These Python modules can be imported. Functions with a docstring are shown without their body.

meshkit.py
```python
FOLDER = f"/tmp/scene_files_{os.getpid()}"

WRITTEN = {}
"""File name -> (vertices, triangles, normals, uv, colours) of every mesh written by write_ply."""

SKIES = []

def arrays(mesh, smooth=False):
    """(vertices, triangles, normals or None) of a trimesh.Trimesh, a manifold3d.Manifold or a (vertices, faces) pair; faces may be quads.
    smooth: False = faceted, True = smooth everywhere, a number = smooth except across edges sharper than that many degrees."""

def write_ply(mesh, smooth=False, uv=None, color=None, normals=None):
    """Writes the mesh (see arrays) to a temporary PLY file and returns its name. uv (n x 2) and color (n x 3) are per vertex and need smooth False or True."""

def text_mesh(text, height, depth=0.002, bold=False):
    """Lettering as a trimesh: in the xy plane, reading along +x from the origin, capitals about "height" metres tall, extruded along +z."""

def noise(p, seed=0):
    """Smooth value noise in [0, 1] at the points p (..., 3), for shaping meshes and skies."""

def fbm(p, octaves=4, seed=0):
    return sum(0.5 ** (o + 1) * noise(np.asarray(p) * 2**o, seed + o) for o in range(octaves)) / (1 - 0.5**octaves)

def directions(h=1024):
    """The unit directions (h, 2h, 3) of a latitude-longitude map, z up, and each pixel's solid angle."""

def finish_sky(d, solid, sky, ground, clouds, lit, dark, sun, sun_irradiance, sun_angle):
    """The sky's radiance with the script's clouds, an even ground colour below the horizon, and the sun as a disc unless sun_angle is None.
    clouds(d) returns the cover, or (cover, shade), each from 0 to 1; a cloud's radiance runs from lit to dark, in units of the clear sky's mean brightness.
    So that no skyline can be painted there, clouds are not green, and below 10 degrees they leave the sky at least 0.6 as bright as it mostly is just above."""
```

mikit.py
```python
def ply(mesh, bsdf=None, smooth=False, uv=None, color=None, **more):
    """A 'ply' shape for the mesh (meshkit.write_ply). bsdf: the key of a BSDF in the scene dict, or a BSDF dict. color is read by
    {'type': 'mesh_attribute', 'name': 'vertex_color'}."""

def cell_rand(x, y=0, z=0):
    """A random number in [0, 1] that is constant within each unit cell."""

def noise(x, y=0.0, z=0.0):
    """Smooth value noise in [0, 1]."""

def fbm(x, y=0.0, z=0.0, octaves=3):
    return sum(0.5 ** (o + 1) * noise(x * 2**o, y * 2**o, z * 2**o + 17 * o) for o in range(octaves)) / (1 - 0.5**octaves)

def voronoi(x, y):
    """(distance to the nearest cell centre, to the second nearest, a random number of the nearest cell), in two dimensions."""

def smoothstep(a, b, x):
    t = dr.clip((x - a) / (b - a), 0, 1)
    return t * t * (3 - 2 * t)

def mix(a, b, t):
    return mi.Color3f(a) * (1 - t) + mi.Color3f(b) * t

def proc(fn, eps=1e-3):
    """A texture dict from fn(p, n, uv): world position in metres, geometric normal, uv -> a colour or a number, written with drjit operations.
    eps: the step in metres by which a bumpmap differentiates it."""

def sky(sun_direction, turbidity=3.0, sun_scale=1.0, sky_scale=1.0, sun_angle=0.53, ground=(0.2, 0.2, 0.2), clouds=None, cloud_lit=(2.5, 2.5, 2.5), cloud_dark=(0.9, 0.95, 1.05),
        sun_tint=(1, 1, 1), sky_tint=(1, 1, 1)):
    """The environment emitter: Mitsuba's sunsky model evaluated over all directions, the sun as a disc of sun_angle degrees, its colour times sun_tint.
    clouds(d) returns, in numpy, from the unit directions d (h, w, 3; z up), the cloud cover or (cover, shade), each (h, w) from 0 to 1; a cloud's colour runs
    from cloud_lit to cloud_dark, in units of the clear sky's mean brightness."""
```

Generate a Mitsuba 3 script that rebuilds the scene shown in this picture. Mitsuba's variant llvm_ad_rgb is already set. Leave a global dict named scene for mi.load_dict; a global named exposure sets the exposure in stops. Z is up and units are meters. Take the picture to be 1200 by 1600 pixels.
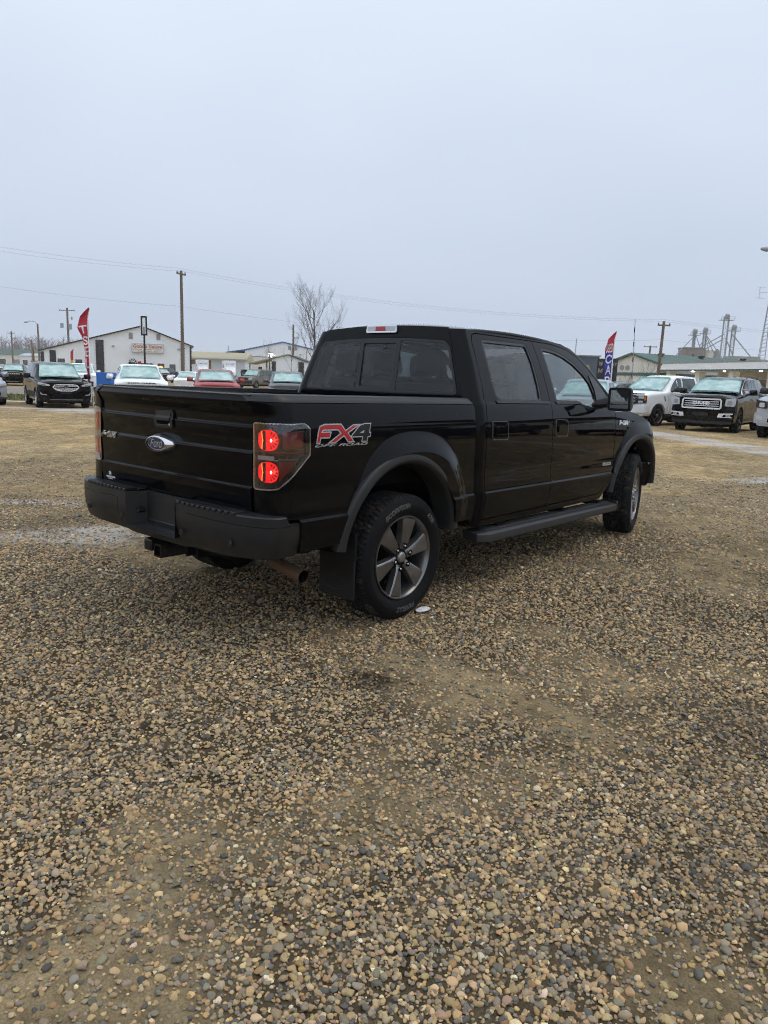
import math, random
import numpy as np, trimesh, shapely, mitsuba as mi, drjit as dr, manifold3d
import mikit, meshkit
from shapely.geometry import Polygon, Point, box as sbox, MultiPolygon, LineString
from shapely import affinity
from shapely.ops import unary_union
from mikit import noise, fbm, voronoi, cell_rand, smoothstep, mix

scene, labels = {}, {}
rng = np.random.default_rng(7)

# ------------------------------------------------------------------ camera, sky, exposure
def rot_axes(yaw, pitch, roll):
    f = np.array([math.cos(pitch)*math.cos(yaw), math.cos(pitch)*math.sin(yaw), math.sin(pitch)])
    r = np.cross(f, [0, 0, 1]); r /= np.linalg.norm(r); u = np.cross(r, f)
    return np.stack([r*math.cos(roll)+u*math.sin(roll), -r*math.sin(roll)+u*math.cos(roll), f], 1)

CAM_WORLD = rot_axes(0.7075, -0.1835, 0.0323)          # the phone, level with gravity
CAM_LOT = rot_axes(0.7075, -0.1910, 0.0249)            # the same view against the slightly sloping lot the pickup stands on
TILT = CAM_WORLD @ CAM_LOT.T
EYE = TILT @ np.array([-3.481, -3.754, 1.5565])
M = np.eye(4); M[:3, 0], M[:3, 1], M[:3, 2], M[:3, 3] = -CAM_WORLD[:, 0], CAM_WORLD[:, 1], CAM_WORLD[:, 2], EYE
scene['camera'] = {'type': 'perspective', 'fov': math.degrees(2*math.atan(600/1137.3)), 'fov_axis': 'x', 'near_clip': 0.05, 'far_clip': 3000.0,
                   'to_world': mi.ScalarTransform4f(M)}
exposure = 1.9

def overcast(d):
    n = meshkit.fbm(np.stack([d[..., 0]*1.3, d[..., 1]*1.3, d[..., 2]*2.2], -1)+5.1, 4, 3)
    m = meshkit.fbm(np.stack([d[..., 0]*3.2, d[..., 1]*3.2, d[..., 2]*7], -1)+9.3, 4, 8)
    up = np.clip(d[..., 2], 0, 1)
    return np.ones(d.shape[:2]), np.clip(1.0-up**0.72+0.50*(n-0.5)+0.22*(m-0.5), 0, 1)
scene['sky'] = mikit.sky([0.25, -0.35, 0.75], turbidity=4, sun_scale=0.12, sky_scale=1.0, sun_angle=30, clouds=overcast,
                         cloud_lit=(2.32, 2.56, 2.86), cloud_dark=(1.33, 1.56, 1.93), ground=(0.2, 0.17, 0.13))

# ------------------------------------------------------------------ materials
def rgb(*c):
    return {'type': 'rgb', 'value': list(c if len(c) == 3 else c*3)}
def two(b):
    return {'type': 'twosided', 'bsdf': b}
def mat(name, color, rough=0.5, metal=0.0, coat=0.0, spec=0.5, coat_gloss=0.95, **more):
    b = {'type': 'principled', 'base_color': color if isinstance(color, dict) else rgb(*color), 'roughness': rough, 'metallic': metal, 'specular': spec, **more}
    if coat:
        b['clearcoat'] = coat; b['clearcoat_gloss'] = coat_gloss
    scene[name] = two(b)
    return name
def glossy(name, c, dust=0.03):
    def film(p, n, uv):
        return dr.clip(dust*(0.2+smoothstep(0.9, 0.3, p.z))*smoothstep(0.25, 0.8, fbm(p.x*3, p.y*3, p.z*3, 3)), 0, 1)
    scene[name] = two({'type': 'blendbsdf', 'weight': mikit.proc(film), 'a': {'type': 'plastic', 'diffuse_reflectance': rgb(*c), 'int_ior': 1.32}, 'b': {'type': 'diffuse', 'reflectance': rgb(0.2, 0.17, 0.13)}})
def paint(name, c, metal=0.0, dirt=0.25, rough=0.3, dust=(0.21, 0.18, 0.14)):
    """Clear-coated car paint with a thin film of road dust, thicker low down and in cloudy patches."""
    def fn(p, n, uv, c=c):
        k = fbm(p.x*3.1, p.y*3.1, p.z*3.1, 3)
        low = smoothstep(0.95, 0.25, p.z)
        t = dr.clip(dirt*(0.10+0.9*low)*smoothstep(0.25, 0.8, k), 0, 1)
        return mix(c, dust, t)
    return mat(name, mikit.proc(fn), rough, metal, coat=1.0, spec=0.5, coat_gloss=0.97)

def gloss_black(name):
    def dust(p, n, uv):
        k = fbm(p.x*2.3, p.y*2.3, p.z*2.3, 3)
        low = smoothstep(0.9, 0.45, p.z)
        return mi.Float(0.003+0.012*low)*smoothstep(0.2, 0.85, k)
    scene[name] = two({'type': 'blendbsdf', 'weight': mikit.proc(dust),
                       'a': {'type': 'plastic', 'diffuse_reflectance': rgb(0.003, 0.0032, 0.0045), 'int_ior': 1.27},
                       'b': {'type': 'diffuse', 'reflectance': rgb(0.17, 0.15, 0.12)}})
    return name
gloss_black('black_paint')
def grain(p, n, uv):
    return noise(p.x*700, p.y*700, p.z*700)*0.0004
def plastic_grain(name, c, rough):
    scene[name] = two({'type': 'bumpmap', 'scale': 1.0, 'arbitrary': mikit.proc(grain, 2e-4),
                       'bsdf': {'type': 'principled', 'base_color': rgb(*c), 'roughness': rough, 'specular': 0.45}})
    return name
def dusty(p, n, uv):
    k = fbm(p.x*9, p.y*9, p.z*9, 3)
    low = smoothstep(0.8, 0.2, p.z)
    return mix((0.010, 0.0105, 0.012), (0.12, 0.10, 0.08), (0.02+0.12*low)*smoothstep(0.35, 0.8, k))
mat('black_plastic', mikit.proc(dusty), 0.42)
mat('dark_trim', (0.006, 0.006, 0.007), 0.3)
mat('under_black', (0.005, 0.005, 0.005), 0.8, spec=0.2)
mat('gap_black', (0.002, 0.002, 0.002), 0.9, spec=0.1)
def tyre_dirt(p, n, uv):
    k = fbm(p.x*22, p.y*22, p.z*22, 3)
    return mix((0.011, 0.011, 0.012), (0.11, 0.09, 0.065), 0.45*smoothstep(0.5, 0.85, k))
mat('tyre_rubber', (0.0055, 0.0058, 0.0068), 0.65, spec=0.18)
mat('tread_rubber', mikit.proc(tyre_dirt), 0.85, spec=0.3)
mat('tyre_white', (0.26, 0.26, 0.255), 0.7)
def brake_dust(p, n, uv):
    k = fbm(p.x*14, p.y*14, p.z*14, 3)
    return mix((0.225, 0.225, 0.23), (0.12, 0.105, 0.085), 0.5*smoothstep(0.3, 0.8, k))
mat('alloy_grey', mikit.proc(brake_dust), 0.30, metal=0.85)
mat('alloy_edge', (0.62, 0.64, 0.68), 0.28, metal=0.9)
mat('chrome', (0.78, 0.79, 0.80), 0.08, metal=1.0)
mat('satin_chrome', (0.80, 0.82, 0.86), 0.38, metal=0.55)
mat('dull_metal', (0.36, 0.36, 0.36), 0.4, metal=0.9)
mat('rusty_steel', (0.16, 0.095, 0.06), 0.65, metal=0.5)
mat('badge_blue', (0.005, 0.012, 0.06), 0.2, coat=1.0)
mat('badge_white', (0.75, 0.75, 0.75), 0.4)
mat('badge_red', (0.42, 0.015, 0.02), 0.35)
mat('badge_silver', (0.50, 0.51, 0.53), 0.35, metal=0.6)
mat('lens_red', (0.24, 0.008, 0.014), 0.15, coat=1.0)
mat('lens_smoke', (0.012, 0.009, 0.010), 0.12, coat=1.0)
mat('lens_clear', (0.55, 0.57, 0.60), 0.15, coat=1.0)
mat('lens_amber', (0.55, 0.16, 0.02), 0.2, coat=1.0)
mat('seat_cloth', (0.022, 0.021, 0.020), 0.8, sheen=0.3)
mat('dark_glass', (0.010, 0.012, 0.014), 0.06, coat=1.0)
mat('white_plastic', (0.72, 0.73, 0.74), 0.5)
scene['tinted_pane'] = {'type': 'thindielectric', 'int_ior': 1.34, 'specular_transmittance': rgb(0.125, 0.13, 0.135)}
scene['green_pane'] = {'type': 'thindielectric', 'int_ior': 1.36, 'specular_transmittance': rgb(0.52, 0.68, 0.68)}
scene['clear_pane'] = {'type': 'thindielectric', 'int_ior': 1.50, 'specular_transmittance': rgb(0.92, 0.92, 0.92)}
scene['smoke_pane'] = {'type': 'thindielectric', 'int_ior': 1.55, 'specular_transmittance': rgb(0.62, 0.58, 0.60)}

# ------------------------------------------------------------------ naming
def numbered(base):
    taken = lambda k: k in scene or k in labels or any(s.startswith(k+'__') for s in scene)
    if not taken(base):
        return base
    i = 1
    while taken(f'{base}_{i:03d}'):
        i += 1
    return f'{base}_{i:03d}'
def thing(name, label, cat, group=None):
    key = numbered(name)
    labels[key] = {'label': label, 'category': cat}
    if group:
        labels[key]['group'] = group
    return key
def mark(key, label=None, kind=None):
    labels.setdefault(key, {})
    if label: labels[key]['label'] = label
    if kind: labels[key]['kind'] = kind
    return key

# ------------------------------------------------------------------ mesh containers: (vertices, faces, normals or None)
class Mesh:
    def __init__(self, v, f, n=None):
        self.v, self.f, self.n = np.asarray(v, float).reshape(-1, 3), np.asarray(f, int).reshape(-1, 3), n
    def map(self, A, t=(0, 0, 0)):
        A = np.asarray(A, float)
        f = self.f[:, ::-1] if np.linalg.det(A) < 0 else self.f
        n = None
        if self.n is not None:
            n = self.n @ np.linalg.inv(A)
            n /= np.linalg.norm(n, axis=1, keepdims=True)+1e-12
        return Mesh(self.v @ A.T+np.asarray(t), f, n)
    def flip_y(self):
        return self.map(np.diag([1., -1., 1.]))
    def move(self, x, y, z):
        return self.map(np.eye(3), (x, y, z))
def from_tm(m, smooth=False):
    v, f, n = meshkit.arrays(m, smooth)
    return Mesh(v, f, n)
def join(ms):
    ms = [m for m in ms if len(m.f)]
    at = np.cumsum([0]+[len(m.v) for m in ms])
    n = None
    if any(m.n is not None for m in ms):
        out = []
        for m in ms:
            if m.n is None:
                v, f, _ = m.v, m.f, None
                vv = v[f].reshape(-1, 3); ff = np.arange(len(vv)).reshape(-1, 3)
                fn = np.cross(vv[1::3]-vv[0::3], vv[2::3]-vv[0::3]); fn /= np.linalg.norm(fn, axis=1, keepdims=True)+1e-20
                m = Mesh(vv, ff, np.repeat(fn, 3, 0))
            out.append(m)
        ms = out; at = np.cumsum([0]+[len(m.v) for m in ms]); n = np.vstack([m.n for m in ms])
    return Mesh(np.vstack([m.v for m in ms]), np.vstack([m.f+a for m, a in zip(ms, at)]), n)
def put(key, m, bsdf, color=None, **more):
    path = meshkit.write_ply((m.v, m.f), False, None, color, normals=m.n)
    shape = {'type': 'ply', 'filename': path, 'face_normals': m.n is None, **more}
    shape['bsdf'] = {'type': 'ref', 'id': bsdf} if isinstance(bsdf, str) else bsdf
    scene[key] = shape
    return key
def part(parent, name, m, bsdf, label=None, kind=None, **more):
    key = numbered(f'{parent}__{name}')
    put(key, m, bsdf, **more)
    if label or kind: mark(key, label, kind)
    return key

def rotz(a):
    c, s = math.cos(a), math.sin(a)
    return np.array([[c, -s, 0], [s, c, 0], [0, 0, 1.]])
def roty(a):
    c, s = math.cos(a), math.sin(a)
    return np.array([[c, 0, s], [0, 1, 0], [-s, 0, c.real]])
def rotx(a):
    c, s = math.cos(a), math.sin(a)
    return np.array([[1, 0, 0], [0, c, -s], [0, s, c]])
def bx(x0, x1, y0, y1, z0, z1):
    m = trimesh.creation.box([abs(x1-x0), abs(y1-y0), abs(z1-z0)]); m.apply_translation([(x0+x1)/2, (y0+y1)/2, (z0+z1)/2])
    return from_tm(m)
def rbox(x0, x1, y0, y1, z0, z1, r=0.01, seg=8):
    c = manifold3d.Manifold.sphere(r, seg)
    pts = [c.translate([x, y, z]) for x in (x0+r, x1-r) for y in (y0+r, y1-r) for z in (z0+r, z1-r)]
    return from_tm(manifold3d.Manifold.batch_hull(pts), 40)
def hull(spheres, seg=12, smooth=40):
    """The hull of balls (x, y, z, r)."""
    return from_tm(manifold3d.Manifold.batch_hull([manifold3d.Manifold.sphere(r, seg).translate([x, y, z]) for x, y, z, r in spheres]), smooth)
def tube(points, radii, sides=8, cap=True, smooth=True):
    p = np.asarray(points, float)
    r = np.broadcast_to(np.asarray(radii, float), (len(p),))
    t = np.gradient(p, axis=0); t /= np.linalg.norm(t, axis=1, keepdims=True)+1e-12
    a = np.cross(t, np.where(np.abs(t[:, 2:]) < 0.9, [0, 0, 1.0], [1.0, 0, 0])); a /= np.linalg.norm(a, axis=1, keepdims=True)+1e-12
    b = np.cross(t, a); ang = np.arange(sides)*2*np.pi/sides
    nn = np.cos(ang)[None, :, None]*a[:, None]+np.sin(ang)[None, :, None]*b[:, None]
    v = p[:, None]+r[:, None, None]*nn
    i, j = np.meshgrid(np.arange(len(p)-1), np.arange(sides), indexing='ij')
    q = np.stack([i*sides+j, i*sides+(j+1) % sides, (i+1)*sides+(j+1) % sides, (i+1)*sides+j], -1).reshape(-1, 4)
    f = np.vstack([q[:, [0, 1, 2]], q[:, [0, 2, 3]]])
    ms = [Mesh(v.reshape(-1, 3), f, nn.reshape(-1, 3) if smooth else None)]
    if cap:
        for k, s in ((0, -1), (len(p)-1, 1)):
            c = np.vstack([v[k], p[k]]); idx = np.arange(sides)
            ff = np.stack([idx, (idx+1) % sides, np.full(sides, sides)], 1)
            ms.append(Mesh(c, ff if s > 0 else ff[:, ::-1], np.repeat(t[k][None]*s, sides+1, 0)))
    return join(ms)
def bar(p, q, w, h=None):
    """A square bar from p to q."""
    p, q = np.asarray(p, float), np.asarray(q, float)
    L = np.linalg.norm(q-p); t = (q-p)/L
    a = np.cross(t, [0, 0, 1.] if abs(t[2]) < 0.9 else [1., 0, 0]); a /= np.linalg.norm(a); b = np.cross(t, a)
    m = bx(-w/2, w/2, -(h or w)/2, (h or w)/2, 0, L)
    return m.map(np.stack([a, b, t], 1), p)
def lathe(profile, seg=48, smooth=35, axis='y', a0=0, a1=2*math.pi):
    """Revolves (radius, along) about the axis; 'along' runs down the axis."""
    pr = np.asarray(profile, float); full = abs(a1-a0-2*math.pi) < 1e-6
    th = np.linspace(a0, a1, seg+1)[:-1] if full else np.linspace(a0, a1, seg+1)
    n = len(th); P = len(pr)
    x, z, y = pr[None, :, 0]*np.cos(th)[:, None], pr[None, :, 0]*np.sin(th)[:, None], np.broadcast_to(pr[None, :, 1], (n, P))
    v = (np.stack([x, y, z], -1) if axis == 'y' else np.stack([x, z, y], -1)).reshape(-1, 3)
    i, j = np.meshgrid(np.arange(n if full else n-1), np.arange(P-1), indexing='ij')
    k = (i+1) % n
    q = np.stack([i*P+j, i*P+j+1, k*P+j+1, k*P+j], -1).reshape(-1, 4)
    f = np.vstack([q[:, [0, 1, 2]], q[:, [0, 2, 3]]])
    area = np.linalg.norm(np.cross(v[f[:, 1]]-v[f[:, 0]], v[f[:, 2]]-v[f[:, 0]]), axis=1)
    m = trimesh.Trimesh(v, f[area > 1e-12], process=True)
    return from_tm(m, smooth)

# ------------------------------------------------------------------ curved sheet panels
def tri2d(g):
    """(vertices, faces) of a shapely polygon."""
    v, f = trimesh.creation.triangulate_polygon(g, engine='earcut')
    return np.asarray(v), np.asarray(f)
def lift_normals(f, uv, flip):
    e = 1e-4
    du = f(uv[:, 0]+e, uv[:, 1])-f(uv[:, 0]-e, uv[:, 1]); dv = f(uv[:, 0], uv[:, 1]+e)-f(uv[:, 0], uv[:, 1]-e)
    n = np.cross(du, dv); n /= np.linalg.norm(n, axis=1, keepdims=True)+1e-20
    return -n if flip else n
def polys(g):
    return [p for p in getattr(g, 'geoms', [g]) if isinstance(p, Polygon) and p.area > 1e-9]
def patch(poly, f, cell=0.03, depth=0.012, bevel=0.0025, flip=False, proud=0.0, edge=True, back=False):
    """A sheet panel: the outline poly in (u, v), laid on the surface f(u, v), lifted by 'proud', with rolled edges 'depth' deep."""
    out = []
    for pg in polys(poly):
        x0, y0, x1, y1 = pg.bounds
        cu, cv = cell if isinstance(cell, tuple) else (cell, cell)
        nx, ny = max(1, math.ceil((x1-x0)/cu)), max(1, math.ceil((y1-y0)/cv))
        gx, gy = np.linspace(x0, x1, nx+1), np.linspace(y0, y1, ny+1)
        X, Y = np.meshgrid(np.arange(nx), np.arange(ny), indexing='ij')
        X, Y = X.ravel(), Y.ravel()
        cells = shapely.box(gx[X], gy[Y], gx[X+1], gy[Y+1])
        shapely.prepare(pg)
        inside = shapely.contains_properly(pg, cells) if hasattr(shapely, 'contains_properly') else shapely.contains(pg, cells)
        V, F, at = [], [], 0
        ii = np.nonzero(inside)[0]
        if len(ii):
            q = np.stack([np.stack([gx[X[ii]], gy[Y[ii]]], 1), np.stack([gx[X[ii]+1], gy[Y[ii]]], 1), np.stack([gx[X[ii]+1], gy[Y[ii]+1]], 1), np.stack([gx[X[ii]], gy[Y[ii]+1]], 1)], 1)
            V.append(q.reshape(-1, 2)); b = np.arange(len(ii))[:, None]*4
            F += [b+np.array([0, 1, 2]), b+np.array([0, 2, 3])]; at = len(ii)*4
        rest = np.nonzero(~inside & shapely.intersects(pg, cells))[0]
        cut = shapely.intersection(cells[rest], pg) if len(rest) else []
        for g in cut:
            for h in polys(g):
                v, fc = tri2d(h)
                V.append(v); F.append(fc+at); at += len(v)
        uv = np.vstack(V); fc = np.vstack(F)
        a = np.cross(np.c_[uv[fc[:, 1]]-uv[fc[:, 0]], np.zeros(len(fc))], np.c_[uv[fc[:, 2]]-uv[fc[:, 0]], np.zeros(len(fc))])[:, 2]
        fc = np.where((a < 0)[:, None], fc[:, ::-1], fc)[np.abs(a) > 1e-13]
        n = lift_normals(f, uv, flip)
        P = f(uv[:, 0], uv[:, 1])+n*proud
        out.append(Mesh(P, fc[:, ::-1] if flip else fc, n))
        if back:
            out.append(Mesh(P-n*depth, fc if flip else fc[:, ::-1], -n))
        if not edge:
            continue
        for ring in [pg.exterior, *pg.interiors]:
            c = np.asarray(shapely.segmentize(ring, min(cu, cv)).coords)[:-1]
            if ring.is_ccw != (ring is pg.exterior): c = c[::-1]
            ok = np.linalg.norm(c-np.roll(c, 1, 0), axis=1) > 1e-7; c = c[ok]
            t = np.roll(c, -1, 0)-np.roll(c, 1, 0); t /= np.linalg.norm(t, axis=1, keepdims=True)+1e-20
            o = np.stack([t[:, 1], -t[:, 0]], 1)
            n = lift_normals(f, c, flip); P = f(c[:, 0], c[:, 1])+n*proud
            s = f(c[:, 0]+o[:, 0]*1e-4, c[:, 1]+o[:, 1]*1e-4)-f(c[:, 0], c[:, 1]); s -= n*(s*n).sum(1, keepdims=True); s /= np.linalg.norm(s, axis=1, keepdims=True)+1e-20
            k = len(c)
            rings = [(P, n), (P+s*bevel*0.7-n*bevel*0.3, (n+s)*0.7071), (P+s*bevel-n*bevel, s), (P+s*bevel-n*depth, s)]
            v = np.vstack([r[0] for r in rings]); nn = np.vstack([r[1] for r in rings])
            i = np.arange(k); j = (i+1) % k; fs = []
            for a0 in range(3):
                A, B = a0*k, (a0+1)*k
                fs += [np.stack([A+i, B+i, B+j], 1), np.stack([A+i, B+j, A+j], 1)]
            fs = np.vstack(fs)
            out.append(Mesh(v, fs[:, ::-1] if flip else fs, nn))
    return join(out)
def rounded(pts, r, res=5):
    g = Polygon(pts)
    return g.buffer(-r, quad_segs=res).buffer(2*r, quad_segs=res).buffer(-r, quad_segs=res) if r else g
def smooth_line(pts, n=40):
    """A smooth curve through the points."""
    from scipy.interpolate import CubicSpline
    p = np.asarray(pts, float); s = np.r_[0, np.cumsum(np.linalg.norm(np.diff(p, axis=0), axis=1))]
    return CubicSpline(s, p, bc_type='natural')(np.linspace(0, s[-1], n))
_texts = {}
def text_poly(t, bold=False):
    """The lettering as a shapely shape with capitals one unit high, from the left edge at 0."""
    if (t, bold) not in _texts:
        m = meshkit.text_mesh(t, 1.0, 0.01, bold)
        tris = m.triangles[(m.face_normals[:, 2] > 0.9)][:, :, :2]
        g = unary_union([Polygon(q).buffer(1e-4) for q in tris if Polygon(q).area > 1e-9]).buffer(-0.5e-4).simplify(0.004)
        _texts[t, bold] = affinity.translate(g, -g.bounds[0], -g.bounds[1])
    return _texts[t, bold]
def text_fit(t, x0, y0, w, h, bold=False, shear=0.0):
    g = text_poly(t, bold)
    if shear: g = affinity.affine_transform(g, [1, shear, 0, 1, 0, 0])
    b = g.bounds
    return affinity.affine_transform(g, [w/(b[2]-b[0]), 0, 0, h/(b[3]-b[1]), x0-b[0]*w/(b[2]-b[0]), y0-b[1]*h/(b[3]-b[1])])
# ------------------------------------------------------------------ the pickup: its curved surfaces (x forward from the rear axle, y left, z up)
from scipy.interpolate import PchipInterpolator
_ZS = np.array([0.50, 0.53, 0.60, 0.70, 0.742, 0.7470, 0.753, 0.80, 0.86, 0.92, 1.00, 1.10, 1.20, 1.26, 1.30, 1.34, 1.365, 1.385])
_YS = np.array([0.964, 0.972, 0.985, 0.994, 0.9965, 0.9950, 0.9838, 0.9803, 0.9755, 0.9722, 0.9716, 0.9705, 0.9680, 0.9625, 0.9565, 0.9470, 0.9385, 0.928])
_body = PchipInterpolator(_ZS, _YS, extrapolate=True)
def bulge(x, z, cx, cz):
    q = (np.abs((x-cx)/np.where(x < cx, 0.565, 0.60))**2.5+np.abs(np.maximum(z-cz, 0)/0.665)**2.5)**(1/2.5)
    t = np.clip((1.0-q)/0.20, 0, 1)
    t = t*t/(t+0.22)*1.22
    return 0.040*(1-(1-t)**1.45)*(lambda k: k*k*(3-2*k))(np.clip((z-0.42)/0.40, 0, 1))
def half(x, z):
    """The half width of the body at x along and z up."""
    x, z = np.asarray(x, float), np.asarray(z, float)
    zs = z+0.055*np.clip((x-2.95)/0.5, 0, 1)*np.clip((z-1.0)/0.2, 0, 1)
    zs = zs-0.012*np.clip((0.75-x)/0.1, 0, 1)*np.clip((z-1.25)/0.1, 0, 1)
    y = _body(np.clip(zs, 0.45, 1.385))
    y = y+bulge(x, z, 0.025, 0.535)+bulge(x, z, 3.655, 0.56)
    y = y-0.85*np.maximum(x-3.78, 0)**2
    h = np.maximum(z-1.385, 0)
    return np.where(z > 1.385, 0.921-0.36*h-0.10*h*h-0.02*np.clip((x-2.2)/0.8, 0, 1), y)
def side(x, z):
    return np.stack([np.asarray(x, float)+0*z, -half(x, z), np.asarray(z, float)+0*x], 1)

_TZ = np.array([0.76, 0.77, 0.80, 0.86, 0.9080, 0.9110, 0.9150, 0.919, 1.00, 1.094, 1.0975, 1.1020, 1.107, 1.17, 1.230, 1.2335, 1.2375, 1.243, 1.285, 1.300, 1.330, 1.352, 1.358, 1.366, 1.374, 1.40])
_TX = np.array([-0.014, -0.008, 0.003, 0.010, 0.0115, 0.0095, 0.000, -0.004, -0.001, 0.0045, 0.0028, -0.005, -0.0085, -0.005, 0.001, -0.0008, -0.008, -0.0105, -0.010, -0.007, 0.009, 0.023, 0.0262, 0.0275, 0.024, 0.017])
def gate_profile(z):
    return np.interp(z, _TZ, _TX)
X_GATE = -1.071
def gate(y, z):
    return np.stack([X_GATE-gate_profile(z)-0.022*(1-(y/0.77)**2)*np.clip((z-0.7)/0.5, 0, 1), np.asarray(y, float)+0*z, np.asarray(z, float)+0*y], 1)

def corner_table(a, b, p, n=400):
    ph = np.linspace(0, np.pi/2, n)
    dx, dy = -a*np.sin(ph)**(2/p), b*(1-np.cos(ph)**(2/p))
    s = np.r_[0, np.cumsum(np.hypot(np.diff(dx), np.diff(dy)))]
    return s, dx, dy
XC = -0.955
_cs, _cdx, _cdy = corner_table(0.118, 0.195, 2.3)
U_SEAM = XC-_cs[-1]
def bedside(u, z):
    """The bed's outer skin: u is x along the flat, then the distance round the rear corner to the tailgate seam."""
    u, z = np.asarray(u, float), np.asarray(z, float)
    s = np.maximum(XC-u, 0)
    x = np.where(u > XC, u, XC+np.interp(s, _cs, _cdx)); dy = np.interp(s, _cs, _cdy)
    w = np.clip(s/_cs[-1], 0, 1)**1.5
    lip = np.where(z > 1.285, gate_profile(np.maximum(z, 1.285))+0.010, 0)*w
    y = half(np.maximum(u, XC), z)-dy
    return np.stack([x-lip*0.9, -y-lip*0.2, z+0*u], 1)

# cab: the roof, the back with its rounded posts
XCAB = 0.83
_ks, _kdx, _kdy = corner_table(0.085, 0.105, 2.2)
def cab_lean(z):
    return 0.15*np.clip(z-1.42, 0, None)+0.25*np.clip(z-1.80, 0, None)**1.5
def cab_side(u, z):
    """The cab's side, running round the rear post: u is x, then the distance round the corner."""
    u, z = np.asarray(u, float), np.asarray(z, float)
    s = np.maximum(XCAB-u, 0)
    x = np.where(u > XCAB, u, XCAB+np.interp(s, _ks, _kdx)); dy = np.interp(s, _ks, _kdy)
    k = np.clip((0.90-u)/0.12, 0, 1)
    return np.stack([x+cab_lean(z)*k, -(half(np.maximum(u, XCAB), z)-dy), z+0*u], 1)
X_BACK = XCAB+_kdx[-1]
def cab_back(y, z):
    return np.stack([X_BACK+cab_lean(z)+0.0*y-0.012*(1-(y/0.75)**2), np.asarray(y, float)+0*z, np.asarray(z, float)+0*y], 1)
_roof = PchipInterpolator([0.6, 0.80, 0.90, 1.1, 1.5, 1.9, 2.2, 2.4, 2.55, 2.75], [1.895, 1.915, 1.932, 1.946, 1.953, 1.945, 1.928, 1.906, 1.872, 1.80])
def roof(x, y):
    x, y = np.asarray(x, float), np.asarray(y, float)
    return np.stack([x+0*y, y+0*x, _roof(x)-0.058*np.abs(y/0.70)**2.6], 1)
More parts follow.
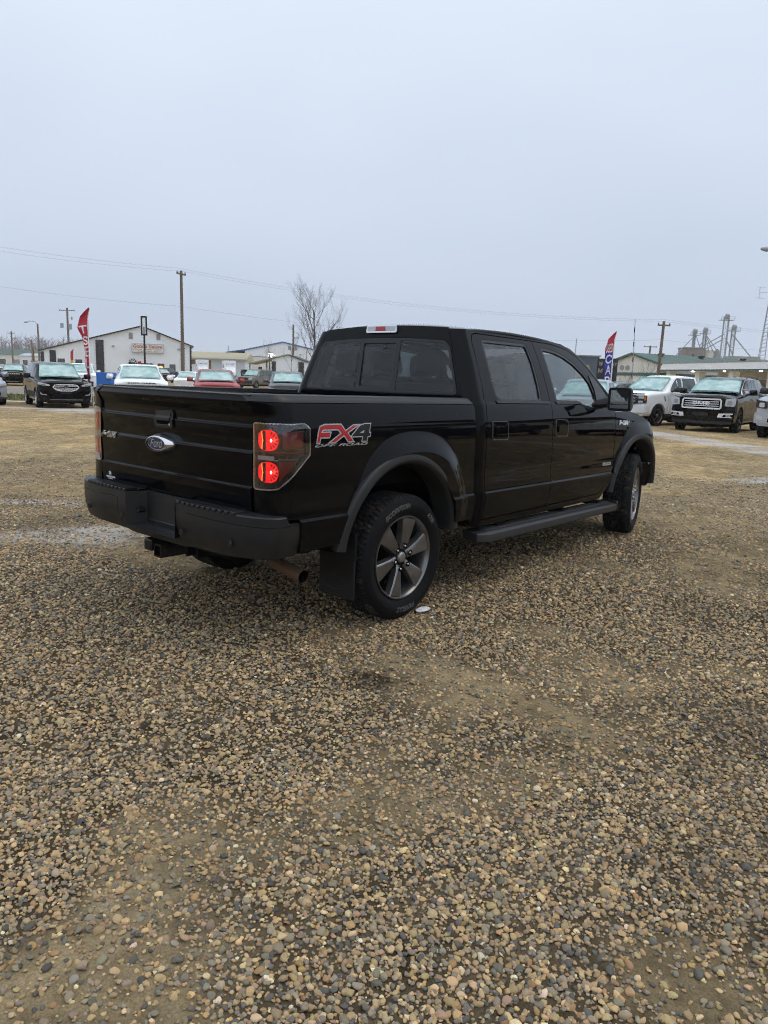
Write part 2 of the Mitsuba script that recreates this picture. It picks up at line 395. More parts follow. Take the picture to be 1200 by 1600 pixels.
def screen(u, v):
    """The windscreen: u across, v from the cowl (0) to the roof (1)."""
    u, v = np.asarray(u, float), np.asarray(v, float)
    w = 0.80-0.16*v
    k = np.abs(u)**2.2
    return np.stack([3.27-0.80*v-0.14*k*(1-0.25*v), -u*w, 1.315+0.575*v+0.035*np.sin(np.pi*v)-0.02*k*v], 1)
def hood(x, y):
    x, y = np.asarray(x, float), np.asarray(y, float)
    zc = 1.364-0.02*np.clip(x-3.0, 0, None)-0.35*np.clip(x-3.42, 0, None)**1.7
    return np.stack([x+0*y, y+0*x, zc-0.055*np.abs(y/0.87)**3+0.012*np.exp(-((np.abs(y)-0.55)/0.12)**2)], 1)

RAKE = math.radians(1.2549)
TO_BODY = (lambda c, s: np.array([[c, 0, s], [0, 1, 0], [-s, 0, c]]))(math.cos(RAKE), math.sin(RAKE))
def body_to_world(m):
    return m.map(TILT @ TO_BODY, TILT @ (np.array([0, 0, .4])-TO_BODY @ np.array([0, 0, .4])))
# ------------------------------------------------------------------ the gravel lot
def ground_z(x, y):
    n = TILT[:, 2]
    r = np.hypot(x-1.0, y)
    k = np.clip((r-9)/22, 0, 1); k = 1-k*k*(3-2*k)
    far = np.hypot(x, y)
    swell = 0.020*(meshkit.fbm(np.stack([x*.55, y*.55, 0*x+3], -1), 3, 5)-.5)*np.clip((np.hypot(x-1.8, y)-2.2)/2, 0, 1)
    return -(n[0]*x+n[1]*y)/n[2]*k-0.06*(1-k)+swell*np.clip((60-far)/30, 0, 1)
FWD, RGT = np.array([math.cos(.7075), math.sin(.7075)]), np.array([math.sin(.7075), -math.cos(.7075)])
def lot(d, r):
    """Ground point d metres up the street and r metres to its right, seen from where the photographer stood."""
    p = EYE[:2]+FWD*d+RGT*r
    return np.array([p[0], p[1], float(ground_z(p[0], p[1]))])
def lot_frame(d, r, turn):
    """Rotation about z: turn 0 faces back down the street, towards the photographer."""
    return rotz(.7075+math.pi+math.radians(turn)), lot(d, r)

def packed(x, y):
    """Where the fines are packed and few stones lie loose, for the ground's colour and for the pebbles alike."""
    return fbm(x*0.9, y*0.9, 2.0, 3)
def packed_np(x, y):
    return sum(0.5**(o+1)*meshkit.noise(np.stack([x*0.9*2**o, y*0.9*2**o, 0*x+2.0*2**o+17*o], -1)+1000000) for o in range(3))/(1-0.5**3)
def gravel_colour(p, n, uv):
    """Small stones as cells of sand, grey, brown and slate colours over fines; packed sandy tracks and pale frosted scrapes."""
    dx, dy = p.x-float(EYE[0]), p.y-float(EYE[1])
    d = dr.sqrt(dx*dx+dy*dy)
    w1, w2, r1 = voronoi(p.x*42, p.y*42)
    q1, q2, r2 = voronoi(p.x*85+31, p.y*85)
    def stone(r):
        c = mix((0.37, 0.285, 0.165), (0.25, 0.213, 0.158), smoothstep(0.25, 0.35, r))
        c = mix(c, (0.135, 0.125, 0.108), smoothstep(0.55, 0.62, r))
        c = mix(c, (0.30, 0.215, 0.115), smoothstep(0.72, 0.76, r))
        return mix(c, (0.50, 0.42, 0.28), smoothstep(0.90, 0.93, r))
    c = mix(stone(r1), stone(r2), smoothstep(0.35, 0.65, noise(p.x*9, p.y*9)))
    fines = mix((0.27, 0.205, 0.118), (0.37, 0.290, 0.175), fbm(p.x*2.1, p.y*2.1, 1.0, 3))
    joint = smoothstep(0.10, 0.02, w2-w1)
    c = c*(1-0.45*joint)
    k = packed(p.x, p.y)
    u = dx*float(FWD[0])+dy*float(FWD[1]); v = dx*float(RGT[0])+dy*float(RGT[1])
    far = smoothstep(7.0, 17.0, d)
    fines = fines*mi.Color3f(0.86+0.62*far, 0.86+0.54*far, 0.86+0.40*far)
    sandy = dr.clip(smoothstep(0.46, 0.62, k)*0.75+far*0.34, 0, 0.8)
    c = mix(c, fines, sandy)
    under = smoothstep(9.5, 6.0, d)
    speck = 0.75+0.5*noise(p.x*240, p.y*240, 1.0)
    c = mix(c, mix((0.085*speck, 0.066*speck, 0.042*speck), fines*speck*0.85, smoothstep(0.56, 0.70, k)), under)  # crevice shade between the pebbles is painted into the near ground colour
    # patches of coarser and finer stone, which still show where single stones no longer do
    grit = (noise(p.x*19, p.y*19, 2.0)-0.5)*0.55+(noise(p.x*7.3+5, p.y*7.3, 3.0)-0.5)*0.40+(fbm(p.x*1.9, p.y*1.9+8, 3.0, 3)-0.5)*0.45
    c = c*(1+grit)
    # wheel tracks worn across the lot
    tr = dr.abs(dr.sin((u*0.55+v*0.10)+1.6*noise(v*0.12, 3.0)))
    c = c*(1+0.16*smoothstep(0.6, 0.95, tr)*far*noise(v*0.3, u*0.3, 1.0))
    damp = smoothstep(0.55, 0.75, fbm(p.x*0.9+20, p.y*0.9+7, 0.5, 4))*(1-0.75*far)
    c = c*(1-0.32*damp)
    # two oily drips beside the pickup
    for (ox, oy, rr) in ((-0.84, -1.45, 0.16), ):
        e = dr.sqrt(dr.square(p.x-ox)+dr.square(p.y-oy))+0.09*(fbm(p.x*14, p.y*14, 9.0, 3)-0.5)*2
        c = c*(1-0.62*smoothstep(rr, rr*0.35, e))
    # frost left in hollows
    fr = smoothstep(0.46, 0.58, fbm(u*1.1+3, v*0.45, 4.0, 4))
    left = smoothstep(0.22, 0.08, dr.abs(u-8.15))*smoothstep(0.9, 0.5, dr.abs(v+3.6))*1.6+smoothstep(0.9, 0.3, dr.abs(u-6.75))*smoothstep(1.0, 0.4, dr.abs(v+3.0))
    right = smoothstep(1.0, 0.35, dr.abs(v-8.4+0.14*(u-19)))*smoothstep(13.0, 15.0, u)*smoothstep(27.0, 23.0, u)
    band = smoothstep(0.65, 0.2, dr.abs(u-11.6+0.12*(v-5)))*smoothstep(3.9, 4.5, v)*0.75
    rim = smoothstep(2.2, 1.2, dr.abs(u-26.5))*smoothstep(-7.0, -9.0, v)
    frost = dr.clip(fr*(left*0.6+right*1.1+rim*0.9+band)+0.38*right+0.06*left, 0, 0.85)
    return mix(c, (0.54, 0.53, 0.52), frost*smoothstep(0.2, 0.6, noise(p.x*11, p.y*11, 6.0)+0.25))
def gravel_bump(p, n, uv):
    w1, w2, r1 = voronoi(p.x*42, p.y*42)
    q1, q2, r2 = voronoi(p.x*85+31, p.y*85)
    return 0.010*(1-w1)*(0.4+0.6*r1)+0.004*(1-q1)
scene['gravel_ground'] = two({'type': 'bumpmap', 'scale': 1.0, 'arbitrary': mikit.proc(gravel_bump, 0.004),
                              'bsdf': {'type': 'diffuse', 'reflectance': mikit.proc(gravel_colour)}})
rr = np.r_[0, np.geomspace(.25, 14, 110), np.geomspace(14.8, 1600, 60)]
tt = np.linspace(0, 2*np.pi, 193)[:-1]
RR, TT = np.meshgrid(rr[1:], tt, indexing='ij')
gx, gy = 1.0+RR*np.cos(TT), RR*np.sin(TT)
gz = ground_z(gx, gy)
V = np.vstack([[[1.0, 0, float(ground_z(np.array(1.0), np.array(0.0)))]], np.stack([gx, gy, gz], -1).reshape(-1, 3)])
n_ = len(tt); i, j = np.meshgrid(np.arange(len(rr)-2), np.arange(n_), indexing='ij'); k = (j+1) % n_
F = np.stack([1+i*n_+j, 1+(i+1)*n_+j, 1+(i+1)*n_+k, 1+i*n_+k], -1).reshape(-1, 4)
F = np.vstack([F[:, [0, 1, 2]], F[:, [0, 2, 3]], np.stack([np.zeros(n_, int), 1+np.arange(n_), 1+(np.arange(n_)+1) % n_], 1)])
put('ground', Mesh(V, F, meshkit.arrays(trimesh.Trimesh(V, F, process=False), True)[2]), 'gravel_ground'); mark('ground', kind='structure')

def pebbles():
    """The loose stones of the lot near the photographer: real pebbles, thinning out to the printed colour of the ground further off."""
    g = np.random.default_rng(11)
    def variants(level, n):
        out = []
        for _ in range(n):
            m = trimesh.creation.icosphere(level, 1.0)
            v = np.array(m.vertices)
            for _ in range(8):                              # knock flats onto the pebble
                d = g.normal(size=3); d /= np.linalg.norm(d); h = g.uniform(.52, .88)
                s = v @ d; v = v-np.maximum(s-h, 0)[:, None]*d*.9
            v *= 1+.10*(meshkit.noise(v*1.4+g.uniform(0, 50))-.5)[:, None]
            v *= [1, g.uniform(.62, .95), g.uniform(.42, .66)]
            f = np.array(m.faces); f = f[v[f].mean(1)[:, 2] > -.16]
            use = np.unique(f); back = np.zeros(len(v), int); back[use] = np.arange(len(use))
            v, f = v[use], back[f]
            nn = meshkit.arrays(trimesh.Trimesh(v, f, process=False), True)[2]
            out.append((v, f, nn))
        return out
    near, far = variants(1, 10), variants(0, 12)
    cols = np.array([1.43, 1.27, 1.01])*np.array([(.330, .262, .165), (.270, .215, .140), (.205, .185, .155), (.155, .150, .140), (.090, .092, .093), (.070, .074, .080), (.235, .165, .100), (.430, .365, .255), (.255, .195, .160), (.310, .225, .125), (.50, .47, .42)])
    pc = np.array([.17, .17, .16, .13, .09, .05, .09, .05, .05, .03, .01]); pc /= pc.sum()
    V, F, N, C, at = [], [], [], [], 0
    for d0, d1, dens, mean, var in ((1.0, 1.8, 5600, .0084, near), (1.8, 2.7, 6000, .0083, far), (1.0, 2.7, 3000, .0054, far), (2.7, 4.4, 5000, .0085, far), (4.4, 6.2, 3600, .0090, far), (6.2, 8.6, 2000, .0100, far), (8.6, 12, 600, .0115, far)):
        wmax = .60*d1+.35
        N_ = int(dens*(d1-d0)*2*wmax)
        d, r = g.uniform(d0, d1, N_), g.uniform(-wmax, wmax, N_)
        ok = np.abs(r) < .60*d+.35
        P = EYE[:2]+FWD*d[:, None]+RGT*r[:, None]
        # fewer loose stones where the fines are packed; none under a tyre or the pickup's middle
        k = packed_np(P[:, 0], P[:, 1])
        ok &= g.uniform(size=N_) < np.clip(1.10-.75*np.clip((k-.57)/.13, 0, 1), .35, 1)
        if d0 >= 8.6: ok &= g.uniform(size=N_) < 1-(d-8.6)/4.6
        P = P[ok]; n = len(P)
        size = mean*np.exp(g.normal(0, .34, n)); size = np.clip(size, mean*.45, mean*2.3)
        z = ground_z(P[:, 0], P[:, 1])+size*g.uniform(-.05, .42, n)
        a, tx, ty = g.uniform(0, 2*np.pi, n), g.normal(0, .28, n), g.normal(0, .28, n)
        col = cols[g.choice(len(cols), n, p=pc)]*np.exp(g.normal(0, .16, n))[:, None]*np.exp(g.normal(0, .035, (n, 3)))
        for (ox, oy, rad) in ((-.84, -1.45, .19), ):
            e = np.hypot(P[:, 0]-ox, P[:, 1]-oy)+.05*g.normal(size=n); col *= (1-.62*np.clip((rad-e)/(rad*.6), 0, 1))[:, None]
        damp = np.clip((meshkit.fbm(np.stack([P[:, 0]*.9+20, P[:, 1]*.9+7, 0*size+.5], -1), 4, 2)-.52)/.15, 0, 1); col *= (1-.35*damp)[:, None]
        which = g.integers(0, len(var), n)
        ca, sa = np.cos(a), np.sin(a)
        for w, (v, f, nn) in enumerate(var):
            s = np.nonzero(which == w)[0]
            if not len(s): continue
            Rz = np.zeros((len(s), 3, 3)); Rz[:, 0, 0] = ca[s]; Rz[:, 0, 1] = -sa[s]; Rz[:, 1, 0] = sa[s]; Rz[:, 1, 1] = ca[s]; Rz[:, 2, 2] = 1
            Rt = np.zeros((len(s), 3, 3)); Rt[:, 0, 0] = 1; Rt[:, 1, 1] = 1; Rt[:, 2, 2] = 1; Rt[:, 0, 2] = tx[s]; Rt[:, 2, 0] = -tx[s]; Rt[:, 1, 2] = ty[s]; Rt[:, 2, 1] = -ty[s]
            R = Rt @ Rz
            vv = np.einsum('kij,nj->kni', R, v)*size[s][:, None, None]+np.c_[P[s], z[s]][:, None]
            V.append(vv.reshape(-1, 3)); N.append(np.einsum('kij,nj->kni', R, nn).reshape(-1, 3))
            F.append((f[None]+(np.arange(len(s))*len(v))[:, None, None]+at).reshape(-1, 3)); at += len(s)*len(v)
            C.append(np.repeat(col[s], len(v), 0))
    N = np.vstack(N); N /= np.linalg.norm(N, axis=1, keepdims=True)
    global PEBBLE_TRIANGLES
    PEBBLE_TRIANGLES = sum(map(len, F))
    return Mesh(np.vstack(V), np.vstack(F), N), np.clip(np.vstack(C), 0, .8)
scene['pebble'] = two({'type': 'principled', 'base_color': {'type': 'mesh_attribute', 'name': 'vertex_color'}, 'roughness': 0.62, 'specular': 0.35})
pm, pcol = pebbles()
put('gravel', pm, 'pebble', color=pcol)
labels['gravel'] = {'label': 'loose mixed brown and grey gravel stones covering the lot', 'category': 'gravel', 'kind': 'stuff'}
# ------------------------------------------------------------------ the pickup
truck = thing('pickup_truck', 'black crew cab pickup seen from behind with glowing brake lights and off road decal', 'pickup truck')
def tp(name, m, bsdf, label=None, kind=None, parent=truck, **more):
    return part(parent, name, body_to_world(m), bsdf, label, kind, **more)
def both(m):
    return [m, m.flip_y()]

def arch(cx, cz, a, b, n=64, a0=-0.25, a1=math.pi+0.25):
    t = np.linspace(a0, a1, n)
    return np.stack([cx+a*np.cos(t), cz+b*np.sin(t)], 1)
ARCH_R, ARCH_F = (-0.048, 0.475, 0.530, 0.548), (3.585, 0.500, 0.545, 0.555)

# bed
door_r_seam = [(.905, 1.80), (.900, 1.70), (.885, 1.55), (.870, 1.42), (.849, 1.31), (.845, 1.10), (.840, .75), (.835, .552)]
b_seam = [(1.79, 1.862), (1.810, 1.727), (1.823, 1.58), (1.823, 1.43), (1.807, 1.33), (1.812, 1.13), (1.818, 1.02), (1.811, .767), (1.768, .561)]
bed_poly = Polygon([(U_SEAM+.005, .772), (-1.1, .765), (-.93, .762), (-.922, .575), (-.5, .588), (.690, .575), (.704, .60), (.704, 1.340), (.690, 1.3625), (U_SEAM+.005, 1.3625)])
bed_poly = bed_poly.difference(Polygon(arch(*ARCH_R, a0=-0.6, a1=math.pi+0.6)))
bed_poly = max(polys(bed_poly.difference(sbox(-.6, .3, .5, .5))), key=lambda g: g.area)
lamp_poly = rounded([(U_SEAM+.004, 1.258), (-.885, 1.260), (-.850, 1.236), (-.850, 1.094), (-1.045, .921), (-1.10, .911), (U_SEAM+.004, .909)], .022)
lamp_poly = lamp_poly.intersection(sbox(U_SEAM+.006, .8, -.8, 1.4))
bed_side = patch(bed_poly.difference(lamp_poly.buffer(.003)), bedside, (.016, .008), depth=.02)
for m in both(bed_side): tp('bed_side', m, 'black_paint')
for s, m in zip((1, -1), both(patch(sbox(U_SEAM+.004, 1.3665, .700, 1.392).buffer(-.004).buffer(.004), lambda u, z: bedside(u, np.minimum(z, 1.395))+np.stack([0*u, .004+np.clip((z-1.366)/.03, 0, 1)**2*.014, 0*u], 1), .03, depth=.02))):
    tp('bed_rail_face', m, 'black_plastic')
u = np.linspace(U_SEAM+.004, .70, 80)
def rail_top(u):
    a = bedside(u, np.full(len(u), 1.391)); a[:, 1] += .018
    prof = [(0, 0), (.004, .008), (.014, .0135), (.05, .015), (.075, .012), (.08, -.02)]
    t = np.gradient(a, axis=0); t /= np.linalg.norm(t, axis=1, keepdims=True); inn = np.stack([-t[:, 1], t[:, 0], 0*u], 1)
    g = np.stack([a+inn*d+np.array([0, 0, h]) for d, h in prof], 1); P = len(prof)
    i, j = np.meshgrid(np.arange(len(u)-1), np.arange(P-1), indexing='ij')
    q = np.stack([i*P+j, (i+1)*P+j, (i+1)*P+j+1, i*P+j+1], -1).reshape(-1, 4)
    return from_tm((g.reshape(-1, 3), q), 50)
for m in both(rail_top(u)): tp('bed_rail_cap', m, 'black_plastic')
bed_in = [bx(-1.02, .69, -.70, .70, .84, .86), bx(.655, .69, -.82, .82, .84, 1.37)]
for s in (1, -1): bed_in += [bx(-1.02, .69, s*.72, s*.74, .84, 1.38), bx(-.45, .42, s*.53, s*.73, .86, 1.08)]
tp('bed_floor', join(bed_in), 'under_black')
tp('bed_front_panel', join([bx(.690, .700, -.90, .90, .62, 1.36)]), 'under_black')

# tailgate
gate_poly = sbox(-.766, .772, .766, 1.386).buffer(-.004).buffer(.004)
bow = affinity.scale(Point(0, 0).buffer(1, 24), .018, .165)
tp('tailgate', patch(gate_poly, gate, (.06, .004), depth=.03, flip=True), 'black_paint')
cap = []
for y0, y1, z1 in ((-.766, .18, 1.402), (.184, .766, 1.402)):
    n = 24
    y = np.linspace(y0, y1, n); a = gate(y, np.full(n, 1.386)); prof = [(0, 0), (-.002, .010), (.010, .0165), (.05, .018), (.075, .014), (.08, -.03)]
    g = np.stack([a+np.array([d, 0, h]) for d, h in prof], 1); P = len(prof)
    i, j = np.meshgrid(np.arange(n-1), np.arange(P-1), indexing='ij')
    cap.append(from_tm((g.reshape(-1, 3), np.stack([i*P+j, (i+1)*P+j, (i+1)*P+j+1, i*P+j+1], -1).reshape(-1, 4)[:, ::-1]), 50))
    cap.append(join([bar(a[k]+[.016, 0, .0175], a[k]+[.055, 0, .019], .006) for k in range(1, n-1)]) if y0 > 0 else join([bar(a[k]+[.016, 0, .0175], a[k]+[.055, 0, .019], .006) for k in range(2, n-6)]))
tp('tailgate_cap', join(cap), 'black_plastic')
tp('tailgate_inner', bx(-1.045, -1.02, -.75, .75, .80, 1.385), 'under_black')
hp = rounded([(-.084, 1.180), (.107, 1.176), (.102, 1.262), (.094, 1.274), (-.079, 1.282)], .02)
th = tp('tailgate_handle', patch(hp.difference(rounded([(-.06, 1.195), (.083, 1.192), (.083, 1.235), (-.06, 1.24)], .01)), gate, .012, depth=.012, bevel=.006, flip=True, proud=.012), 'black_plastic')
tp('lever', patch(rounded([(-.058, 1.222), (.082, 1.219), (.080, 1.262), (-.060, 1.268)], .008), gate, .012, depth=.012, flip=True, proud=.016), 'black_plastic', parent=th)
tp('recess', patch(rounded([(-.06, 1.19), (.083, 1.188), (.083, 1.24), (-.06, 1.245)], .006), gate, .02, flip=True, proud=.003), 'gap_black', parent=th)
tp('lock', lathe([(0, -.004), (.007, -.004), (.008, 0)], 12, axis='y').map(rotz(-math.pi/2), gate(np.array([-.052]), np.array([1.199]))[0]+[-.008, 0, 0]), 'chrome', parent=th)
def oval(cy, cz, a, b, r=1.0):
    t = np.linspace(0, 2*np.pi, 64, endpoint=False)
    return Polygon(np.stack([cy+a*np.cos(t)*r, cz+b*np.sin(t)*r], 1))
BY, BZ = .032, 1.083
def dome(rows, n=64):
    t = np.linspace(0, 2*np.pi, n, endpoint=False)
    g = np.stack([np.stack([np.full(n, X_GATE-.022-d), BY+a*np.cos(t), BZ+b*np.sin(t)], 1) for d, a, b in rows])
    i, j = np.meshgrid(np.arange(len(rows)-1), np.arange(n), indexing='ij'); k = (j+1) % n
    return from_tm((g.reshape(-1, 3), np.stack([i*n+j, i*n+k, (i+1)*n+k, (i+1)*n+j], -1).reshape(-1, 4)[:, ::-1]), 50)
em = tp('tailgate_emblem', dome([(-.02, .128, .061), (.004, .128, .061), (.012, .126, .0595), (.030, .118, .054), (.044, .109, .048), (.050, .103, .0435), (.0505, .098, .040)]), 'chrome')
emf = lambda y, z: gate(y, 0*z+1.05)+np.stack([-.0465+0*y, 0*y, z-1.05], 1)
tp('face', patch(oval(BY, BZ, .098, .0405), emf, .02, depth=.002, bevel=.001, flip=True), 'badge_blue', parent=em)
script = text_fit('Ford', BY-.062, BZ-.021, .124, .046, shear=.28)
script = affinity.scale(script, -1, 1, origin=(BY, BZ))
ring = oval(BY, BZ, .092, .0365).difference(oval(BY, BZ, .0885, .0335))
tp('script', patch(script.union(ring), emf, .02, depth=.002, bevel=.0003, flip=True, proud=.0015), 'badge_silver', parent=em)
def gate_text(t, y0, z0, w, h, **k):                      # reads from +y to -y as seen from behind
    g = text_fit(t, 0, 0, w, h, **k)
    return affinity.affine_transform(g, [-1, 0, 0, 1, y0, z0])
g150 = gate_text('F-150', .758, 1.076, .185, .034, bold=True, shear=.12)
kf = tp('nameplate', patch(g150.buffer(.005).buffer(-.002), gate, .02, depth=.006, flip=True, proud=.008), 'chrome')
tp('letter', patch(g150.buffer(-.0022), gate, .02, depth=.002, bevel=.0003, flip=True, proud=.0092), 'dark_trim', parent=kf, kind='stuff')
# the dealer's little white sticker low on the gate: a hexagon over two lines too small to read
hex_out = Polygon([(.668+.017*math.sin(a), .838+.014*math.cos(a)) for a in np.arange(6)*math.pi/3])
st = [hex_out.difference(hex_out.buffer(-.0035)), LineString([(.678, .844), (.661, .841), (.675, .835), (.658, .832)]).buffer(.0018)]
st += [sbox(.720-i*.0125-.0095, .808, .720-i*.0125, .820) for i in range(9)]+[sbox(.702-i*.010-.0075, .798, .702-i*.010, .8045) for i in range(6)]
tp('sticker', patch(unary_union(st), gate, .03, depth=.001, bevel=.0002, flip=True, proud=.0012), 'badge_white', kind='stuff')

# tail lamps: chrome rim, smoked inside, glowing bowls, clear cover
mat('lamp_glow', (0.5, 0.01, 0.012), 0.3)
def tail_lamp(flip):
    dim = .12 if flip else 1.0                             # the far lamp's glow is turned down to imitate its lens angle
    fl = (lambda m: m.flip_y()) if flip else (lambda m: m)
    tl = numbered(truck+'__tail_lamp')
    def lp(name, m, bsdf, **k):
        return part(tl, name, body_to_world(fl(m)), bsdf, **k)
    put(tl, body_to_world(fl(patch(lamp_poly.difference(lamp_poly.buffer(-.004)), bedside, .02, depth=.03, proud=.003))), 'chrome')
    inner = lamp_poly.buffer(-.0036)
    lp('housing', patch(inner, lambda u, z: bedside(u, z)+np.stack([.035+0*u, .035+0*u, 0*u], 1), .03, edge=False), 'lens_smoke')
    low = lambda d: (lambda u, z: bedside(u, z)+np.stack([d*np.clip((XC-u)/.15, 0, 1), d*np.clip(1.4-(XC-u)/.15, 0, 1), 0*u], 1))
    for z0 in (1.170, 1.005):
        def bowl(u, z, z0=z0):
            r = np.clip(np.hypot((u+1.115)/.068, (z-z0)/.055), 0, 1)
            return low(.008)(u, z)+np.stack([.022*(1-r**2), .014*(1-r**2), 0*u], 1)
        g = Polygon([(-1.115+.066*math.copysign(abs(math.cos(t))**.75, math.cos(t)), z0+.0535*math.copysign(abs(math.sin(t))**.75, math.sin(t))) for t in np.linspace(0, 2*np.pi, 40, endpoint=False)])
        g = g.intersection(sbox(-1.183, 1.3, -1.0, .8))
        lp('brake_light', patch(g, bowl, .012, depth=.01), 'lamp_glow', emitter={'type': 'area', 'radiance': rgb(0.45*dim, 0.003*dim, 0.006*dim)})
        for ii in range(7):
            aa = -1.2+ii*.4
            lp('facet', patch(Polygon([(-1.112+.018*math.cos(aa), z0+.016*math.sin(aa)), (-1.112+.058*math.cos(aa-.13), z0+.047*math.sin(aa-.13)), (-1.112+.058*math.cos(aa+.10), z0+.047*math.sin(aa+.10))]), lambda u, z: bowl(u, z)-np.stack([.002+0*u, .002+0*u, 0*u], 1), .03, edge=False), 'lens_red')
        lp('pillar', patch(sbox(-1.142, z0-.05, -1.128, z0+.05), lambda u, z: low(.004)(u, z), .03, depth=.01), 'lens_smoke')
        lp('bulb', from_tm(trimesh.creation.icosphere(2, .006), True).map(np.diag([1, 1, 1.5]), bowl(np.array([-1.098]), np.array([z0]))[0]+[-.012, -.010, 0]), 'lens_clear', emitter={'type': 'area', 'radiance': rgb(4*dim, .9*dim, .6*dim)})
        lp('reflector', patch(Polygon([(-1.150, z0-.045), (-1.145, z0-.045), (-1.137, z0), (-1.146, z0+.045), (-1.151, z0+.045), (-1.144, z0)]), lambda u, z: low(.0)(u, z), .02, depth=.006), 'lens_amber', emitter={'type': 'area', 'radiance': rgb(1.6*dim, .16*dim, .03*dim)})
    lp('side_marker', patch(rounded([(-1.025, 1.130), (-.893, 1.132), (-.893, 1.214), (-1.025, 1.217)], .006), low(.012), .012, depth=.012), 'lens_red')
    lp('side_marker', patch(rounded([(-1.045, .955), (-.945, 1.055), (-.945, 1.065), (-1.045, 1.066)], .004), low(.014), .012, depth=.012), 'lens_red')
    lp('band', patch(sbox(-1.195, 1.106, -.885, 1.117), low(.010), .02, depth=.01), 'lens_red')
    lp('reverse_lamp', patch(sbox(-1.185, 1.068, -1.075, 1.090).union(sbox(-1.07, 1.066, -1.05, 1.073)), low(.008), .012, depth=.01), 'lens_clear')
    lp('divider', patch(sbox(-1.05, 1.073, -.93, 1.0775), low(.008), .02, depth=.008), 'dull_metal')
    lp('lens', patch(inner.buffer(.002), bedside, .02, edge=False, proud=.003), 'smoke_pane')
def lamp_light(p, n, uv):
    k = noise(p.x*260, p.y*260, p.z*170)
    return mi.Color3f(1.0, 0.012, 0.02)*(0.35+1.9*k*k)
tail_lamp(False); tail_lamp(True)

# decal on the bed sides: slanted letters in red and black with a silver outline, small line below
def bar2(a, b, w0, w1=None):
    return None
def q(*p): return Polygon(p)
F_ = unary_union([q((0, 0), (.068, 0), (.155, .63), (.30, .80), (.26, 1.0), (.17, .98), (.10, .80)), q((.12, .76), (.90, .76), (.99, 1.0), (.24, 1.0)), q((.10, .33), (.50, .33), (.54, .56), (.13, .56))])
F_ = Polygon([(0, 0), (.075, 0), (.11, .30), (.45, .30), (.50, .55), (.14, .55), (.18, .72), (.26, .76), (.80, .76), (.95, .50), (.52, 0), (.68, 0), (1.04, .40), (1.22, 0), (1.40, 0), (1.16, .52), (1.58, .95), (1.44, .95), (1.09, .60), (.92, 1.0), (.28, 1.0), (.12, .90), (.06, .60)])
four = Polygon([(1.36, .30), (1.84, .30), (1.80, 0), (1.98, 0), (2.02, .28), (2.12, .30), (2.13, .45), (2.06, .47), (2.14, 1.0), (1.90, 1.0), (1.70, .90)]).difference(Polygon([(1.62, .45), (1.86, .45), (1.90, .70)]))
sx = .425/2.16
def decal(g, x0=-.800, z0=1.158, sz=.091):
    return affinity.affine_transform(g, [sx, 0, 0, sz, x0, z0])
fx, f4 = decal(F_), decal(four)
off = text_fit('OFF ROAD', -.818, 1.1335, .418, .0145, bold=True, shear=.35)
for flip in (False, True):
    if flip: continue
    dk = tp('decal', patch(unary_union([fx, f4]).buffer(.0075, join_style='mitre'), bedside, .03, depth=.0006, bevel=.0002, proud=.0008), 'badge_silver', 'red and silver off road decal on bed side')
    tp('letter', patch(fx.buffer(.0005), bedside, .03, depth=.0006, bevel=.0002, proud=.0016), 'badge_red', parent=dk)
    tp('numeral', patch(f4.buffer(.0015), bedside, .03, depth=.0006, bevel=.0002, proud=.0016), 'dark_trim', parent=dk)
    tp('small_lettering', patch(off, bedside, .03, depth=.0006, bevel=.0002, proud=.0009), 'badge_silver', parent=dk)

# wheel arch mouldings and wells
def flare(A, y0=1.012):
    cx, cz, a, b = A
    prof = [(-.030, .86), (-.020, y0-.030), (-.012, y0-.010), (0, y0), (.012, y0+.003), (.040, y0-.001), (.053, y0-.008), (.059, y0-.020), (.060, y0-.05)]
    t = np.linspace(math.radians(6), math.radians(174), 72); P = len(prof)
    drop = np.clip((np.sin(t)*b+cz-.55)/.3, -.2, 1)
    g = np.stack([np.stack([cx+(a+d)*np.cos(t), -(y-.022*(1-np.clip(drop, 0, 1))+0*t)+(.10*np.clip(cx+(a+d)*np.cos(t)-3.80, 0, 1)), cz+(b+d)*np.sin(t)], 1) for d, y in prof], 1)
    i, j = np.meshgrid(np.arange(len(t)-1), np.arange(P-1), indexing='ij')
    m = from_tm((g.reshape(-1, 3), np.stack([i*P+j, (i+1)*P+j, (i+1)*P+j+1, i*P+j+1], -1).reshape(-1, 4)), 60)
    return m
plastic_grain('flare_plastic', (0.016, 0.017, 0.0185), 0.5); plastic_grain('flap_rubber', (0.006, 0.006, 0.0065), 0.6)
for A in (ARCH_R, ARCH_F):
    for m in both(flare(A)): tp('wheel_arch_flare', m, 'flare_plastic')
    cx, cz, a, b = A
    t = np.linspace(math.radians(4), math.radians(176), 40)
    g = np.stack([np.stack([cx+(a+d)*np.cos(t), y+0*t, cz+(b+d)*np.sin(t)], 1) for d, y in ((.0, -.90), (.03, -.80), (.03, -.52), (-.6, -.50))], 1)
    i, j = np.meshgrid(np.arange(39), np.arange(3), indexing='ij')
    m = from_tm((g.reshape(-1, 3), np.stack([i*4+j, (i+1)*4+j, (i+1)*4+j+1, i*4+j+1], -1).reshape(-1, 4)), 60)
    for k in both(m): tp('wheel_well', k, 'gap_black')

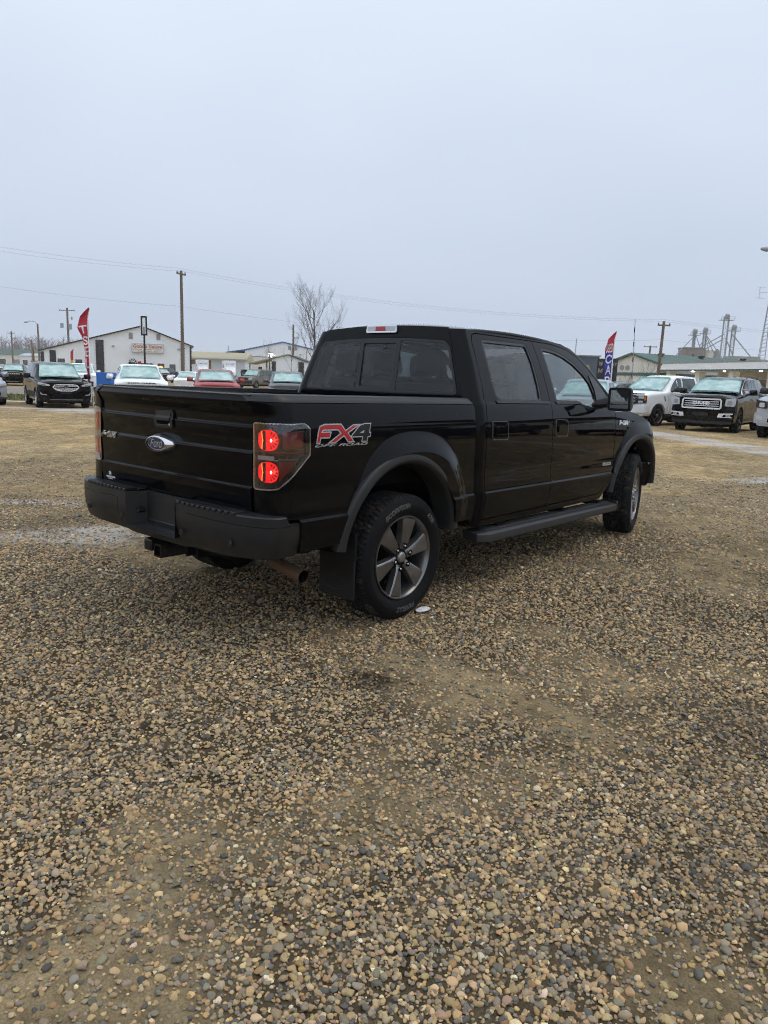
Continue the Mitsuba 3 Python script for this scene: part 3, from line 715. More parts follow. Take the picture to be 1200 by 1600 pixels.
# doors, windows
def window_trim(poly, w):
    return poly.buffer(w, join_style='round').difference(poly)
rear_win = rounded([(1.052, 1.806), (1.665, 1.812), (1.690, 1.69), (1.688, 1.53), (1.672, 1.405), (1.10, 1.403), (1.045, 1.43), (1.036, 1.53), (1.044, 1.69)], .022)
front_win = rounded([(1.930, 1.800), (2.12, 1.787), (2.28, 1.755), (2.44, 1.698), (2.57, 1.625), (2.66, 1.55), (2.70, 1.44), (2.685, 1.352), (2.47, 1.345), (2.40, 1.372), (2.32, 1.400), (1.945, 1.404), (1.945, 1.58)], .008)
rear_door = Polygon([(.985, 1.862), (.935, 1.85), *door_r_seam, *b_seam[::-1]])
front_door = Polygon([*b_seam[::-1], *[(2.11, 1.857), (2.37, 1.830), (2.54, 1.775), (2.69, 1.688), (2.86, 1.56), (3.00, 1.43), (3.022, 1.31), (3.022, 1.10), (3.02, .80), (2.985, .752), (2.90, .66), (2.73, .571)]][::-1][::-1])
front_door = Polygon([(1.79, 1.862), (2.11, 1.857), (2.37, 1.830), (2.54, 1.775), (2.69, 1.688), (2.86, 1.56), (3.00, 1.43), (3.022, 1.31), (3.022, 1.10), (3.02, .80), (2.985, .752), (2.90, .66), (2.73, .571), *b_seam[:0:-1]])
mat('trim_line', (0.24, 0.24, 0.25), 0.25, metal=0.8)
def handle_polys(x0, x1):
    return rounded([(x0, 1.249), (x1-.008, 1.243), (x1, 1.113), (x0+.005, 1.119)], .018)
for name, dp, wp, hx in (('rear_door', rear_door, rear_win, (.910, 1.125)), ('front_door', front_door, front_win, (1.852, 2.063))):
    wo = wp.buffer(.020)
    trim_full = wo
    dm = patch(dp.buffer(-.0035).difference(wo), side, (.03, .008), depth=.018)
    hpoly = handle_polys(*hx)
    trim = patch(wo.buffer(-.001).difference(wp), side, .03, depth=.02, proud=-.002)
    belt = patch(sbox(wp.bounds[0]-.03, 1.372, (wp.bounds[2]+.11) if name == 'rear_door' else 2.35, 1.392).intersection(dp.buffer(-.004)), side, .03, depth=.01, proud=.008, bevel=.004)
    glass = patch(wp.buffer(.006), lambda u, v: side(u, v)+np.stack([0*u, .012+0*u, 0*u], 1), .04, edge=False)
    mouth = rounded([(hx[0]+.035, 1.213), (hx[1]-.05, 1.208), (hx[1]-.045, 1.234), (hx[0]+.035, 1.238)], .006)
    grip = rounded([(hx[0]+.030, 1.150), (hx[1]-.035, 1.145), (hx[1]-.040, 1.198), (hx[0]+.032, 1.203)], .012)
    for s in (1, -1):
        k = (lambda m: m) if s == 1 else (lambda m: m.flip_y())
        d = tp(name, k(dm), 'black_paint')
        tp('window_trim', k(trim), 'dark_trim', parent=d)
        tp('belt_moulding', k(belt), 'black_plastic', parent=d)
        tp('window', k(glass), 'tinted_pane' if name == 'rear_door' else 'green_pane', parent=d)
        tp('handle', k(patch(hpoly.difference(mouth), side, .015, depth=.012, proud=.007)), 'black_paint', parent=d)
        tp('handle_grip', k(patch(grip, side, .015, depth=.01, proud=.018, bevel=.006)), 'black_paint', parent=d)
        tp('handle_recess', k(patch(mouth.buffer(.004), side, .02, edge=False, proud=.002)), 'gap_black', parent=d)
        tp('handle_trim', k(patch(hpoly.buffer(.002).difference(hpoly.buffer(-.0005)), side, .02, depth=.01, proud=.008, bevel=.001)), 'trim_line', parent=d)
plug = patch(sbox(2.787, .823, 2.960, .850).buffer(-.004).buffer(.004), side, .03, depth=.004, proud=.004)
bd = tp('door_badge', plug, 'badge_silver', 'small silver badge low on the front door')
tp('lettering', patch(text_fit('ECOBOOST', 2.800, .830, .147, .013, bold=True), side, .03, depth=.001, bevel=.0002, proud=.005), 'dark_trim', parent=bd)

# cab shell: rear posts, sills, roof rails
shell = Polygon([(XCAB-_ks[-1], .60), (XCAB-_ks[-1], 1.885), (2.30, 1.872), (2.42, 1.842), (2.56, 1.788), (2.72, 1.695), (2.72, 1.67), (2.4, 1.5), (2.0, 1.3), (2.7, .585), (2.95, .76), (3.0, .70), (2.80, .52), (.76, .50)])
shell = shell.difference(rear_door.buffer(.0035)).difference(front_door.buffer(.0035))
for m in both(patch(max(polys(shell), key=lambda g: g.area), cab_side, .022, depth=.02)): tp('cab_side', m, 'black_paint')
inner_shell = Polygon([(.80, .62), (.84, 1.86), (2.35, 1.85), (2.95, 1.42), (2.98, .80), (2.75, .60)]).difference(rear_win.buffer(.03)).difference(front_win.buffer(.03))
for m in both(patch(inner_shell, lambda u, v: side(u, v)+np.stack([0*u, .045+0*u, 0*u], 1), .05, edge=False)): tp('door_lining', m, 'seat_cloth')
back_edge = [(float(cab_side(np.array([XCAB-_ks[-1]]), np.array([z]))[0, 1])+.0005, z) for z in np.linspace(1.02, 1.885, 20)]
top = [(y, 1.888+.03*(1-(abs(y)/.63)**2)) for y in np.linspace(-.60, .60, 15)]
backp = Polygon(back_edge+top+[(-y, z) for y, z in back_edge[::-1]])
bw = rounded([(-.772, 1.418), (-.655, 1.755), (-.60, 1.800), (-.30, 1.818), (0, 1.823), (.30, 1.818), (.60, 1.800), (.655, 1.755), (.772, 1.418), (0, 1.412)], .025)
tp('cab_back', patch(backp.difference(bw.buffer(.004)), cab_back, .025, depth=.02, flip=True), 'black_paint')
bwk = tp('rear_window', patch(bw.difference(bw.buffer(-.018)), cab_back, .02, depth=.015, flip=True, proud=.004), 'dark_trim')
slider = rounded([(-.165, 1.456), (.165, 1.456), (.165, 1.784), (-.165, 1.784)], .008)
tp('divider', patch(sbox(-.205, 1.43, .205, 1.812).difference(slider), cab_back, .03, depth=.012, flip=True, proud=.0045), 'dark_trim', parent=bwk)
for nm, g in (('pane', bw.intersection(sbox(-1, 1.4, -.205, 1.9))), ('pane', slider), ('pane', bw.intersection(sbox(.205, 1.4, 1, 1.9)))):
    tp(nm, patch(g.buffer(-.004), cab_back, .05, flip=True, edge=False, proud=.003 if g is not slider else -.006), 'tinted_pane', parent=bwk)
roof_poly = Polygon([(float(cab_back(np.array([y]), np.array([1.90]))[0, 0])-.004+.02*abs(y), y) for y in np.linspace(-.70, .70, 15)]+[(1.5, .712), (2.2, .708), (2.40, .695), (2.50, .60), (2.56, .3), (2.575, 0), (2.56, -.3), (2.50, -.60), (2.40, -.695), (2.2, -.708), (1.5, -.712)])
tp('roof', patch(roof_poly, roof, .035, depth=.02), 'black_paint')
for s in (1, -1):
    xs = np.r_[np.linspace(.905, 2.38, 30), 2.48, 2.60, 2.75, 2.95, 3.12, 3.24]
    ys = np.r_[np.full(30, .700), .702, .714, .733, .764, .800, .832]; zz = np.r_[_roof(xs[:30])-.066, 1.824, 1.772, 1.692, 1.563, 1.442, 1.352]
    rr = np.r_[np.full(30, .020), .024, .028, .032, .035, .036, .036]
    tp('roof_rail', tube(np.stack([xs, -s*ys, zz], 1), rr, 12), 'black_paint')
mast = tube([(.842, y, 1.8855+.02*(1-(y/.6)**2)) for y in np.linspace(-.59, .59, 20)], .012, 8)
tp('roof_edge', mast, 'black_paint')
lamp_lift = lambda y, z: np.stack([.800+.10*(z-1.86)+.010*(y/.16)**2-.02, y+0*z, z+0*y], 1)
bl = tp('high_brake_lamp', patch(rounded([(-.155, 1.862), (.155, 1.862), (.148, 1.918), (-.148, 1.918)], .012), lamp_lift, .02, depth=.06, flip=True), 'chrome')
tp('lens', patch(sbox(-.138, 1.874, -.05, 1.908), lamp_lift, .02, depth=.004, flip=True, proud=.003), 'lens_clear', parent=bl)
tp('lens', patch(sbox(.05, 1.874, .138, 1.908), lamp_lift, .02, depth=.004, flip=True, proud=.003), 'lens_clear', parent=bl)
tp('red_lens', patch(sbox(-.048, 1.874, .048, 1.908), lamp_lift, .02, depth=.004, flip=True, proud=.004), 'brake_red_lens', parent=bl)
mat('brake_red_lens', (0.45, 0.02, 0.03), 0.2, coat=1.0)

# front: windscreen, bonnet, wings, mirrors, nose
tp('windscreen', patch(sbox(-.97, .02, .97, .985), screen, .06, edge=False), 'clear_pane')
wing = Polygon([(3.028, 1.310), (3.42, 1.304), (3.55, 1.285), (3.68, 1.256), (3.78, 1.228), (3.86, 1.198), (3.94, 1.156), (4.0, 1.110), (4.05, 1.05), (4.08, .98), (4.10, .80), (4.10, .62), (3.03, .62), (3.028, .80)])
wing = max(polys(wing.difference(Polygon(arch(*ARCH_F, a0=-.6, a1=math.pi+.6)).union(sbox(3.2, .3, 4.0, .6)))), key=lambda g: g.area)
for m in both(patch(wing, side, (.016, .012), depth=.02)): tp('front_wing', m, 'black_paint')
plate150 = text_fit('F-150', 3.10, 1.188, .20, .040, bold=True, shear=.15)
wb = tp('wing_badge', patch(plate150.buffer(.0045), side, .03, depth=.005, proud=.006), 'chrome', 'chrome model badge on the front wing')
tp('bar', patch(text_fit('XLT', 3.315, 1.205, .07, .017, bold=True), side, .03, depth=.004, proud=.005), 'chrome', parent=wb)
hp_ = Polygon([(3.02, -.86), (3.6, -.87), (3.85, -.84), (4.02, -.74), (4.08, -.5), (4.10, 0), (4.08, .5), (4.02, .74), (3.85, .84), (3.6, .87), (3.02, .86), (3.10, .6), (3.2, 0), (3.10, -.6)])
tp('bonnet', patch(hp_, hood, .04, depth=.03), 'black_paint')
tp('cowl', join([bx(2.98, 3.26, -.80, .80, 1.24, 1.29)]), 'under_black')
nose = lambda y, z: np.stack([4.115-.16*np.abs(y/.9)**3-.10*np.clip(z-1.0, 0, 1), y+0*z, z+0*y], 1)
tp('grille', patch(rounded([(-.55, .86), (.55, .86), (.55, 1.20), (-.55, 1.20)], .04), nose, .05, depth=.05), 'chrome')
for s in (1, -1):
    hl = rounded([(s*.58, .90), (s*.82, .90), (s*.85, 1.18), (s*.58, 1.20)], .03)
    tp('headlamp', patch(hl, nose, .04, depth=.06, proud=.01), 'lens_clear')
bump_f = lambda y, z: np.stack([4.17-.13*np.abs(y/.93)**3.5-.2*np.clip(.62-z, 0, 1), y+0*z, z+0*y], 1)
tp('front_bumper', patch(rounded([(-.93, .53), (.93, .53), (.95, .80), (-.95, .80)], .03), bump_f, .05, depth=.12), 'black_paint')
for s in (1, -1): tp('bumper_trim', rbox(3.98, 4.12, s*.945-.006, s*.945+.006, .765, .785, .005), 'chrome')
def mirror(s):
    # the housing is flat towards the rear, where the glass sits
    hs = [(2.98, -1.055, 1.345, .02), (2.98, -1.215, 1.345, .022), (2.98, -1.055, 1.50, .025), (2.98, -1.205, 1.50, .03), (3.05, -1.06, 1.37, .04), (3.05, -1.17, 1.37, .05), (3.05, -1.06, 1.475, .04), (3.05, -1.16, 1.475, .05)]
    k = (lambda m: m) if s == 1 else (lambda m: m.flip_y())
    d = (-.295, 0, 0)
    mk = tp('side_mirror', k(hull(hs, 16).move(*d)), 'black_plastic')
    gl = rounded([(-1.242, 1.327), (-1.032, 1.327), (-1.032, 1.524), (-1.232, 1.524)], .025)
    tp('glass', k(patch(gl.buffer(-.019), lambda y, z: np.stack([2.9535+0*y, y+0*z, z+0*y], 1), .1, depth=.004, flip=True).move(*d)), 'mirror_glass', parent=mk)
    tp('bezel', k(patch(gl.difference(gl.buffer(-.020)), lambda y, z: np.stack([2.951+0*y, y+0*z, z+0*y], 1), .1, depth=.02, flip=True).move(*d)), 'dark_trim', parent=mk)
    tp('arm', k(hull([(2.73, -1.05, 1.39, .03), (2.70, -.90, 1.37, .035), (2.80, -.90, 1.37, .035), (2.74, -1.05, 1.43, .03)])), 'black_plastic', parent=mk)
    tp('sail', k(patch(Polygon([(2.70, 1.352), (2.92, 1.352), (2.92, 1.47), (2.76, 1.60), (2.67, 1.62), (2.715, 1.50)]), side, .04, depth=.01, proud=.006)), 'dark_trim', parent=mk)
scene['mirror_glass'] = {'type': 'conductor', 'material': 'Ag', 'specular_reflectance': rgb(.75, .8, .8)}
mirror(1); mirror(-1)

# rear bumper
BA, BB, BP = .155, .50, 2.05
_bs, _bdx, _bdy = corner_table(BA, BB, BP)
XB, HB = -1.05, .985
def bumper(u, z):
    """u is x along the bumper's end, then the distance round the corner and across the back to the middle."""
    u, z = np.asarray(u, float), np.asarray(z, float)
    s = np.maximum(XB-u, 0)
    x = np.where(u > XB, u, XB+np.interp(s, _bs, _bdx)); dy = np.where(s > _bs[-1], _bdy[-1]+s-_bs[-1], np.interp(s, _bs, _bdy))
    k = np.clip(s/_bs[-1], 0, 1)
    tuck = .02*np.clip(.70-z, 0, 1)/.1*np.clip((.70-z)/.1, 0, 1.5)
    return np.stack([x+tuck*k, -(HB-dy)+tuck*(1-k), z+0*u], 1)
U_MID = XB-_bs[-1]-(HB-_bdy[-1])
def u_at(y): return U_MID+y                       # on the flat back: u from |y|
pocket = .26
def back_x(y):
    """The bumper's rearmost x at y."""
    k = max(abs(y)-(HB-BB), 0)/BB
    return XB-BA*(1-k**BP)**(1/BP)
end = -.925
face = Polygon([(end, .560), (end, .742), (-1.00, .744), (-1.02, .775), (u_at(pocket), .775), (u_at(pocket), .572), (u_at(.0)-.001, .572), (u_at(.0)-.001, .520), (u_at(.28), .522), (u_at(.34), .533), (u_at(.7), .545), (-1.16, .556), (-1.03, .556)])
panel = rounded([(end+.003, .563), (end+.003, .732), (-1.12, .728), (-1.25, .728), (u_at(.365), .734), (u_at(.365), .541), (u_at(.7), .549), (-1.16, .560), (-1.03, .560)], .008)
bk = truck+'__rear_bumper'
fm = patch(face.difference(panel.buffer(.002)), bumper, .02, depth=.03)
put(bk, body_to_world(join([fm, fm.flip_y()])), 'black_plastic')
for m in both(patch(panel, bumper, .025, depth=.02, proud=.001, bevel=.004)): tp('lower_panel', m, 'black_plastic', parent=bk)
def pad(s):
    out = []
    u = np.r_[np.linspace(-1.02, XB, 4), np.linspace(XB-.005, XB-_bs[-1], 24), np.linspace(XB-_bs[-1]-.02, u_at(pocket), 20)]
    e = bumper(u, np.full(len(u), .775))
    inn = e.copy(); inn[:, 0] = np.maximum(e[:, 0], -1.02); inn[:, 1] = np.where(e[:, 0] > -1.15, e[:, 1]*.82, e[:, 1]); inn[:, 0] = -1.02
    t = np.gradient(e, axis=0); t /= np.linalg.norm(t, axis=1, keepdims=True); nrm = np.stack([t[:, 1], -t[:, 0], 0*u], 1)
    if nrm[-1, 0] < 0: nrm = -nrm
    rows = [e, e+nrm*.004+[0, 0, .006], e+nrm*.012+[0, 0, .009], inn+[0, 0, .009]]
    g = np.stack(rows, 1); i, j = np.meshgrid(np.arange(len(u)-1), np.arange(3), indexing='ij')
    m = from_tm((g.reshape(-1, 3), np.stack([i*4+j, i*4+j+1, (i+1)*4+j+1, (i+1)*4+j], -1).reshape(-1, 4)), 50)
    return m if s == 1 else m.flip_y()
for s in (1, -1):
    tp('step_pad', pad(s), 'black_plastic', parent=bk)
    for k in range(11):                                   # the pad's grip ribs, running fore and aft over its rear edge
        y = .285+k*.046
        e = [back_x(y)]
        tp('rib', join([rbox(e[0]-.004, e[0]+.085, s*(-y)-.016, s*(-y)+.016, .774, .796, .005, 6)]), 'black_plastic', parent=bk)
pk = []
yb = .205
def quad(a, b, c, d):
    return Mesh([a, b, c, d], [[0, 1, 2], [0, 2, 3]])
xf, xb_ = -1.209, -1.095
pk.append(quad((xf, .26, .572), (xb_, yb, .585), (xb_, yb, .78), (xf, .26, .78)))
pk.append(quad((xf, -.26, .572), (xb_, -yb, .585), (xb_, -yb, .78), (xf, -.26, .78)))
pk.append(bx(xb_, xb_+.02, -yb-.01, yb+.01, .57, .78))
pk.append(Mesh([(xf, .26, .572), (xf, -.26, .572), (xb_, -yb, .590), (xb_, yb, .590)], [[0, 1, 2], [0, 2, 3]]))
pk.append(rbox(xb_-.012, xb_+.01, -.19, .19, .600, .615, .005))
tp('plate_pocket', join(pk), 'black_plastic', parent=bk)
tp('plate_lamp', hull([(-1.135, .222, .672, .018), (-1.165, .195, .660, .008), (-1.12, .20, .665, .012)], 10), 'dark_trim', parent=bk)
for y, z in ((.318, .620), (-.318, .620)):
    e = [back_x(.318)]
    tp('parking_sensor', lathe([(0, .004), (.008, .004), (.0085, .001), (.012, .001), (.014, .005), (.017, .004), (.018, 0)], 20).map(rotz(-math.pi/2)@np.diag([1., -1, 1]), (e[0]-.002, y, z)), 'flare_plastic', parent=bk)
for y in (.735, -.735):
    e = [back_x(.735)-.0]
    tp('parking_sensor', lathe([(0, .004), (.008, .004), (.0085, .001), (.012, .001), (.014, .005), (.017, .004), (.018, 0)], 20).map(rotz(-math.pi/2-math.copysign(.32, -y)*.6)@np.diag([1., -1, 1]), (e[0]-.003, y, .625)), 'flare_plastic', parent=bk)
# tow hitch, exhaust, flaps, steps
hk = tp('tow_hitch', join([bx(-1.16, -.85, -.036, .036, .410, .420), bx(-1.16, -.85, -.036, .036, .480, .490), bx(-1.16, -.85, .027, .036, .412, .488), bx(-1.16, -.85, -.036, -.027, .412, .488)]), 'dark_trim')
tp('hollow', bx(-1.10, -1.098, -.030, .030, .418, .482), 'gap_black', parent=hk)
tp('crossbar', join([tube([(-.98, -.50, .50), (-.98, .25, .50)], .045, 12), bx(-1.03, -.95, -.22, -.20, .42, .54), bx(-1.06, -.95, -.16, -.14, .43, .52)]), 'under_black', parent=hk)
tp('socket', join([rbox(-1.175, -1.05, .045, .125, .438, .512, .012)]), 'dark_trim', parent=hk)
ex = tube(smooth_line([(-.2, -.45, .50), (-.58, -.46, .47), (-.735, -.56, .437), (-.772, -.70, .417), (-.785, -.87, .400)], 18), .038, 20, cap=False)
exk = tp('exhaust', ex, 'rusty_steel')
tp('bore', tube(smooth_line([(-.735, -.56, .437), (-.772, -.70, .417), (-.7848, -.866, .4004)], 10), .034, 20, cap=False), 'gap_black', parent=exk)
for m in both(rbox(-.475, -.460, -.965, -.675, .215, .60, .007)): 
    fk = tp('mud_flap', m, 'flap_rubber')
    s = 1 if m.v[:, 1].mean() < 0 else -1
    fl = lambda y, z: np.stack([-.4755+0*y, y+0*z, z+0*y], 1)
    tp('emblem', patch(oval(-.82*s, .305, .098, .044).difference(oval(-.82*s, .305, .091, .038)).union(affinity.scale(text_fit('Ford', -.82*s-.062, .282, .124, .046, shear=.28), -1, 1, origin=(-.82*s, .305))), fl, .1, depth=.002, bevel=.0004, flip=True, proud=.0015), 'black_plastic', parent=fk)
    tp('bracket', bx(-.474, -.455, (-.965 if s == 1 else .675), (-.675 if s == 1 else .965), .455, .62), 'under_black', parent=fk)
def step(s):
    k = (lambda m: m) if s == 1 else (lambda m: m.flip_y())
    m = from_tm(manifold3d.Manifold.batch_hull([manifold3d.Manifold.sphere(.012, 10).translate([x, y, z]) for x, y, z in [(.80, -.86, .455), (.78, -.985, .448), (.90, -1.000, .436), (.90, -1.005, .392), (.78, -.985, .405), (.80, -.86, .42), (3.10, -.86, .455), (3.10, -.985, .442), (3.10, -1.005, .434), (3.10, -1.005, .392), (3.10, -.86, .42)]]), 40)
    rk = tp('running_board', k(m), 'step_grey')
    for i in range(6):
        y = -.885-.016*i
        tp('tread_strip', k(rbox(.92, 3.06, y-.004, y+.004, .462-.0013*i, .471-.0015*i, .003, 6)), 'black_plastic', parent=rk)
    tp('end_cap', k(rbox(3.10, 3.135, -1.02, -.85, .376, .472, .012)), 'black_plastic', parent=rk)
    for x in (1.12, 2.15, 2.86):
        tp('bracket', k(join([bx(x, x+.10, -.93, -.62, .45, .485), bx(x+.02, x+.08, -.72, -.62, .45, .60)])), 'under_black', parent=rk)
plastic_grain('step_grey', (0.022, 0.023, 0.025), 0.40)
step(1); step(-1)
# underneath
und = [bx(-1.0, 3.9, s*.42-.04, s*.42+.04, .50, .62) for s in (1, -1)]+[bx(.75, 2.9, -.62, .62, .50, .56), tube([(0, -.72, .40), (0, .72, .40)], .045, 12), hull([(0, 0, .40, .15), (-.05, .05, .40, .13)]), tube([(.1, 0, .42), (2.0, 0, .50)], .04, 10),
       hull([(-.72, .2, .52, .10), (-.72, -.2, .52, .10), (-.95, .2, .52, .06), (-.95, -.2, .52, .06), (-.5, 0, .52, .1)]), bx(3.2, 3.9, -.4, .4, .38, .75), tube([(.2, -.55, .5), (1.4, -.5, .5)], .09, 12), bx(.75, 2.9, -.90, -.80, .50, .60), bx(.75, 2.9, .80, .90, .50, .60)]
tp('chassis', join(und), 'under_black')
# cabin
tp('cabin_floor', join([bx(.80, 3.0, -.80, .80, .60, .64), bx(2.75, 3.05, -.75, .75, .64, 1.12)]), 'seat_cloth')
def seat(x, y, w, name):
    sk = tp(name, join([hull([(x-.02, y-w/2+.06, .92, .06), (x-.02, y+w/2-.06, .92, .06), (x+.45, y-w/2+.06, .94, .05), (x+.45, y+w/2-.06, .94, .05)])]), 'seat_cloth')
    tp('backrest', hull([(x-.05, y-w/2+.07, .95, .07), (x-.05, y+w/2-.07, .95, .07), (x-.20, y-w/2+.09, 1.48, .06), (x-.20, y+w/2-.09, 1.48, .06)]), 'seat_cloth', parent=sk)
    for hy in ([y] if w < .8 else [-.42, 0, .42]):
        tp('headrest', join([hull([(x-.21, hy-.09, 1.59, .045), (x-.21, hy+.09, 1.59, .045), (x-.225, hy-.08, 1.70, .04), (x-.225, hy+.08, 1.70, .04)]), tube([(x-.2, hy-.05, 1.48), (x-.21, hy-.05, 1.58)], .008, 6), tube([(x-.2, hy+.05, 1.48), (x-.21, hy+.05, 1.58)], .008, 6)]), 'seat_cloth', parent=sk)
seat(1.10, 0, 1.34, 'rear_seat'); seat(2.02, -.38, .52, 'front_seat'); seat(2.02, .38, .52, 'front_seat')
tp('dashboard', join([hull([(2.78, -.72, 1.22, .08), (2.78, .72, 1.22, .08), (3.02, -.74, 1.27, .03), (3.02, .74, 1.27, .03), (2.8, -.7, 1.0, .05), (2.8, .7, 1.0, .05)])]), 'seat_cloth')
ang = np.linspace(0, 2*np.pi, 33)
tp('steering_wheel', join([tube([(2.62+.06*math.sin(a), .38+.18*math.cos(a), 1.24+.17*math.sin(a)) for a in ang], .016, 8, cap=False), hull([(2.64, .38, 1.22, .06), (2.72, .38, 1.20, .05)])]), 'dark_trim')
tp('inner_mirror', hull([(2.60, -.10, 1.74, .03), (2.60, .10, 1.74, .03)]), 'dark_trim')

# ------------------------------------------------------------------ wheels
def tyre_mesh(R=.404, W=.272, Rr=.262, treads=True):
    half_w = W/2
    prof = [(Rr-.004, -half_w+.040), (Rr+.006, -half_w+.028), (Rr+.03, -half_w+.012), (Rr+.062, -half_w+.002), (R-.062, -half_w), (R-.035, -half_w+.008), (R-.016, -half_w+.020)]
    side_ = lathe(prof, 96, 60); other = lathe([(r, -y) for r, y in prof], 96, 60)
    n, cols = 76*6, 27
    th = np.linspace(0, 2*np.pi, n, endpoint=False); yy = np.linspace(-half_w+.018, half_w-.018, cols)
    T_, Y_ = np.meshgrid(th, yy, indexing='ij')
    r0 = R-.018*np.clip((np.abs(Y_)-half_w+.045)/.027, 0, 1)**1.6-.002*(Y_/half_w)**2
    if treads:
        ph = T_/(2*np.pi)*76
        wob = .012*np.sin(ph*2*np.pi/2)
        groove = (np.abs(np.abs(Y_+wob*.5)-.052) < .0062) | (np.abs(Y_+wob*.9) < .0050)
        cut = (np.abs((ph+np.where(np.abs(Y_) > .052, 0.0, 0.5)+Y_*9) % 1-.5) < .085) & (np.abs(Y_) > .01)
        sipe = (np.abs((ph*1+.27+Y_*16) % 1-.5) < .04)
        r0 = r0-.0085*(groove | cut)-.0035*(sipe & ~cut & ~groove)
    v = np.stack([r0*np.cos(T_), Y_, r0*np.sin(T_)], -1).reshape(-1, 3)
    i, j = np.meshgrid(np.arange(n), np.arange(cols-1), indexing='ij'); k = (i+1) % n
    q = np.stack([i*cols+j, i*cols+j+1, k*cols+j+1, k*cols+j], -1).reshape(-1, 4)
    tread = from_tm((v, q), 30)
    return join([side_, other]), tread
TYRE, TREAD = tyre_mesh()
# alloy: y is -outwards on the right side; built with its face at y = -0.12
def spoke_mesh():
    out = []
    r = np.linspace(.052, .252, 12); w = np.interp(r, [.05, .09, .15, .252], [.024, .030, .042, .064]); off = np.interp(r, [.05, .15, .252], [-.001, .002, .006])
    y = -np.interp(r, [.05, .10, .18, .252], [.098, .108, .113, .112])
    def sec(rr, ww, oo, yy):
        return [(rr, yy+.045, oo-ww-.004), (rr, yy+.004, oo-ww), (rr, yy-.001, oo-ww+.004), (rr, yy+.002, oo+ww-.022), (rr, yy+.010, oo+ww-.004), (rr, yy+.050, oo+ww+.004)]
    g = np.array([sec(*a) for a in zip(r, w, off, y)]); P = g.shape[1]
    i, j = np.meshgrid(np.arange(len(r)-1), np.arange(P-1), indexing='ij')
    q = np.stack([i*P+j, (i+1)*P+j, (i+1)*P+j+1, i*P+j+1], -1).reshape(-1, 4)
    m = from_tm((g.reshape(-1, 3), q), 25)
    e = np.array([[(rr, yy+.0035, oo-ww-.0005), (rr, yy-.0015, oo-ww+.008)] for rr, ww, oo, yy in zip(r, w, off, y)])
    i = np.arange(len(r)-1)
    edge = from_tm((e.reshape(-1, 3), np.stack([i*2, (i+1)*2, (i+1)*2+1, i*2+1], -1)), 40)
    e2 = np.array([[(rr, yy+.0005, oo+ww-.030), (rr, yy+.0085, oo+ww-.002)] for rr, ww, oo, yy in zip(r, w, off, y)])
    edge2 = from_tm((e2.reshape(-1, 3), np.stack([i*2, (i+1)*2, (i+1)*2+1, i*2+1], -1)), 40)
    return m, edge, edge2
SPOKE, SPOKE_EDGE, SPOKE_BEVEL = spoke_mesh()
POCKET = lathe([(.017, -.1105), (.0185, -.1135), (.0155, -.1135), (.0, -.1105)], 16, 30)
RIM = lathe([(.270, -.112), (.267, -.121), (.262, -.121), (.257, -.112), (.246, -.098), (.236, -.05), (.228, .02), (.24, .10), (.255, .115)], 80, 40)
HUB = join([lathe([(0, -.088), (.06, -.088), (.082, -.080), (.088, -.05), (.10, .0)], 40, 40), lathe([(0, .03), (.235, .03)], 40, False), lathe([(.11, .0), (.17, .0), (.17, .015), (.11, .015)], 40, 30)])
CAP = lathe([(0, -.112), (.026, -.111), (.032, -.107), (.036, -.098), (.037, -.08)], 32, 50)
NUT = lathe([(0, -.108), (.006, -.107), (.0095, -.102), (.0105, -.094), (.0105, -.08)], 12, 40)
def ring_text(t, r, h, a_mid, width, outline=.0011, up=True):
    g = text_fit(t, 0, 0, width, h, bold=True, shear=.15)
    ring_ = g.buffer(.0003).difference(g.buffer(-outline))
    def f(u, v):
        a = a_mid-(u-width/2)/r if up else a_mid+(u-width/2)/r
        rr = r-h/2+v if up else r+h/2-v
        y = -.136+.012*np.clip((r-.02-rr)/.04, 0, 1)+.004*np.clip((rr-r)/.04, 0, 1)
        return np.stack([rr*np.cos(a), y-.0012, rr*np.sin(a)], 1)
    return patch(ring_, f, .02, depth=.002, bevel=.0003, flip=False, edge=False)
# seen from the right side (looking along +y) x runs to the right and z up, so letters advance clockwise
LETTERS = [ring_text('SCORPION', .334, .030, math.radians(106), .245), ring_text('ATR', .334, .030, math.radians(43), .085), ring_text('PIRELLI', .334, .030, math.radians(-88), .175)]
LETTERS = join([m for m in LETTERS])
def wheel(x, side_sign, steer, spin, flat_z=.0):
    wk = numbered(truck+'__wheel')
    k = np.eye(3) if side_sign < 0 else np.diag([1., -1., 1.])
    A = rotz(steer)@k@roty(spin)
    pos = np.array([x, side_sign*.832, .402])
    pl = lambda m, B=A: m.map(TILT@B, TILT@pos)
    for nm, m, b in (('tyre', TYRE, 'tyre_rubber'), ('tread', TREAD, 'tread_rubber'), ('rim', RIM, 'alloy_grey'), ('hub', HUB, 'under_black'), ('centre_cap', CAP, 'dull_metal')):
        part(wk, nm, pl(m), b)
    part(wk, 'lettering', pl(LETTERS), 'tyre_white', kind='stuff')
    for i in range(6):
        R = roty(-i*math.pi/3+math.radians(-15))
        part(wk, 'spoke', pl(SPOKE, A@R), 'alloy_grey')
        part(wk, 'spoke_edge', pl(SPOKE_EDGE, A@R), 'alloy_edge')
        part(wk, 'lug_pocket', pl(POCKET.move(.074, -.0005, 0), A@R), 'gap_black')
        part(wk, 'lug_nut', pl(NUT.move(.074, -.011, 0), A@roty(-i*math.pi/3+math.radians(-15))), 'chrome')
wheel(0, -1, 0, 0); wheel(3.67, -1, math.radians(14), 1.0); wheel(0, 1, 0, .4); wheel(3.67, 1, math.radians(14), 2.0)
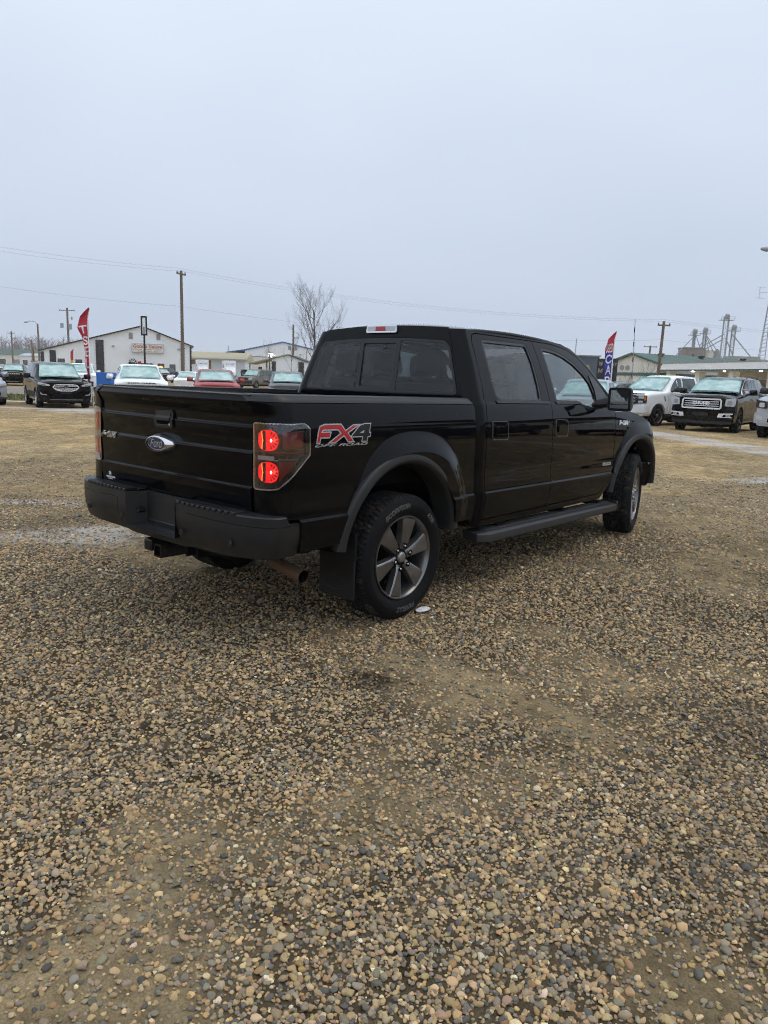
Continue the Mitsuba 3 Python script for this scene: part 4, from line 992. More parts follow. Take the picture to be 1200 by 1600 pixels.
# ------------------------------------------------------------------ other vehicles (x forward from midway between the axles)
glossy('paint_black', (0.004, 0.004, 0.005))
paint('paint_white', (0.84, 0.86, 0.88), dirt=0.10)
paint('paint_red', (0.30, 0.022, 0.028), dirt=0.2)
glossy('paint_maroon', (0.07, 0.008, 0.014), .06)
paint('paint_grey', (0.10, 0.105, 0.115), metal=0.3, dirt=0.2)
paint('paint_silver', (0.42, 0.44, 0.49), metal=0.4, dirt=0.2)
glossy('paint_navy', (0.02, 0.022, 0.05), .08)
paint('paint_pewter', (0.16, 0.155, 0.14), metal=0.3, dirt=0.5)
def frost(p, n, uv):
    k = fbm(p.x*5, p.y*5, p.z*7, 3)
    return mix((0.30, 0.48, 0.46), (0.52, 0.66, 0.64), smoothstep(0.25, 0.75, k))
mat('frosted_glass', mikit.proc(frost), 0.30, coat=0.7)
mat('side_glass', (0.05, 0.075, 0.08), 0.08, coat=1.0)
mat('head_lens', (0.50, 0.53, 0.56), 0.10, coat=1.0)

class Car:
    def __init__(s, L, W, H, wb, fo, hood, nose, cowl, top, xr, tail, belt, roofw=.76, kind='suv', wheel_r=.36, rake=.10, bow=.16, bottom=.26, bed=None):
        s.__dict__.update(locals())
        s.xf = wb/2+fo; s.xb = s.xf-L
        xf, xb = s.xf, s.xb; w = W/2
        # stations: x, belt z, top z, half width at belt, half width of the top
        st = [(xf, nose-.10, nose-.03, w*.95, w*.72), (xf-.10, nose-.05, nose+.03, w*.97, w*.74), (xf-.45, (nose+hood)/2-.04, (nose*.4+hood*.6)+.02, w*.985, w*.76), (cowl+.25, hood-.05, hood, w*.985, w*.78), (cowl, belt-.01, hood+.015, w*.98, w*.78),
              (top+.02, belt+.015, H-.115, w*.965, w*roofw*.93), (top-.12, belt+.018, H-.065, w*.965, w*roofw*.97), (top-.45, belt+.02, H-.018, w*.965, w*roofw), ((top+xr)/2, belt+.03, H, w*.965, w*roofw), (xr, belt+.04, H-.03, w*.96, w*roofw*.96)]
        if bed is None:
            st += [(tail, belt+.06, H-.10 if tail > xb+.05 else belt+.12, w*.955, w*roofw*.92), (xb+.06, belt+.03, belt+.10, w*.94, w*.80), (xb, belt-.02, belt+.03, w*.90, w*.76)]
        else:
            st += [(xr-.10, bed-.03, bed, w*.98, w*.94), (xb+.04, bed-.03, bed, w*.98, w*.94), (xb, bed-.06, bed-.03, w*.95, w*.90)]
        s.st = np.array(st)[::-1]
    def at(s, x):
        return [np.interp(x, s.st[:, 0], s.st[:, k]) for k in (1, 2, 3, 4)]
    def half(s, x, z):
        zb, zt, ws, wt = s.at(x)
        lo = ws*np.interp(z, [s.bottom, s.bottom+.10, .55, .80, 1.3], [.965, .985, 1.012, 1.010, 1.0])
        k = np.clip((z-zb)/np.maximum(zt-.06-zb, .02), 0, 1)
        return np.where(z <= zb, lo*(1-.012*np.clip((z-zb+.12)/.12, 0, 1)), ws*.988+(wt-ws*.988)*k)
    def warp(s, m):
        """Bows the nose and tail in plan."""
        v = m.v.copy(); w = s.W/2
        k = np.clip((v[:, 0]-(s.xf-.55))/.55, 0, 1)
        v[:, 0] -= k*(s.bow*np.abs(v[:, 1]/w)**2.6+s.rake*np.clip(v[:, 2]-.55, 0, 1)+.10*np.clip(.42-v[:, 2], 0, 1)/.2)
        k = np.clip((s.xb+.4-v[:, 0])/.4, 0, 1)
        v[:, 0] += k*.10*np.abs(v[:, 1]/w)**2.6
        return Mesh(v, m.f, m.n)
    def side(s, x, z, out=.004):
        return np.stack([x+0*z, -(s.half(x, z)+out), z+0*x], 1)
    def body(s):
        xs = np.unique(np.r_[np.linspace(s.xb, s.xf, 44), s.st[:, 0]])
        zb, zt, ws, wt = s.at(xs)
        rows = []
        for x, b, t, a, c in zip(xs, zb, zt, ws, wt):
            half = lambda z: float(s.half(np.array(x), np.array(z)))
            g = max(t-.06-b, .02)
            pts = [(0, s.bottom), (a*.90, s.bottom), (half(s.bottom+.04), s.bottom+.04), (half(.55), .55), (half(.75), min(.75, b-.12)), (half(b-.10), b-.10), (half(b), b), (half(b+.35*g), b+.35*g), (half(b+.7*g), b+.7*g), (half(b+g), b+g), (c*.93, t-.025), (c*.75, t-.008), (c*.4, t), (0, t)]
            rows.append([(x, y, z) for y, z in pts]+[(x, -y, z) for y, z in pts[-2:0:-1]])
        g = np.array(rows); n, P = g.shape[:2]
        i, j = np.meshgrid(np.arange(n-1), np.arange(P), indexing='ij'); k = (j+1) % P
        q = np.stack([i*P+j, (i+1)*P+j, (i+1)*P+k, i*P+k], -1).reshape(-1, 4)
        f = np.vstack([q[:, [0, 1, 2]], q[:, [0, 2, 3]]])
        v = g.reshape(-1, 3)
        f = np.vstack([f, [[0, 1+j, 2+j][::-1] for j in range(P-2)][::1], [[(n-1)*P, (n-1)*P+1+j, (n-1)*P+2+j] for j in range(P-2)]])
        tm = trimesh.Trimesh(v, f, process=True); tm.fix_normals()
        man = manifold3d.Manifold(manifold3d.Mesh(np.asarray(tm.vertices, np.float32), np.asarray(tm.faces, np.uint32)))
        if man.num_tri():
            for x in (s.wb/2, -s.wb/2):
                for sg in (1, -1):
                    c = manifold3d.Manifold.cylinder(.5, s.wheel_r+.055, s.wheel_r+.055, 40, True).rotate([90, 0, 0]).translate([x, sg*(s.W/2-.06), s.wheel_r+.01])
                    man = man-c
            m = man.to_mesh(); m = Mesh(m.vert_properties[:, :3], m.tri_verts)
        else:
            m = Mesh(tm.vertices, tm.faces)
        m = s.warp(m)
        return from_tm(trimesh.Trimesh(m.v, m.f, process=False), 38)

def car_wheel(r, w, style):
    ty = lathe([(r*.64, -w/2+.012), (r*.70, -w/2), (r*.90, -w/2), (r*.97, -w/2+.015), (r, -w/2+.04), (r, w/2-.04), (r*.95, w/2)], 36, 40)
    rim = lathe([(r*.66, -w/2+.010), (r*.63, -w/2+.004), (r*.60, -w/2+.02), (r*.56, .02)], 36, 40)
    disc = lathe([(0, .0), (r*.6, .0)], 24, False)
    sp = []
    n = {'five': 5, 'six': 6, 'ten': 10}[style]
    for i in range(n):
        a = 2*math.pi*i/n+.3
        ww = .9/n
        p = [(r*.10, a-ww*1.1), (r*.62, a-ww*.55), (r*.62, a+ww*.55), (r*.10, a+ww*1.1)]
        fr = [(q*math.cos(t), -w/2+.012+.012*(k in (0, 3)), q*math.sin(t)) for k, (q, t) in enumerate(p)]; bk = [(x, y+.035, z) for x, y, z in fr]
        sp.append(Mesh(fr+bk, [[0, 2, 1], [0, 3, 2], [0, 1, 5], [0, 5, 4], [3, 7, 6], [3, 6, 2]]))
    hub = lathe([(0, -w/2+.008), (r*.12, -w/2+.01), (r*.17, -w/2+.03)], 20, 40)
    return ty, rim, disc, sp, hub

def build_car(name, label, cat, d, r, turn, spec, paint_, group=None, face=(), glass='side_glass', screen_='frosted_glass', trim='black_plastic', wheels='five', rim_mat='dull_metal', detail=2, rails=False, antenna=False, mirror_mat=None, roof_extra=None, bumper_mat=None, spoke_parts=True, side_line=True):
    c = Car(**spec)
    k = thing(name, label, cat, group)
    A, t = lot_frame(d, r, turn)
    P = lambda nm, m, b, lb=None: part(k, nm, m.map(A, t), b, lb)
    P('body', c.body(), paint_)
    w = c.W/2
    # glass
    zb, zt, ws, wt = c.at(c.cowl); zb2, zt2, ws2, wt2 = c.at(c.top)
    y0, y1 = w*.80, wt2*.93
    def scr(u, v):
        kk = np.abs(u)**2.4
        return np.stack([c.cowl+.02+(c.top-c.cowl-.02)*v+.035+.05*(1-kk)*(1-v)-.02*kk, -u*(y0+(y1-y0)*v), zt+.01+(zt2-zt-.01)*v-.022*kk+.022], 1)
    P('windscreen', patch(rounded([(-.97, .03), (.97, .03), (.955, .97), (-.955, .97)], .04), scr, .10, depth=.05, bevel=.006), screen_)
    if detail > 1: P('wiper', join([bar(scr(np.array([a]), np.array([.05]))[0]+[.02, 0, .012], scr(np.array([b]), np.array([.10]))[0]+[.02, 0, .012], .018) for a, b in ((-.75, -.05), (-.02, .70))]), 'dark_trim')
    if detail > 1: P('mirror_mount', patch(Polygon([(-.10, .86), (.10, .86), (.13, .97), (-.13, .97)]), scr, .1, depth=.01, proud=.006), 'dark_trim')
    zg0, zg1 = c.belt+.05, c.H-.105
    xr_ = c.xr-.02 if c.bed is not None else c.tail+.25
    slope = lambda z, off: c.cowl-.10+(c.top-c.cowl+.02)*np.clip((z-c.belt)/(c.H-c.belt-.06), 0, 1)-off
    xm = (c.cowl+xr_)/2 if c.bed is not None else c.cowl-.10-1.15
    win_f = Polygon([(xm+.05, zg0-.02), (slope(zg0, .12), zg0-.02), (slope(zg1, .10), zg1), (xm+.02, zg1)])
    win_r = Polygon([(xm-.05, zg0), (xr_+.12 if c.bed is not None else xm-1.0, zg0), (xr_+.14 if c.bed is not None else xm-.92, zg1), (xm-.05, zg1)])
    wins = [win_f, win_r]
    if c.bed is None and xm-1.10 > c.xb+.35: wins.append(Polygon([(xm-1.08, zg0+.01), (c.xb+.42, zg0+.03), (c.xb+.62, zg1-.03), (xm-1.03, zg1)]))
    for g in wins:
        g = rounded(list(g.exterior.coords)[:-1], .03)
        for s in (1, -1):
            m = patch(g, lambda u, v: c.side(u, v, .003), .12, depth=.008)
            P('side_window', c.warp(m if s == 1 else m.flip_y()), glass)
    if detail > 1:
        lines = [LineString([(xm, .42), (xm+.02, c.belt+.03), (xm, zg1+.04)]), LineString([(slope(zg0, -.03), .48), (slope(zg0, 0), c.belt)])]
        if c.bed is None: lines.append(LineString([(xm-.93, .75), (xm-1.05, c.belt), (xm-.97, zg1+.04)]))
        else: lines.append(LineString([(xr_+.02, .45), (xr_+.02, c.belt+.02)]))
        for s in (1, -1):
            for ln in lines:
                m = patch(ln.buffer(.006, cap_style='flat'), lambda u, v: c.side(u, v, .001), .15, edge=False)
                P('door_gap', m if s == 1 else m.flip_y(), 'gap_black')
            for hx in (xm+.16, xm-.78 if c.bed is None else xr_+.18):
                e = c.side(np.array([hx]), np.array([c.belt-.13]))[0]
                m = rbox(hx-.10, hx+.10, e[1]-.035, e[1]+.02, c.belt-.145, c.belt-.115, .012, 6)
                P('door_handle', m if s == 1 else m.flip_y(), paint_)
            if side_line:
                m = patch(LineString([(c.wb/2-.45, .44), (-c.wb/2+.45, .44)]).buffer(.045, cap_style='flat'), lambda u, v: c.side(u, v, .012), .2, depth=.02, bevel=.006)
                P('sill_trim', m if s == 1 else m.flip_y(), trim)
    for s in (1, -1):
        xm_ = slope(zg0, .22); ym = float(c.half(np.array(xm_), np.array(c.belt)))
        m = join([hull([(xm_, -ym-.10, c.belt+.07, .05), (xm_, -ym-.27, c.belt+.075, .05), (xm_, -ym-.10, c.belt+.16, .05), (xm_, -ym-.25, c.belt+.17, .05), (xm_+.06, -ym-.16, c.belt+.11, .06)], 10)])
        mk = P('mirror', m if s == 1 else m.flip_y(), mirror_mat or paint_)
        a = tube([(xm_+.02, -ym+.06, c.belt+.02), (xm_+.01, -ym-.12, c.belt+.08)], .035, 8)
        part(mk, 'arm', (a if s == 1 else a.flip_y()).map(A, t), 'dark_trim')
    # wheels
    ty, rim, disc, sp, hub = car_wheel(c.wheel_r, .235, wheels)
    for x in (c.wb/2, -c.wb/2):
        for s in (1, -1):
            wk = numbered(k+'__wheel')
            B = A @ (np.eye(3) if s == 1 else np.diag([1., -1, 1])); pos = A @ np.array([x, -s*(w-.125), c.wheel_r])+t
            part(wk, 'tyre', ty.map(B, pos), 'tyre_rubber')
            part(wk, 'rim', rim.map(B, pos), rim_mat); part(wk, 'well', disc.map(B, pos), 'gap_black')
            if detail > 1 and spoke_parts:
                for g in sp: part(wk, 'spoke', g.map(B, pos), rim_mat)
            else:
                part(wk, 'spokes', join(sp).map(B, pos), rim_mat, kind='stuff')
            part(wk, 'hub', hub.map(B, pos), rim_mat)
    P('underside', join([bx(c.xb+.35, c.xf-.35, -w*.62, w*.62, .20, c.bottom+.02)]), 'under_black')
    # face: polygons in (y / half width, z), 'm' = mirrored pair
    nose = lambda y, z: np.stack([c.xf+0*y, -y*w, z+0*y], 1)
    for nm, pts, b, proud, depth, pair, *rest in face:
        rad = rest[0] if rest else .02
        g = Polygon([(y*1.0, z) for y, z in pts]) if not isinstance(pts, (Polygon, MultiPolygon)) else pts
        g0 = affinity.scale(g, w, 1, origin=(0, 0))
        if rad: g0 = rounded(list(g0.exterior.coords)[:-1], rad) if not g0.interiors else g0
        f = lambda y, z: np.stack([c.xf+0*y, -y, z+0*y], 1)
        for s in ((1, -1) if pair else (1,)):
            m = patch(g0, f, .08, depth=depth, proud=proud, flip=True, bevel=min(.006, depth/3))
            P(nm, c.warp(m if s == 1 else m.flip_y()), b)
    if rails:
        for s in (1, -1):
            xs = np.linspace(c.xr-.05, c.top-.35, 12); zt_ = c.at(xs)[1]; wt_ = c.at(xs)[3]
            P('roof_rail', tube(np.stack([xs, s*wt_*.90, zt_+.035+0*xs-.05*np.r_[1, np.zeros(10), 1]], 1), .018, 6), rails if isinstance(rails, str) else 'dull_metal')
    if antenna:
        P('antenna', hull([(c.xr+.45, 0, c.H+.0, .03), (c.xr+.22, 0, c.H+.0, .03), (c.xr+.22, 0, c.H+.055, .012)], 8), 'dark_trim')
    if roof_extra: roof_extra(c, P)
    return k, c, A, t
def frame_poly(outer, inset):
    g = rounded(outer, .05); return g.difference(g.buffer(-inset))
def pts_of(g): return g
SUV = dict(L=4.78, W=1.93, H=1.74, wb=2.85, fo=.95, hood=1.10, nose=1.00, cowl=.98, top=.25, xr=-1.75, tail=-2.05, belt=1.08, bow=.22)
def oval_pts(a, z0, b, n=24): return [(a*math.cos(t), z0+b*math.sin(t)) for t in np.linspace(0, 2*math.pi, n, endpoint=False)]
# the black crossover by the red banner
edge_grille = [(-.50, .80), (-.42, .90), (-.25, .925), (.25, .925), (.42, .90), (.50, .80), (.38, .70), (.2, .655), (-.2, .655), (-.38, .70)]
eg = rounded([(y*.965, z) for y, z in edge_grille], .03)
eg = affinity.scale(eg, 1/.965, 1, origin=(0, 0))
build_car('parked_suv', 'black crossover with wide oval chrome grille parked in front of the red banner', 'suv', 29.6, -13.35, 33, {**SUV, 'W': 1.90}, 'paint_black', 'vehicles parked facing the lot',
    face=[('grille', eg, 'gap_black', .012, .03, False, 0), ('grille_frame', eg.difference(eg.buffer(-.028)), 'satin_chrome', .03, .03, False, 0),
          *[('grille_bar', [(-a, z-.009), (a, z-.009), (a, z+.009), (-a, z+.009)], 'satin_chrome', .022, .02, False, .004) for a, z in ((.40, .885), (.47, .835), (.46, .775), (.37, .72))],
          ('emblem', oval_pts(.125, .855, .048), 'chrome', .045, .03, False, 0), ('emblem_face', oval_pts(.10, .855, .034), 'badge_blue', .05, .02, False, 0),
          ('headlamp', [(.56, .845), (.60, .90), (.98, .985), (1.0, .90), (.80, .855)], 'head_lens', .016, .05, True), ('headlamp_inner', [(.66, .87), (.88, .91), (.86, .885), (.70, .862)], 'dark_glass', .02, .02, True, .008),
          ('fog_recess', [(.50, .50), (.95, .52), (.95, .68), (.70, .66), (.52, .56)], 'gap_black', .008, .03, True), ('fog_lamp', [(.70, .505), (.90, .525), (.96, .66), (.91, .60), (.86, .545), (.70, .525)], 'head_lens', .02, .02, True, .004),
          ('lower_grille', [(-.55, .36), (.55, .36), (.62, .52), (.30, .55), (-.30, .55), (-.62, .52)], 'gap_black', .008, .03, False), ('plate', [(-.17, .56), (.17, .56), (.17, .66), (-.17, .66)], 'dark_trim', .03, .03, False, .01),
          ('skid_trim', [(-.60, .335), (.60, .335), (.62, .352), (-.62, .352)], 'dull_metal', .02, .03, False, .004)], wheels='ten', rim_mat='alloy_edge', mirror_mat='paint_black', trim='black_plastic')
# Jeep-like small SUV further back
build_car('parked_suv', 'small black crossover on the far side of the left road', 'suv', 58.5, -29.6, 22, {**SUV, 'L': 4.62, 'W': 1.86, 'H': 1.68, 'nose': 1.02, 'hood': 1.10}, 'paint_black', 'vehicles parked facing the lot',
    face=[('headlamp', [(.60, .90), (.98, .96), (.98, .91), (.62, .87)], 'head_lens', .02, .04, True), *[('grille_slot', [(.02+.155*i, .88), (.13+.155*i, .88), (.13+.155*i, .97), (.02+.155*i, .97)], 'chrome', .02, .03, False, .008) for i in range(-4, 4)],
          ('lower_grille', [(-.5, .40), (.5, .40), (.55, .60), (-.55, .60)], 'gap_black', .01, .03, False), ('skid_trim', [(-.45, .33), (.45, .33), (.45, .37), (-.45, .37)], 'dull_metal', .02, .02, False, 0)], detail=1)
build_car('parked_suv', 'dark red van seen side on at the left edge', 'van', 75, -40.6, 92, {**SUV, 'L': 5.1, 'W': 1.98, 'H': 1.80, 'wb': 3.05, 'cowl': 1.3, 'top': .45, 'hood': 1.12}, 'paint_maroon', 'vehicles parked facing the lot', detail=1, rails=True)
build_car('parked_suv', 'silver car cut off by the left edge with only its nose showing', 'car', 29.9, -16.85, 35, {**SUV, 'H': 1.62, 'nose': .92, 'hood': 1.02}, 'paint_silver', 'vehicles parked facing the lot',
    face=[('headlamp', [(.58, .80), (.98, .88), (.98, .80), (.62, .74)], 'head_lens', .02, .05, True), ('lower_grille', [(-.7, .34), (.7, .34), (.75, .52), (-.75, .52)], 'gap_black', .01, .03, False), ('lip', [(-.95, .26), (.95, .26), (.95, .33), (-.95, .33)], 'black_plastic', .02, .03, False, 0)], detail=1, rim_mat='gap_black')
build_car('parked_pickup', 'white pickup mostly hidden behind the black crossover and red banner', 'pickup truck', 52.5, -21.8, 22, dict(L=5.6, W=1.98, H=1.85, wb=3.5, fo=.95, hood=1.20, nose=1.10, cowl=1.35, top=.70, xr=-.55, tail=-2.8, belt=1.18, bed=1.25, roofw=.80), 'paint_white', 'vehicles parked facing the lot', detail=1)
# white, red and grey crossovers seen over the tailgate
EXP = {**SUV, 'L': 5.0, 'W': 2.0, 'H': 1.76, 'wb': 3.0, 'hood': 1.18, 'nose': 1.10, 'cowl': 1.05, 'top': .32, 'belt': 1.14, 'roofw': .76, 'bow': .16}
ek, ec, eA, et = build_car('parked_suv', 'white crossover with lettered nose seen over the tailgate', 'suv', 30.2, -10.15, 20, EXP, 'paint_white', 'vehicles parked facing the lot',
    face=[('grille', [(-.62, .70), (.62, .70), (.66, .95), (-.66, .95)], 'gap_black', .01, .03, False), ('headlamp', [(.66, .86), (.99, .96), (.99, .84), (.68, .76)], 'head_lens', .02, .05, True), ('lower_grille', [(-.6, .36), (.6, .36), (.62, .55), (-.62, .55)], 'gap_black', .01, .03, False)])
tx_ = text_fit('EXPLORER', -.50, 1.018, 1.0, .045, bold=True)
hn = lambda u, v: np.stack([ec.xf+0*u, -u, v+0*u], 1)
for i, g in enumerate(sorted(polys(tx_), key=lambda g: g.bounds[0])):
    part(ek, 'letter', ec.warp(patch(affinity.scale(g, -1, 1, origin=(0, 0)), hn, .1, depth=.01, bevel=.001, flip=True, proud=.012)).map(eA, et), 'gap_black')
rk_, rc, rA, rt = build_car('parked_suv', 'red crossover with red mirrors seen over the pickup box', 'suv', 33.6, -7.85, 15, {**EXP, 'H': 1.68, 'hood': 1.12, 'nose': 1.04, 'belt': 1.09, 'W': 1.97}, 'paint_red', 'vehicles parked facing the lot',
    face=[('headlamp', [(.62, .84), (.99, .94), (.99, .83), (.64, .76)], 'head_lens', .02, .05, True), ('grille', [(-.55, .62), (.55, .62), (.58, .86), (-.58, .86)], 'gap_black', .01, .03, False)])
build_car('parked_suv', 'grey crossover half hidden by the corner of the cab', 'suv', 37.8, -5.15, 9, {**EXP, 'H': 1.70, 'hood': 1.12, 'nose': 1.04, 'belt': 1.09, 'W': 1.92}, 'paint_grey', 'vehicles parked facing the lot',
    face=[('headlamp', [(.62, .84), (.99, .94), (.99, .83), (.64, .76)], 'head_lens', .02, .05, True), ('grille', [(-.55, .62), (.55, .62), (.58, .86), (-.58, .86)], 'gap_black', .01, .03, False)])
build_car('parked_suv', 'old pewter boxy suv with roof rails between the red and grey crossovers', 'suv', 77, -13.75, -22, {**SUV, 'L': 5.0, 'W': 2.0, 'H': 1.92, 'wb': 3.0, 'hood': 1.22, 'nose': 1.14, 'cowl': 1.05, 'top': .55, 'belt': 1.22, 'roofw': .82, 'bow': .08, 'rake': .03, 'bottom': .38, 'wheel_r': .38}, 'paint_pewter', 'vehicles parked facing the lot', screen_='frosted_glass',
    face=[('headlamp', [(.62, .86), (.98, .90), (.98, 1.06), (.62, 1.06)], 'head_lens', .02, .04, True), ('grille', [(-.55, .84), (.55, .84), (.55, 1.04), (-.55, 1.04)], 'dark_trim', .02, .03, False), ('bumper', [(-1.0, .46), (1.0, .46), (1.0, .74), (-1.0, .74)], 'black_plastic', .05, .06, False), ('plate', [(-.15, .56), (.15, .56), (.15, .70), (-.15, .70)], 'white_plastic', .07, .02, False, .005)], rails=True, detail=1)
build_car('parked_suv', 'dark red crossover beside the white crossover near the shop', 'suv', 94, -28.9, 40, {**SUV, 'H': 1.7}, 'paint_maroon', 'vehicles parked facing the lot', detail=1)
build_car('parked_suv', 'dark blue suv parked tail out at the shop wall', 'suv', 113, -33.6, 165, {**SUV, 'L': 4.9, 'W': 1.98, 'H': 1.88, 'belt': 1.18, 'hood': 1.2, 'nose': 1.1}, 'paint_navy', 'vehicles parked facing the lot', detail=1, screen_='dark_glass')
build_car('parked_car', 'white car partly hidden by the wooden pole beside the red crossover', 'car', 61, -16.55, 10, {**SUV, 'L': 4.7, 'W': 1.84, 'H': 1.50, 'hood': 1.0, 'nose': .85, 'belt': .98}, 'paint_white', 'vehicles parked facing the lot', detail=1)

# right-hand row
yg = rounded([(-.60, .80), (.60, .80), (.62, .86), (.62, 1.08), (.58, 1.15), (-.58, 1.15), (-.62, 1.08), (-.62, .86)], .06)
yg2 = yg.buffer(-.045)
yk, yc, yA, yt = build_car('parked_suv', 'large black suv with chrome framed grille and black wheels', 'suv', 26.45, 11.95, -38,
    dict(L=5.18, W=2.04, H=1.89, wb=2.95, fo=1.02, hood=1.30, nose=1.22, cowl=1.02, top=.28, xr=-1.9, tail=-2.25, belt=1.25, roofw=.80, bow=.16, rake=.05, bottom=.30, wheel_r=.415), 'paint_black', 'vehicles in the row by the canopy',
    face=[('grille', yg, 'gap_black', .012, .03, False, 0), ('grille_frame', yg.difference(yg2), 'satin_chrome', .045, .05, False, 0),
          *[('grille_bar', [(-.53, z-.012), (.53, z-.012), (.53, z+.012), (-.53, z+.012)], 'satin_chrome', .03, .03, False, .004) for z in (.905, .975, 1.045)],
          ('emblem', text_fit('GMC', -.27, .945, .54, .085, bold=True).buffer(.006), 'satin_chrome', .05, .02, False, 0),
          ('headlamp', [(.70, .92), (.72, 1.14), (1.0, 1.19), (1.0, 1.0), (.97, .90)], 'head_lens', .016, .06, True, .02), ('headlamp_inner', [(.76, .95), (.78, 1.08), (.90, 1.10), (.90, .95)], 'dull_metal', .02, .03, True, .01),
          ('bumper_line', [(-.99, .74), (.99, .74), (.99, .755), (-.99, .755)], 'gap_black', .006, .02, False, 0), ('plate', [(-.24, .58), (.24, .58), (.24, .70), (-.24, .70)], 'dark_trim', .02, .03, False, .01),
          ('fog_frame', [(.52, .54), (.55, .67), (.96, .69), (.96, .65), (.70, .64), (.66, .565), (.94, .57), (.94, .54)], 'satin_chrome', .02, .03, True, .004), ('fog_recess', [(.66, .565), (.70, .64), (.95, .65), (.94, .57)], 'gap_black', .012, .03, True, .006), ('fog_lamp', [(.76, .585), (.90, .585), (.90, .63), (.76, .63)], 'head_lens', .018, .03, True, .01),
          ('air_dam', [(-.93, .32), (.93, .32), (.95, .42), (-.95, .42)], 'black_plastic', .01, .03, False)],
    rails='dark_trim', antenna=True, rim_mat='dark_trim', wheels='six', mirror_mat='paint_black')
for a in (0,):
    pass
m = patch(LineString([(.90, yc.belt+.05), (.22, yc.H-.085), (-.6, yc.H-.07)]).buffer(.012), lambda u, v: yc.side(u, v, .004), .1, depth=.008)
for s in (1, -1): part(yk, 'window_trim', (m if s == 1 else m.flip_y()).map(yA, yt), 'chrome')
def window_sticker(k, c, A, t, x, z):
    m = patch(sbox(x-.16, z-.055, x+.16, z+.055), lambda u, v: c.side(u, v, .012), .2, depth=.003)
    b = part(k, 'price_card', m.flip_y().map(A, t), 'frosted_glass')
    m = patch(sbox(x-.15, z+.0, x+.15, z+.045), lambda u, v: c.side(u, v, .016), .2, depth=.003)
    part(b, 'red_band', m.flip_y().map(A, t), 'sign_red')
window_sticker(yk, yc, yA, yt, .45, 1.42)
PICK = dict(L=5.88, W=2.03, H=1.96, wb=3.69, fo=.95, hood=1.33, nose=1.22, cowl=1.40, top=.72, xr=-.72, tail=-2.9, belt=1.30, bed=1.38, roofw=.80, bow=.12, rake=.03, bottom=.40, wheel_r=.41)
wk_, wc, wA, wt_ = build_car('parked_pickup', 'white crew cab pickup with black mirrors parked beside the large black suv', 'pickup truck', 29.92, 11.26, -55, PICK, 'paint_white', 'vehicles in the row by the canopy',
    face=[('grille', [(-.64, .84), (.64, .84), (.64, 1.17), (-.64, 1.17)], 'black_plastic', .02, .04, False, .03), *[('grille_bar', [(-.62, z-.03), (.62, z-.03), (.62, z+.03), (-.62, z+.03)], 'dull_metal', .04, .04, False, .01) for z in (.95, 1.07)],
          ('headlamp', [(.66, .86), (.66, 1.16), (1.0, 1.18), (1.0, .88)], 'dark_glass', .02, .08, True, .02), ('lamp_light', [(.72, 1.05), (.72, 1.14), (.92, 1.14), (.92, 1.05)], 'head_lens', .03, .04, True, .01), ('lamp_light', [(.72, .90), (.72, .97), (.90, .97), (.90, .90)], 'head_lens', .03, .04, True, .01), ('indicator', [(.93, .99), (.93, 1.13), (1.0, 1.14), (1.0, .99)], 'lens_amber', .03, .06, True, .01),
          ('hood_guard', [(-.95, 1.20), (.95, 1.20), (.93, 1.245), (-.93, 1.245)], 'dark_trim', .05, .03, False, .01), ('bumper', [(-1.0, .52), (1.0, .52), (1.0, .80), (-1.0, .80)], 'paint_white', .06, .08, False, .04), ('lower_grille', [(-.5, .56), (.5, .56), (.5, .70), (-.5, .70)], 'gap_black', .07, .02, False)],
    wheels='six', rim_mat='alloy_grey', mirror_mat='dark_trim')
window_sticker(wk_, wc, wA, wt_, .62, 1.46)
for s in (1, -1):
    m = patch(Polygon([(1.50, 1.16), (1.56, 1.16), (1.52, 1.06), (1.47, .98), (1.43, .99), (1.47, 1.07)]), lambda u, v: wc.side(u, v, .004), .1, depth=.01)
    part(wk_, 'vent', (m if s == 1 else m.flip_y()).map(wA, wt_), 'dark_trim')
    m = rbox(1.0, 1.7, -.30, -.18, 1.255, 1.275, .01) if False else None
build_car('parked_pickup', 'silver pickup cut off by the right edge with its front corner showing', 'pickup truck', 23.30, 13.34, -38, {**PICK, 'nose': 1.20}, 'paint_silver', 'vehicles in the row by the canopy',
    face=[('grille', [(-.60, .82), (.60, .82), (.64, 1.10), (.56, 1.18), (-.56, 1.18), (-.64, 1.10)], 'gap_black', .03, .05, False, .04), ('headlamp', [(.68, .90), (.68, 1.12), (.99, 1.16), (.99, .94)], 'dark_glass', .02, .06, True, .04), ('lamp_light', [(.75, .95), (.75, 1.08), (.90, 1.08), (.90, .95)], 'head_lens', .03, .04, True, .03),
          ('bumper', [(-1.0, .48), (1.0, .48), (1.0, .80), (-1.0, .80)], 'paint_silver', .08, .10, False, .05), ('lower_grille', [(-.62, .52), (.62, .52), (.62, .64), (-.62, .64)], 'gap_black', .09, .03, False), ('fog_lamp', [(.74, .58), (.94, .60), (.94, .72), (.78, .70)], 'head_lens', .09, .03, True, .02)], mirror_mat='dark_trim', rim_mat='dull_metal')
build_car('parked_suv', 'dark grey suv behind the mirror of the black pickup', 'suv', 38.5, 11.95, -75, {**SUV, 'H': 1.72, 'L': 4.7}, 'paint_grey', 'vehicles in the row by the canopy', detail=1, rails=True)
build_car('parked_suv', 'red boxy suv seen through the cab windows', 'suv', 62, 14.0, 60, {**SUV, 'L': 4.4, 'H': 1.85, 'W': 1.85, 'belt': 1.2, 'hood': 1.2, 'nose': 1.12, 'top': .6}, 'paint_red', 'vehicles in the row by the canopy', detail=1)
build_car('parked_car', 'silver car with frosted windscreen seen through the front cab window', 'car', 25.5, 6.9, -20, {**SUV, 'H': 1.62, 'hood': 1.02}, 'paint_silver', 'vehicles in the row by the canopy', detail=1)
